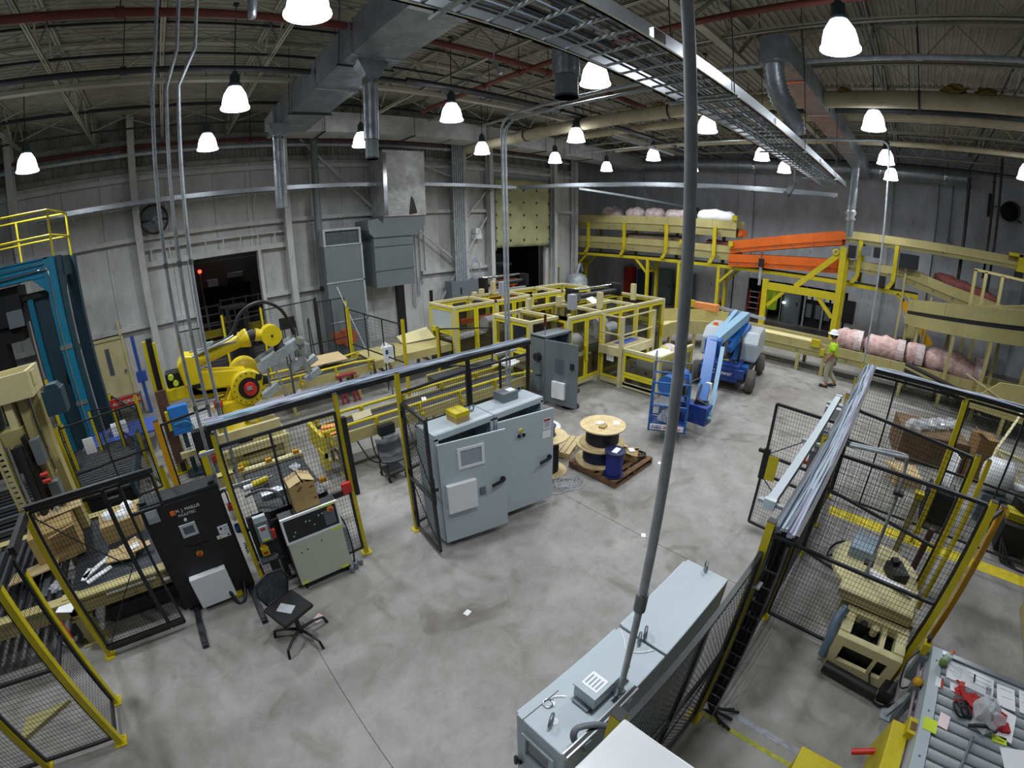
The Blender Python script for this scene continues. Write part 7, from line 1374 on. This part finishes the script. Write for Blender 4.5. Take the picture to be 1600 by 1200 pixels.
MB().prism([(6.8, 4.55), (6.85, 4.4), (7.0, 4.25), (8.65, 4.25), (9.0, 4.4), (9.2, 4.6), (9.22, 5.0), (7.45, 5.05), (7.4, 4.75), (7.2, 4.95), (6.8, 4.9)], 'y', 15.45, 16.7).done('elbow', ductg, t); MB().box(7.48, 9.25, 15.4, 16.6, 5.0, 7.5).done('insulated_riser', foilw, t); MB().quad([(8.5, 15.39, 5.05), (8.85, 15.39, 5.1), (8.72, 15.39, 5.6), (8.62, 15.39, 5.75)], .02).done('torn_patch', blk, t); MB().box(7.47, 7.62, 15.38, 15.4, 5.05, 7.4).done('foil_seam', chrome, t)
tag(MB().box(8.5, 8.85, 16.85, 16.98, 0, 2.2).done('wall_gap', blk), 'dark narrow gap below the grey duct hood on the back wall', 'opening')
t = thing('downpipe', 'tall dark grey downpipe on the back wall left of the air handler', 'pipe', (5.16, 16.2, 2.6)); MB().tube((5.16, 16.2, 2.6), (5.16, 16.2, 8.3), .13, 14).done('pipe', ductg, t); MB().tube((5.16, 16.2, 2.5), (5.16, 16.2, 2.66), .17, 14).done('collar', blk, t); MB().box(5.0, 5.3, 16.3, 16.8, 4.9, 4.96).done('bracket', galv, t)
t = thing('conduit_bank', 'bank of vertical grey conduits running down to a wireway on the back wall', 'conduit', (11.6, 16.5, 1))
for k in range(6): MB().tube((11.3 + .11 * k, 16.45, 2.1), (11.3 + .11 * k, 16.45, 8.2), .045, 8).done('conduit', galv, t)
for z in (3.3, 4.7, 6.1, 7.3): MB().box(11.2, 12.0, 16.48, 16.52, z, z + .05).done('strut', galv, t)
MB().box(10.85, 12.6, 16.2, 16.75, .9, 2.1).done('wireway_box', gdk, t, bev=.01); MB().box(11.3, 11.38, 16.19, 16.2, 1.5, 1.8).done('label', blk, t)
for k in range(4): MB().path([(12.25 + .25 * math.cos(a), 16.3, 2.55 + (.5 - .05 * k) * math.sin(a)) for a in [q * PI / 8 for q in range(17)]], .02, 6).done('cable_loop', inkl, t)
for i, x in enumerate((9.3, 9.55, 9.75, 10.0)): t = thing('wall_conduit', 'thin grey conduit on the back wall right of the duct hood, %s from the left' % ORD[i], 'conduit', (x, 16.9, 1)); MB().path([(x, 16.93, 5.2), (x, 16.93, 1.2 + .5 * i), (x + .12, 16.93, 1.1 + .5 * i), (x + .12, 16.93, 2.4)], .02, 6).done('pipe', galv, t)
tag(MB().box(12.65, 12.95, 16.7, 16.98, 4.15, 4.4).box(12.6, 13.0, 16.7, 16.98, 3.9, 4.12).box(12.75, 12.85, 16.85, 16.98, 4.1, 4.2).done('wall_boxes', white), 'pair of small white boxes on the back wall left of the curtain', 'box')
tag(MB().box(10.2, 10.28, 16.9, 16.98, 1.2, 1.7).box(10.17, 10.31, 16.95, 16.99, 1.15, 1.75).done('hasp_lock', blk), 'small black handle plate on the white back wall', 'handle')
t = thing('dock_curtain', 'large quilted pale green curtain panel hung over the dock opening', 'curtain', (15.7, 16.8, 3.4))
b = MB(); vs = []; NX, NZ = 24, 18
for j in range(NZ + 1):
    for i in range(NX + 1):
        x = 13.78 + 3.75 * i / NX; z = 3.42 + 3.36 * j / NZ; u = (i / NX * 4) % 1; v = (j / NZ * 5) % 1
        vs.append((x, 16.72 - .06 * math.sin(PI * u) * math.sin(PI * v) + .02 * math.sin(i * .9 + j), z))
b._add(vs, [(j * (NX + 1) + i, j * (NX + 1) + i + 1, (j + 1) * (NX + 1) + i + 1, (j + 1) * (NX + 1) + i) for j in range(NZ) for i in range(NX)], True)
o = b.done('quilted_sheet', curt, t); md = o.modifiers.new('solid', 'SOLIDIFY'); md.thickness = .03
b = MB()
for i in range(5):
    for j in range(5): b.cbox(13.85 + 3.6 * i / 4, 16.66, 3.75 + 2.5 * j / 4, .06, .05, .1)
for p_ in b.parts('tie_button', blk, t): pass
MB().box(13.7, 13.78, 16.6, 16.9, 3.3, 6.9).box(17.5, 17.58, 16.6, 16.9, 3.3, 6.9).box(13.78, 17.5, 16.7, 16.9, 6.78, 6.88).parts('curtain_track', gdk, t)
t = thing('galvanised_tank', 'galvanised round tank standing by the wall panel end', 'tank', (18.9, 16.2, 0)); MB().lathe([(0, 0), (.6, 0), (.6, .7), (.615, .72), (.6, .74), (.6, 1.5), (.45, 1.75), (.2, 1.85), (0, 1.87)], (19.0, 16.0, 0), 22).done('shell', galv, t); MB().path(smoothpts([(19.0, 16, 1.85), (19.2, 16, 2.3), (19.6, 16.2, 2.2), (19.8, 16.3, 1.9)]), .08, 8).done('elbow', galv, t)
t = thing('cream_door_frame', 'cream framed door beside the galvanised tank on the back wall', 'door', (18.2, 16.9, 0)); MB().box(17.9, 18.5, 16.88, 16.98, 0, 2.1).done('door_leaf', gdk, t); MB().rect(17.82, 18.58, 16.84, 16.98, 0, 2.25, .08).done('frame', cream, t)
# seen through the doorway
for i, (x0, x1, y, z, lb) in enumerate(((-.5, 1.6, 20.2, 1.0, 'left steel guard railing in the dark room beyond the doorway'), (1.7, 3.9, 20.2, 1.15, 'right steel guard railing in the dark room beyond the doorway'))):
    t = thing('guard_railing', lb, 'railing', (x0, y, 0))
    for k in range(5): x = x0 + (x1 - x0) * k / 4; MB().box(x - .03, x + .03, y - .03, y + .03, 0, z + 1.25).done('rail_post', gdk, t)
    for q in (.5, .85, 1.2): MB().box(x0, x1, y - .02, y + .02, z + q - .03, z + q + .02).done('rail', gdk, t)
MB_ = MB()
for i, z in enumerate((.55, 1.0)): tag(MB().box(-.5, 4.5, 19.5, 19.6, z, z + .3).box(-.4, -.3, 19.6, 19.7, 0, z + .3).box(4.3, 4.4, 19.6, 19.7, 0, z + .3).done('yellow_barrier', yel), ('lower' if i == 0 else 'upper') + ' yellow barrier rail beyond the doorway', 'barrier')
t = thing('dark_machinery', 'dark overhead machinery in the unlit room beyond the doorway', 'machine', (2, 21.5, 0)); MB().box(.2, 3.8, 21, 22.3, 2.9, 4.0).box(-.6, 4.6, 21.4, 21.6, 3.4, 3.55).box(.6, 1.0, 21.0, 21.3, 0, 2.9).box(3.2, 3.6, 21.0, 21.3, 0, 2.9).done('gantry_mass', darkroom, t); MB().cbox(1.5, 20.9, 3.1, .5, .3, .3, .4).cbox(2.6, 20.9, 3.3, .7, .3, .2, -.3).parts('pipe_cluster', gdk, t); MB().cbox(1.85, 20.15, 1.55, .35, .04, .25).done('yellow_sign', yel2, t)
t = thing('signal_lamp', 'red signal lamp glowing in the dark doorway', 'lamp', (1.35, 20.6, 3.2)); MB().lathe([(0, 0), (.06, .02), (.08, .08), (.06, .14), (0, .16)], (1.02, 20.0, 3.62), 12).done('red_lens', redglow, t); MB().box(1.0, 1.04, 20.0, 20.04, 0, 3.62).done('lamp_post', gdk, t)
t = lamp_at(99, 2.6 / .83, 20.6 / .83, 6.2, 'added unseen lamp above the doorway header, lighting the dark plant room'); t.children[-1].data.energy = 34; t.children[-2].scale = (1, 1, .3)  # added unseen lamp, brightens the room behind the doorway
t = lamp_at(99, 16 / .83, 21 / .83, 6.2, 'added unseen lamp above the curtained opening, lighting the dark plant room'); t.children[-1].data.energy = 20; t.children[-2].scale = (1, 1, .3)  # second added lamp, out of sight, lights the room behind the curtain
t = thing('forklift', 'black forklift parked in the doorway facing the robot', 'forklift', (1.9, 18.2, 0))
MB().box(1.5, 2.5, 18.1, 19.2, .2, 1.0).prism([(18.1, 1.0), (19.2, 1.0), (19.1, 1.35), (18.6, 1.35)], 'x', 1.55, 2.45).done('chassis', blkm, t); MB().box(1.6, 1.75, 17.6, 17.8, .05, 2.3).box(2.25, 2.4, 17.6, 17.8, .05, 2.3).box(1.6, 2.4, 17.65, 17.75, 2.2, 2.3).box(1.6, 2.4, 17.65, 17.75, 1.0, 1.1).done('mast', blk, t)
for x in (1.55, 2.42): MB().bar((x, 18.1, 1.0), (x, 18.3, 2.2), .05).bar((x, 19.1, 1.2), (x, 18.95, 2.2), .05).done('cage_post', blk, t)
MB().box(1.5, 2.5, 18.2, 19.0, 2.2, 2.26).done('overhead_guard', blk, t); MB().box(1.7, 2.3, 18.5, 18.9, 1.0, 1.6).done('seat', rub, t)
for x in (1.5, 2.4):
    for y in (18.2, 19.0): MB().disc((x, y, .28), .28, .14, 18, 'x').done('wheel', tyre, t)
for x in (1.7, 2.2): MB().box(x, x + .1, 16.6, 17.6, .05, .1).done('fork', steel, t)
MB().box(1.9, 2.1, 17.58, 17.6, 1.25, 1.35).done('label', paper, t)
t = thing('operator_stand', 'black operator desk frame by the doorway fence', 'stand', (3.6, 15.6, 0))
MB().box(3.2, 3.75, 15.6, 15.7, 1.45, 1.85).done('monitor', blk, t); MB().box(3.25, 3.7, 15.6, 15.9, 1.0, 1.05).done('shelf', gdk, t)
for x in (3.25, 3.7, 4.2): MB().path([(x, 15.6, 0), (x, 15.6, 1.6), (x + .1, 15.8, 1.65), (x + .2, 15.9, 0)], .02, 6).done('leg', blk, t)
tag(MB().box(13.9, 17.4, 20.5, 20.7, .3, 2.8).box(14.2, 16, 20.2, 20.5, 1.2, 1.5).box(15, 17.3, 19.5, 20.5, 2.2, 2.35).done('dock_machinery', gdk), 'grey machinery seen below the green curtain', 'machine')
tag(MB().box(15.0, 17.3, 19.0, 19.3, 1.1, 1.5).box(15.2, 15.35, 19.0, 19.3, 0, 1.1).box(16.9, 17.05, 19.0, 19.3, 0, 1.1).done('orange_beam', orng), 'faded orange beam under the green curtain opening', 'beam')
# ---------------------------------------------------------------- beige wrapping machine in the right-hand cell
t = thing('wrapping_machine', 'beige wrapping machine with a round turntable inside the right-hand cell', 'machine', (5.2, -.8, 0))
MB().disc((5.5, -.62, .62), .60, .05, 40).done('turntable', cream, t); MB().disc((5.5, -.62, .5), .5, .12, 30).done('turntable_skirt', olive, t)
MB().box(4.78, 5.25, -1.2, -.25, .62, .72).box(4.8, 5.6, -1.22, -.3, .56, .62).prism([(4.78, .72), (5.25, .72), (5.25, .78)], 'y', -1.2, -.25).done('cover_plate', cream, t, bev=.01); MB().box(4.85, 5.9, -1.28, -.35, .1, .56).done('drive_housing', olive, t)
MB().box(4.28, 4.38, -1.25, -.45, .38, .5).box(4.7, 4.8, -1.25, -.45, .42, .54).box(4.38, 4.7, -1.25, -1.12, .4, .52).box(4.38, 4.7, -.58, -.45, .4, .52).box(4.38, 4.7, -1.0, -.94, .4, .5).done('open_frame', cream, t)
MB().box(4.28, 4.34, -1.25, -.45, 0.02, .14).box(4.28, 4.34, -.57, -.45, .14, .38).box(4.28, 4.34, -1.25, -1.13, .14, .38).box(4.28, 4.34, -1.0, -.96, .14, .38).done('front_frame', cream, t)
MB().box(4.4, 4.8, -1.22, -.48, .02, .3).done('drive_pan', blk, t); MB().tube((4.16, -.48, .1), (4.1, -1.15, .1), .07, 14).done('bumper_roller', blk, t)
for y in (-.7, -.85): MB().disc((4.62, y, .42), .05, .1, 12).done('knob', cream if y < -.8 else blk, t)
MB().path(smoothpts([(4.62, -.42, .6), (4.5, -.38, .55), (4.35, -.4, .35), (4.3, -.42, .1)], 5), .06, 10).done('blue_hose', mat('slate_blue_cover', '5f7386', .35, var=.2), t)
MB().path(smoothpts([(4.5, -.95, .2), (4.1, -1.1, .08), (4.05, -1.3, .03), (4.4, -1.6, .02), (4.9, -1.8, .02)]), .015, 6).done('floor_cable', blk, t); MB().path(smoothpts([(5.95, -.1, .6), (5.9, .02, .5), (5.7, .05, .45), (5.6, -.02, .55)]), .015, 6).done('side_cable', blk, t); MB().box(4.1, 4.3, -1.35, -1.2, .02, .2).done('rear_motor', blk, t)
tag(MB().box(5.55, 5.9, -.55, -.2, .67, .82).prism([(5.55, .82), (5.9, .82), (5.9, .86)], 'y', -.55, -.2).done('blue_grey_box', mat('blue_grey_cover', '8ba0ae', .4, var=.05), None, bev=.01), 'blue grey box sitting on the turntable in the right-hand cell', 'box')
tag(MB().cbox(5.48, -.88, .75, .3, .22, .14, .5).cbox(5.55, -.82, .85, .1, .1, .06, .5).done('black_tool_case', blk), 'black tool case lying on the turntable in the right-hand cell', 'case')
tag(MB().cbox(5.18, -.8, .785, .1, .6, .012, -.2).cbox(5.1, -1.0, .79, .07, .25, .012, -.2).done('white_strips', paper), 'white paper strips lying on the machine cover in the right-hand cell', 'paper')
t = thing('inner_beige_post', 'beige square post standing inside the right-hand cell', 'post', (7.0, -.95, 0)); MB().box(6.95, 7.05, -1.0, -.9, 0, 1.1).done('column', olive, t); MB().box(6.9, 7.1, -1.05, -.85, 0, .03).done('foot', olive, t); MB().box(6.93, 7.07, -1.02, -.88, 1.1, 1.18).done('yellow_cap', yel, t)
t = thing('inner_maroon_post', 'maroon posts standing behind the turntable in the cell', 'post', (6.3, -1.4, 0))
MB().box(6.3, 6.38, -1.45, -1.37, 0, .95).box(6.55, 6.63, -1.3, -1.22, 0, .9).parts('column', MATS['maroon_cover'], t)
t = thing('gate_clutter', 'grey control boxes with a red switch hanging on the cell fence by the open gate', 'switch box', (6.6, .7, 1.3))
MB().box(6.65, 6.95, .52, .78, 1.95, 2.15).done('bright_box', galv, t); MB().box(6.35, 6.55, .52, .76, 1.6, 1.9).done('grey_box', gdk, t); MB().box(6.35, 6.55, .54, .8, 1.25, 1.55).done('switch_body', gdk, t); MB().box(6.38, 6.44, .8, .92, 1.3, 1.36).done('red_lever', redc, t); MB().lathe([(.03, 0), (.04, .02), (.04, .12), (0, .14)], (6.3, .62, 1.05), 10).done('cream_lens', cream, t); MB().box(6.3, 6.95, .49, .52, .9, 2.2).done('mounting_plate', blkm, t)
# ---------------------------------------------------------------- roller table with paperwork, lower right
t = thing('gravity_roller_table', 'grey gravity roller table covered with paperwork at the lower right', 'table', (3.6, -2.0, 0))
MB().box(2.3, 4.24, -1.52, -1.40, .74, .93).box(2.3, 4.24, -1.56, -1.52, .74, .76).done('near_side_rail', gcab, t, bev=.004); MB().box(4.2, 4.26, -3.6, -1.52, .74, .91).done('end_rail', alum, t)
for i in range(15): MB().tube((4.13 - .125 * i, -1.53, .88), (4.13 - .125 * i, -3.6, .88), .045, 14).done('roller', zinc, t)
for x in (3.95, 2.7):
    for y in (-1.46, -3.4): MB().box(x - .04, x + .04, y - .03, y + .03, 0.01, .74).done('leg', gdk, t)
    MB().box(x - .03, x + .03, -3.4, -1.46, .3, .36).done('cross_member', gdk, t)
MB().bar((3.98, -1.36, .02), (4.2, -1.6, .75), .05).box(3.9, 4.06, -1.42, -1.3, 0, .02).done('brace_leg', galv, t)
MB().box(2.35, 4.2, -1.40, -1.385, .78, .8).box(2.35, 4.2, -1.36, -1.34, .74, .77).parts('side_wireway', mat('mauve_strip', '8a7f8a', .4), t)
MB().box(3.18, 3.32, -1.565, -1.43, .93, .935).done('lime_label', lime, t); MB().box(3.72, 3.84, -1.56, -1.48, .93, .935).done('warning_label', paper, t); MB().box(3.72, 3.84, -1.56, -1.535, .935, .937).done('red_band', redp, t)
for x in (4.05, 3.4, 2.9, 2.5): MB().disc((x, -1.46, .93), .012, .004, 8).done('bolt', gdk, t)
t = thing('yellow_end_guard', 'bright yellow guard box bolted to the near side of the roller table', 'guard', (3.1, -1.3, .4)); MB().box(2.7, 3.26, -1.37, -1.2, .35, .8).done('guard_box', yel, t, bev=.01); MB().box(3.12, 3.3, -1.42, -1.32, .6, .88).done('guard_cap', yel, t); MB().box(3.16, 3.25, -1.40, -1.34, .88, .884).done('slot', woodd, t); MB().tube((3.05, -1.2, .55), (3.0, -1.02, .45), .03, 10).done('red_handle', redc, t)
t = thing('yellow_estop', 'yellow push button on the side of the roller table', 'switch', (3.8, -1.34, .8)); MB().lathe([(.04, 0), (.05, .02), (.05, .05), (.02, .07), (0, .07)], (3.78, -1.34, .8), 16).done('button', yel2, t); MB().box(3.73, 3.83, -1.4, -1.3, .7, .8).done('button_box', gdk, t)
t = thing('photo_eye', 'yellow photo eye sensor with a cable at the corner of the roller table', 'sensor', (4.2, -1.3, .9)); MB().box(4.12, 4.22, -1.36, -1.28, .86, 1.0).done('body', yel, t, bev=.008); MB().box(4.16, 4.22, -1.33, -1.3, 1.0, 1.06).done('head', blk, t); MB().box(4.1, 4.2, -1.4, -1.3, .5, .86).done('stalk', gdk, t); MB().path(smoothpts([(4.15, -1.3, .9), (4.0, -1.2, .8), (3.85, -1.25, .6), (3.8, -1.33, .75)]), .01, 5).done('cable', blk, t)
z = .93
def sheet(x, y, a, b_, rz, label, zz=z, m_=None, lines=6, name='document'):
    Qs = Matrix.Translation((x, y, zz)) @ Matrix.Rotation(rz, 4, 'Z'); t = thing(name, label, 'paper', (x, y, zz))
    MB().box(-a / 2, a / 2, -b_ / 2, b_ / 2, 0, .004).xf(Qs).done('page', m_ or paper, t)
    for k in range(lines): MB().box(a / 2 - .05 - k * (a - .08) / max(1, lines), a / 2 - .043 - k * (a - .08) / max(1, lines), -b_ / 2 + .03, b_ / 2 - .03 - (k % 3) * .02, .004, .005).xf(Qs).done('print_line', inkl, t)
    return t, Qs
sheet(4.0, -1.68, .23, .2, 0, 'left page of the open binder on the roller table'); tt, Qs = sheet(3.99, -1.94, .25, .32, -.05, 'wide printed sheet with a pen mark in the middle of the roller table', z, None, 3)
MB().box(-.02, .08, .05, .065, .004, .012).xf(Qs).done('pen', blk, tt); MB().box(-.1, .0, -.14, -.08, .004, .005).xf(Qs).done('grey_block', inkl, tt)
sheet(3.95, -2.24, .27, .2, .03, 'printed sheet with a dark bar right of the wide sheet on the roller table', z, None, 2); sheet(3.98, -2.5, .28, .22, 0, 'printed sheet at the right edge of the roller table')
sheet(3.36, -1.62, .16, .1, -.1, 'small pinkish note sheet on the rollers near the side rail', z, mat('pale_pink_paper', 'ecd9dd', .8, var=.02), 0); sheet(3.8, -1.7, .1, .13, .1, 'red and white warning card on the rollers', z, None, 3)
sheet(3.62, -2.2, .34, .26, -.15, 'large white sheet under the red cloth on the roller table', z, None, 0); sheet(3.2, -2.4, .4, .32, .3, 'white plain sheet at the lower right corner of the roller table', z, None, 0); sheet(3.42, -2.18, .08, .15, .1, 'lime sticker sheet below the red cloth', z, lime, 2)
t = thing('drink_bottle', 'clear drink bottle of green liquid with an orange cap lying on the roller table', 'bottle', (4.05, -1.52, .99))
Qb = Matrix.Translation((3.98, -1.5, .985)) @ Matrix.Rotation(-.45, 4, 'Z') @ Matrix.Rotation(PI / 2, 4, 'Y')
MB().lathe([(0, 0), (.04, .0), (.045, .02), (.045, .1), (.0, .1)], (0, 0, 0), 14).xf(Qb).done('green_drink', green, t); MB().lathe([(.046, .02), (.046, .14), (.03, .19), (.018, .21)], (0, 0, 0), 14).xf(Qb).done('bottle_body', clearp, t); MB().lathe([(0, .24), (.024, .24), (.024, .205), (0, .205)], (0, 0, 0), 12).xf(Qb).done('orange_cap', orangep, t)
t = thing('lockout_tags', 'bundle of red lockout tags and straps heaped on the roller table', 'tags', (3.66, -1.78, .95))
rnd = random.Random(13)
for k in range(14): MB().cbox(3.68 + rnd.uniform(-.1, .12), -1.78 + rnd.uniform(-.14, .12), .96 + .006 * k, .13, .05, .006, rnd.uniform(0, 3), rnd.uniform(-.4, .4)).done('tag', redk if k % 3 else redp, t)
for k in range(4): MB().path(smoothpts([(3.6, -1.7, .97), (3.52 + .03 * k, -1.66 - .06 * k, 1.0), (3.46 + .03 * k, -1.74 - .05 * k, .96), (3.5, -1.86, .95)]), .012, 5).done('strap', blk, t)
t = thing('clear_parts_bag', 'clear plastic bag of brown parts with a dark strap on the roller table', 'plastic bag', (3.5, -1.95, .93)); crumple((3.52, -1.98, .95), .17, 14, random.Random(21), .8).done('bag', plastw, t); crumple((3.52, -1.98, .95), .09, 12, random.Random(22), .8).done('parts', mat('brown_parts', '7a5f50', .7, var=.4, scale=30), t); MB().path(smoothpts([(3.4, -1.85, .96), (3.38, -1.95, 1.05), (3.42, -2.1, 1.0)]), .018, 6).done('strap', blk, t)
tag(crumple((3.7, -2.02, .95), .1, 12, random.Random(23), .8).done('small_clear_bag', plastw), 'small clear bag beside the red tags on the roller table', 'plastic bag')
tag(MB().cbox(3.62, -2.17, .945, .22, .09, .02, -.3).cbox(3.56, -2.22, .95, .1, .09, .03, .3).done('red_pouch', redk), 'red cloth pouch on the white sheet on the roller table', 'pouch')
tag(MB().tube((3.3, -1.9, .96), (2.6, -1.75, .96), .014, 8).tube((3.3, -1.9, .96), (3.24, -1.887, .96), .018, 8).done('dark_rod', gdk), 'dark metal rod lying across the rollers at the bottom right', 'rod')
t = thing('yellow_bin_lid', 'bright yellow square lid at the bottom edge of the photo', 'bin', (2.2, -.75, 0))
MB().box(2.0, 2.4, -1.1, -.52, 0, .96).done('bin_body', yel, t); MB().box(1.96, 2.42, -1.14, -.5, .96, 1.0).done('lid', yel, t, bev=.01); MB().box(2.02, 2.36, -1.08, -.56, 1.0, 1.02).done('lid_panel', yel, t, bev=.008)
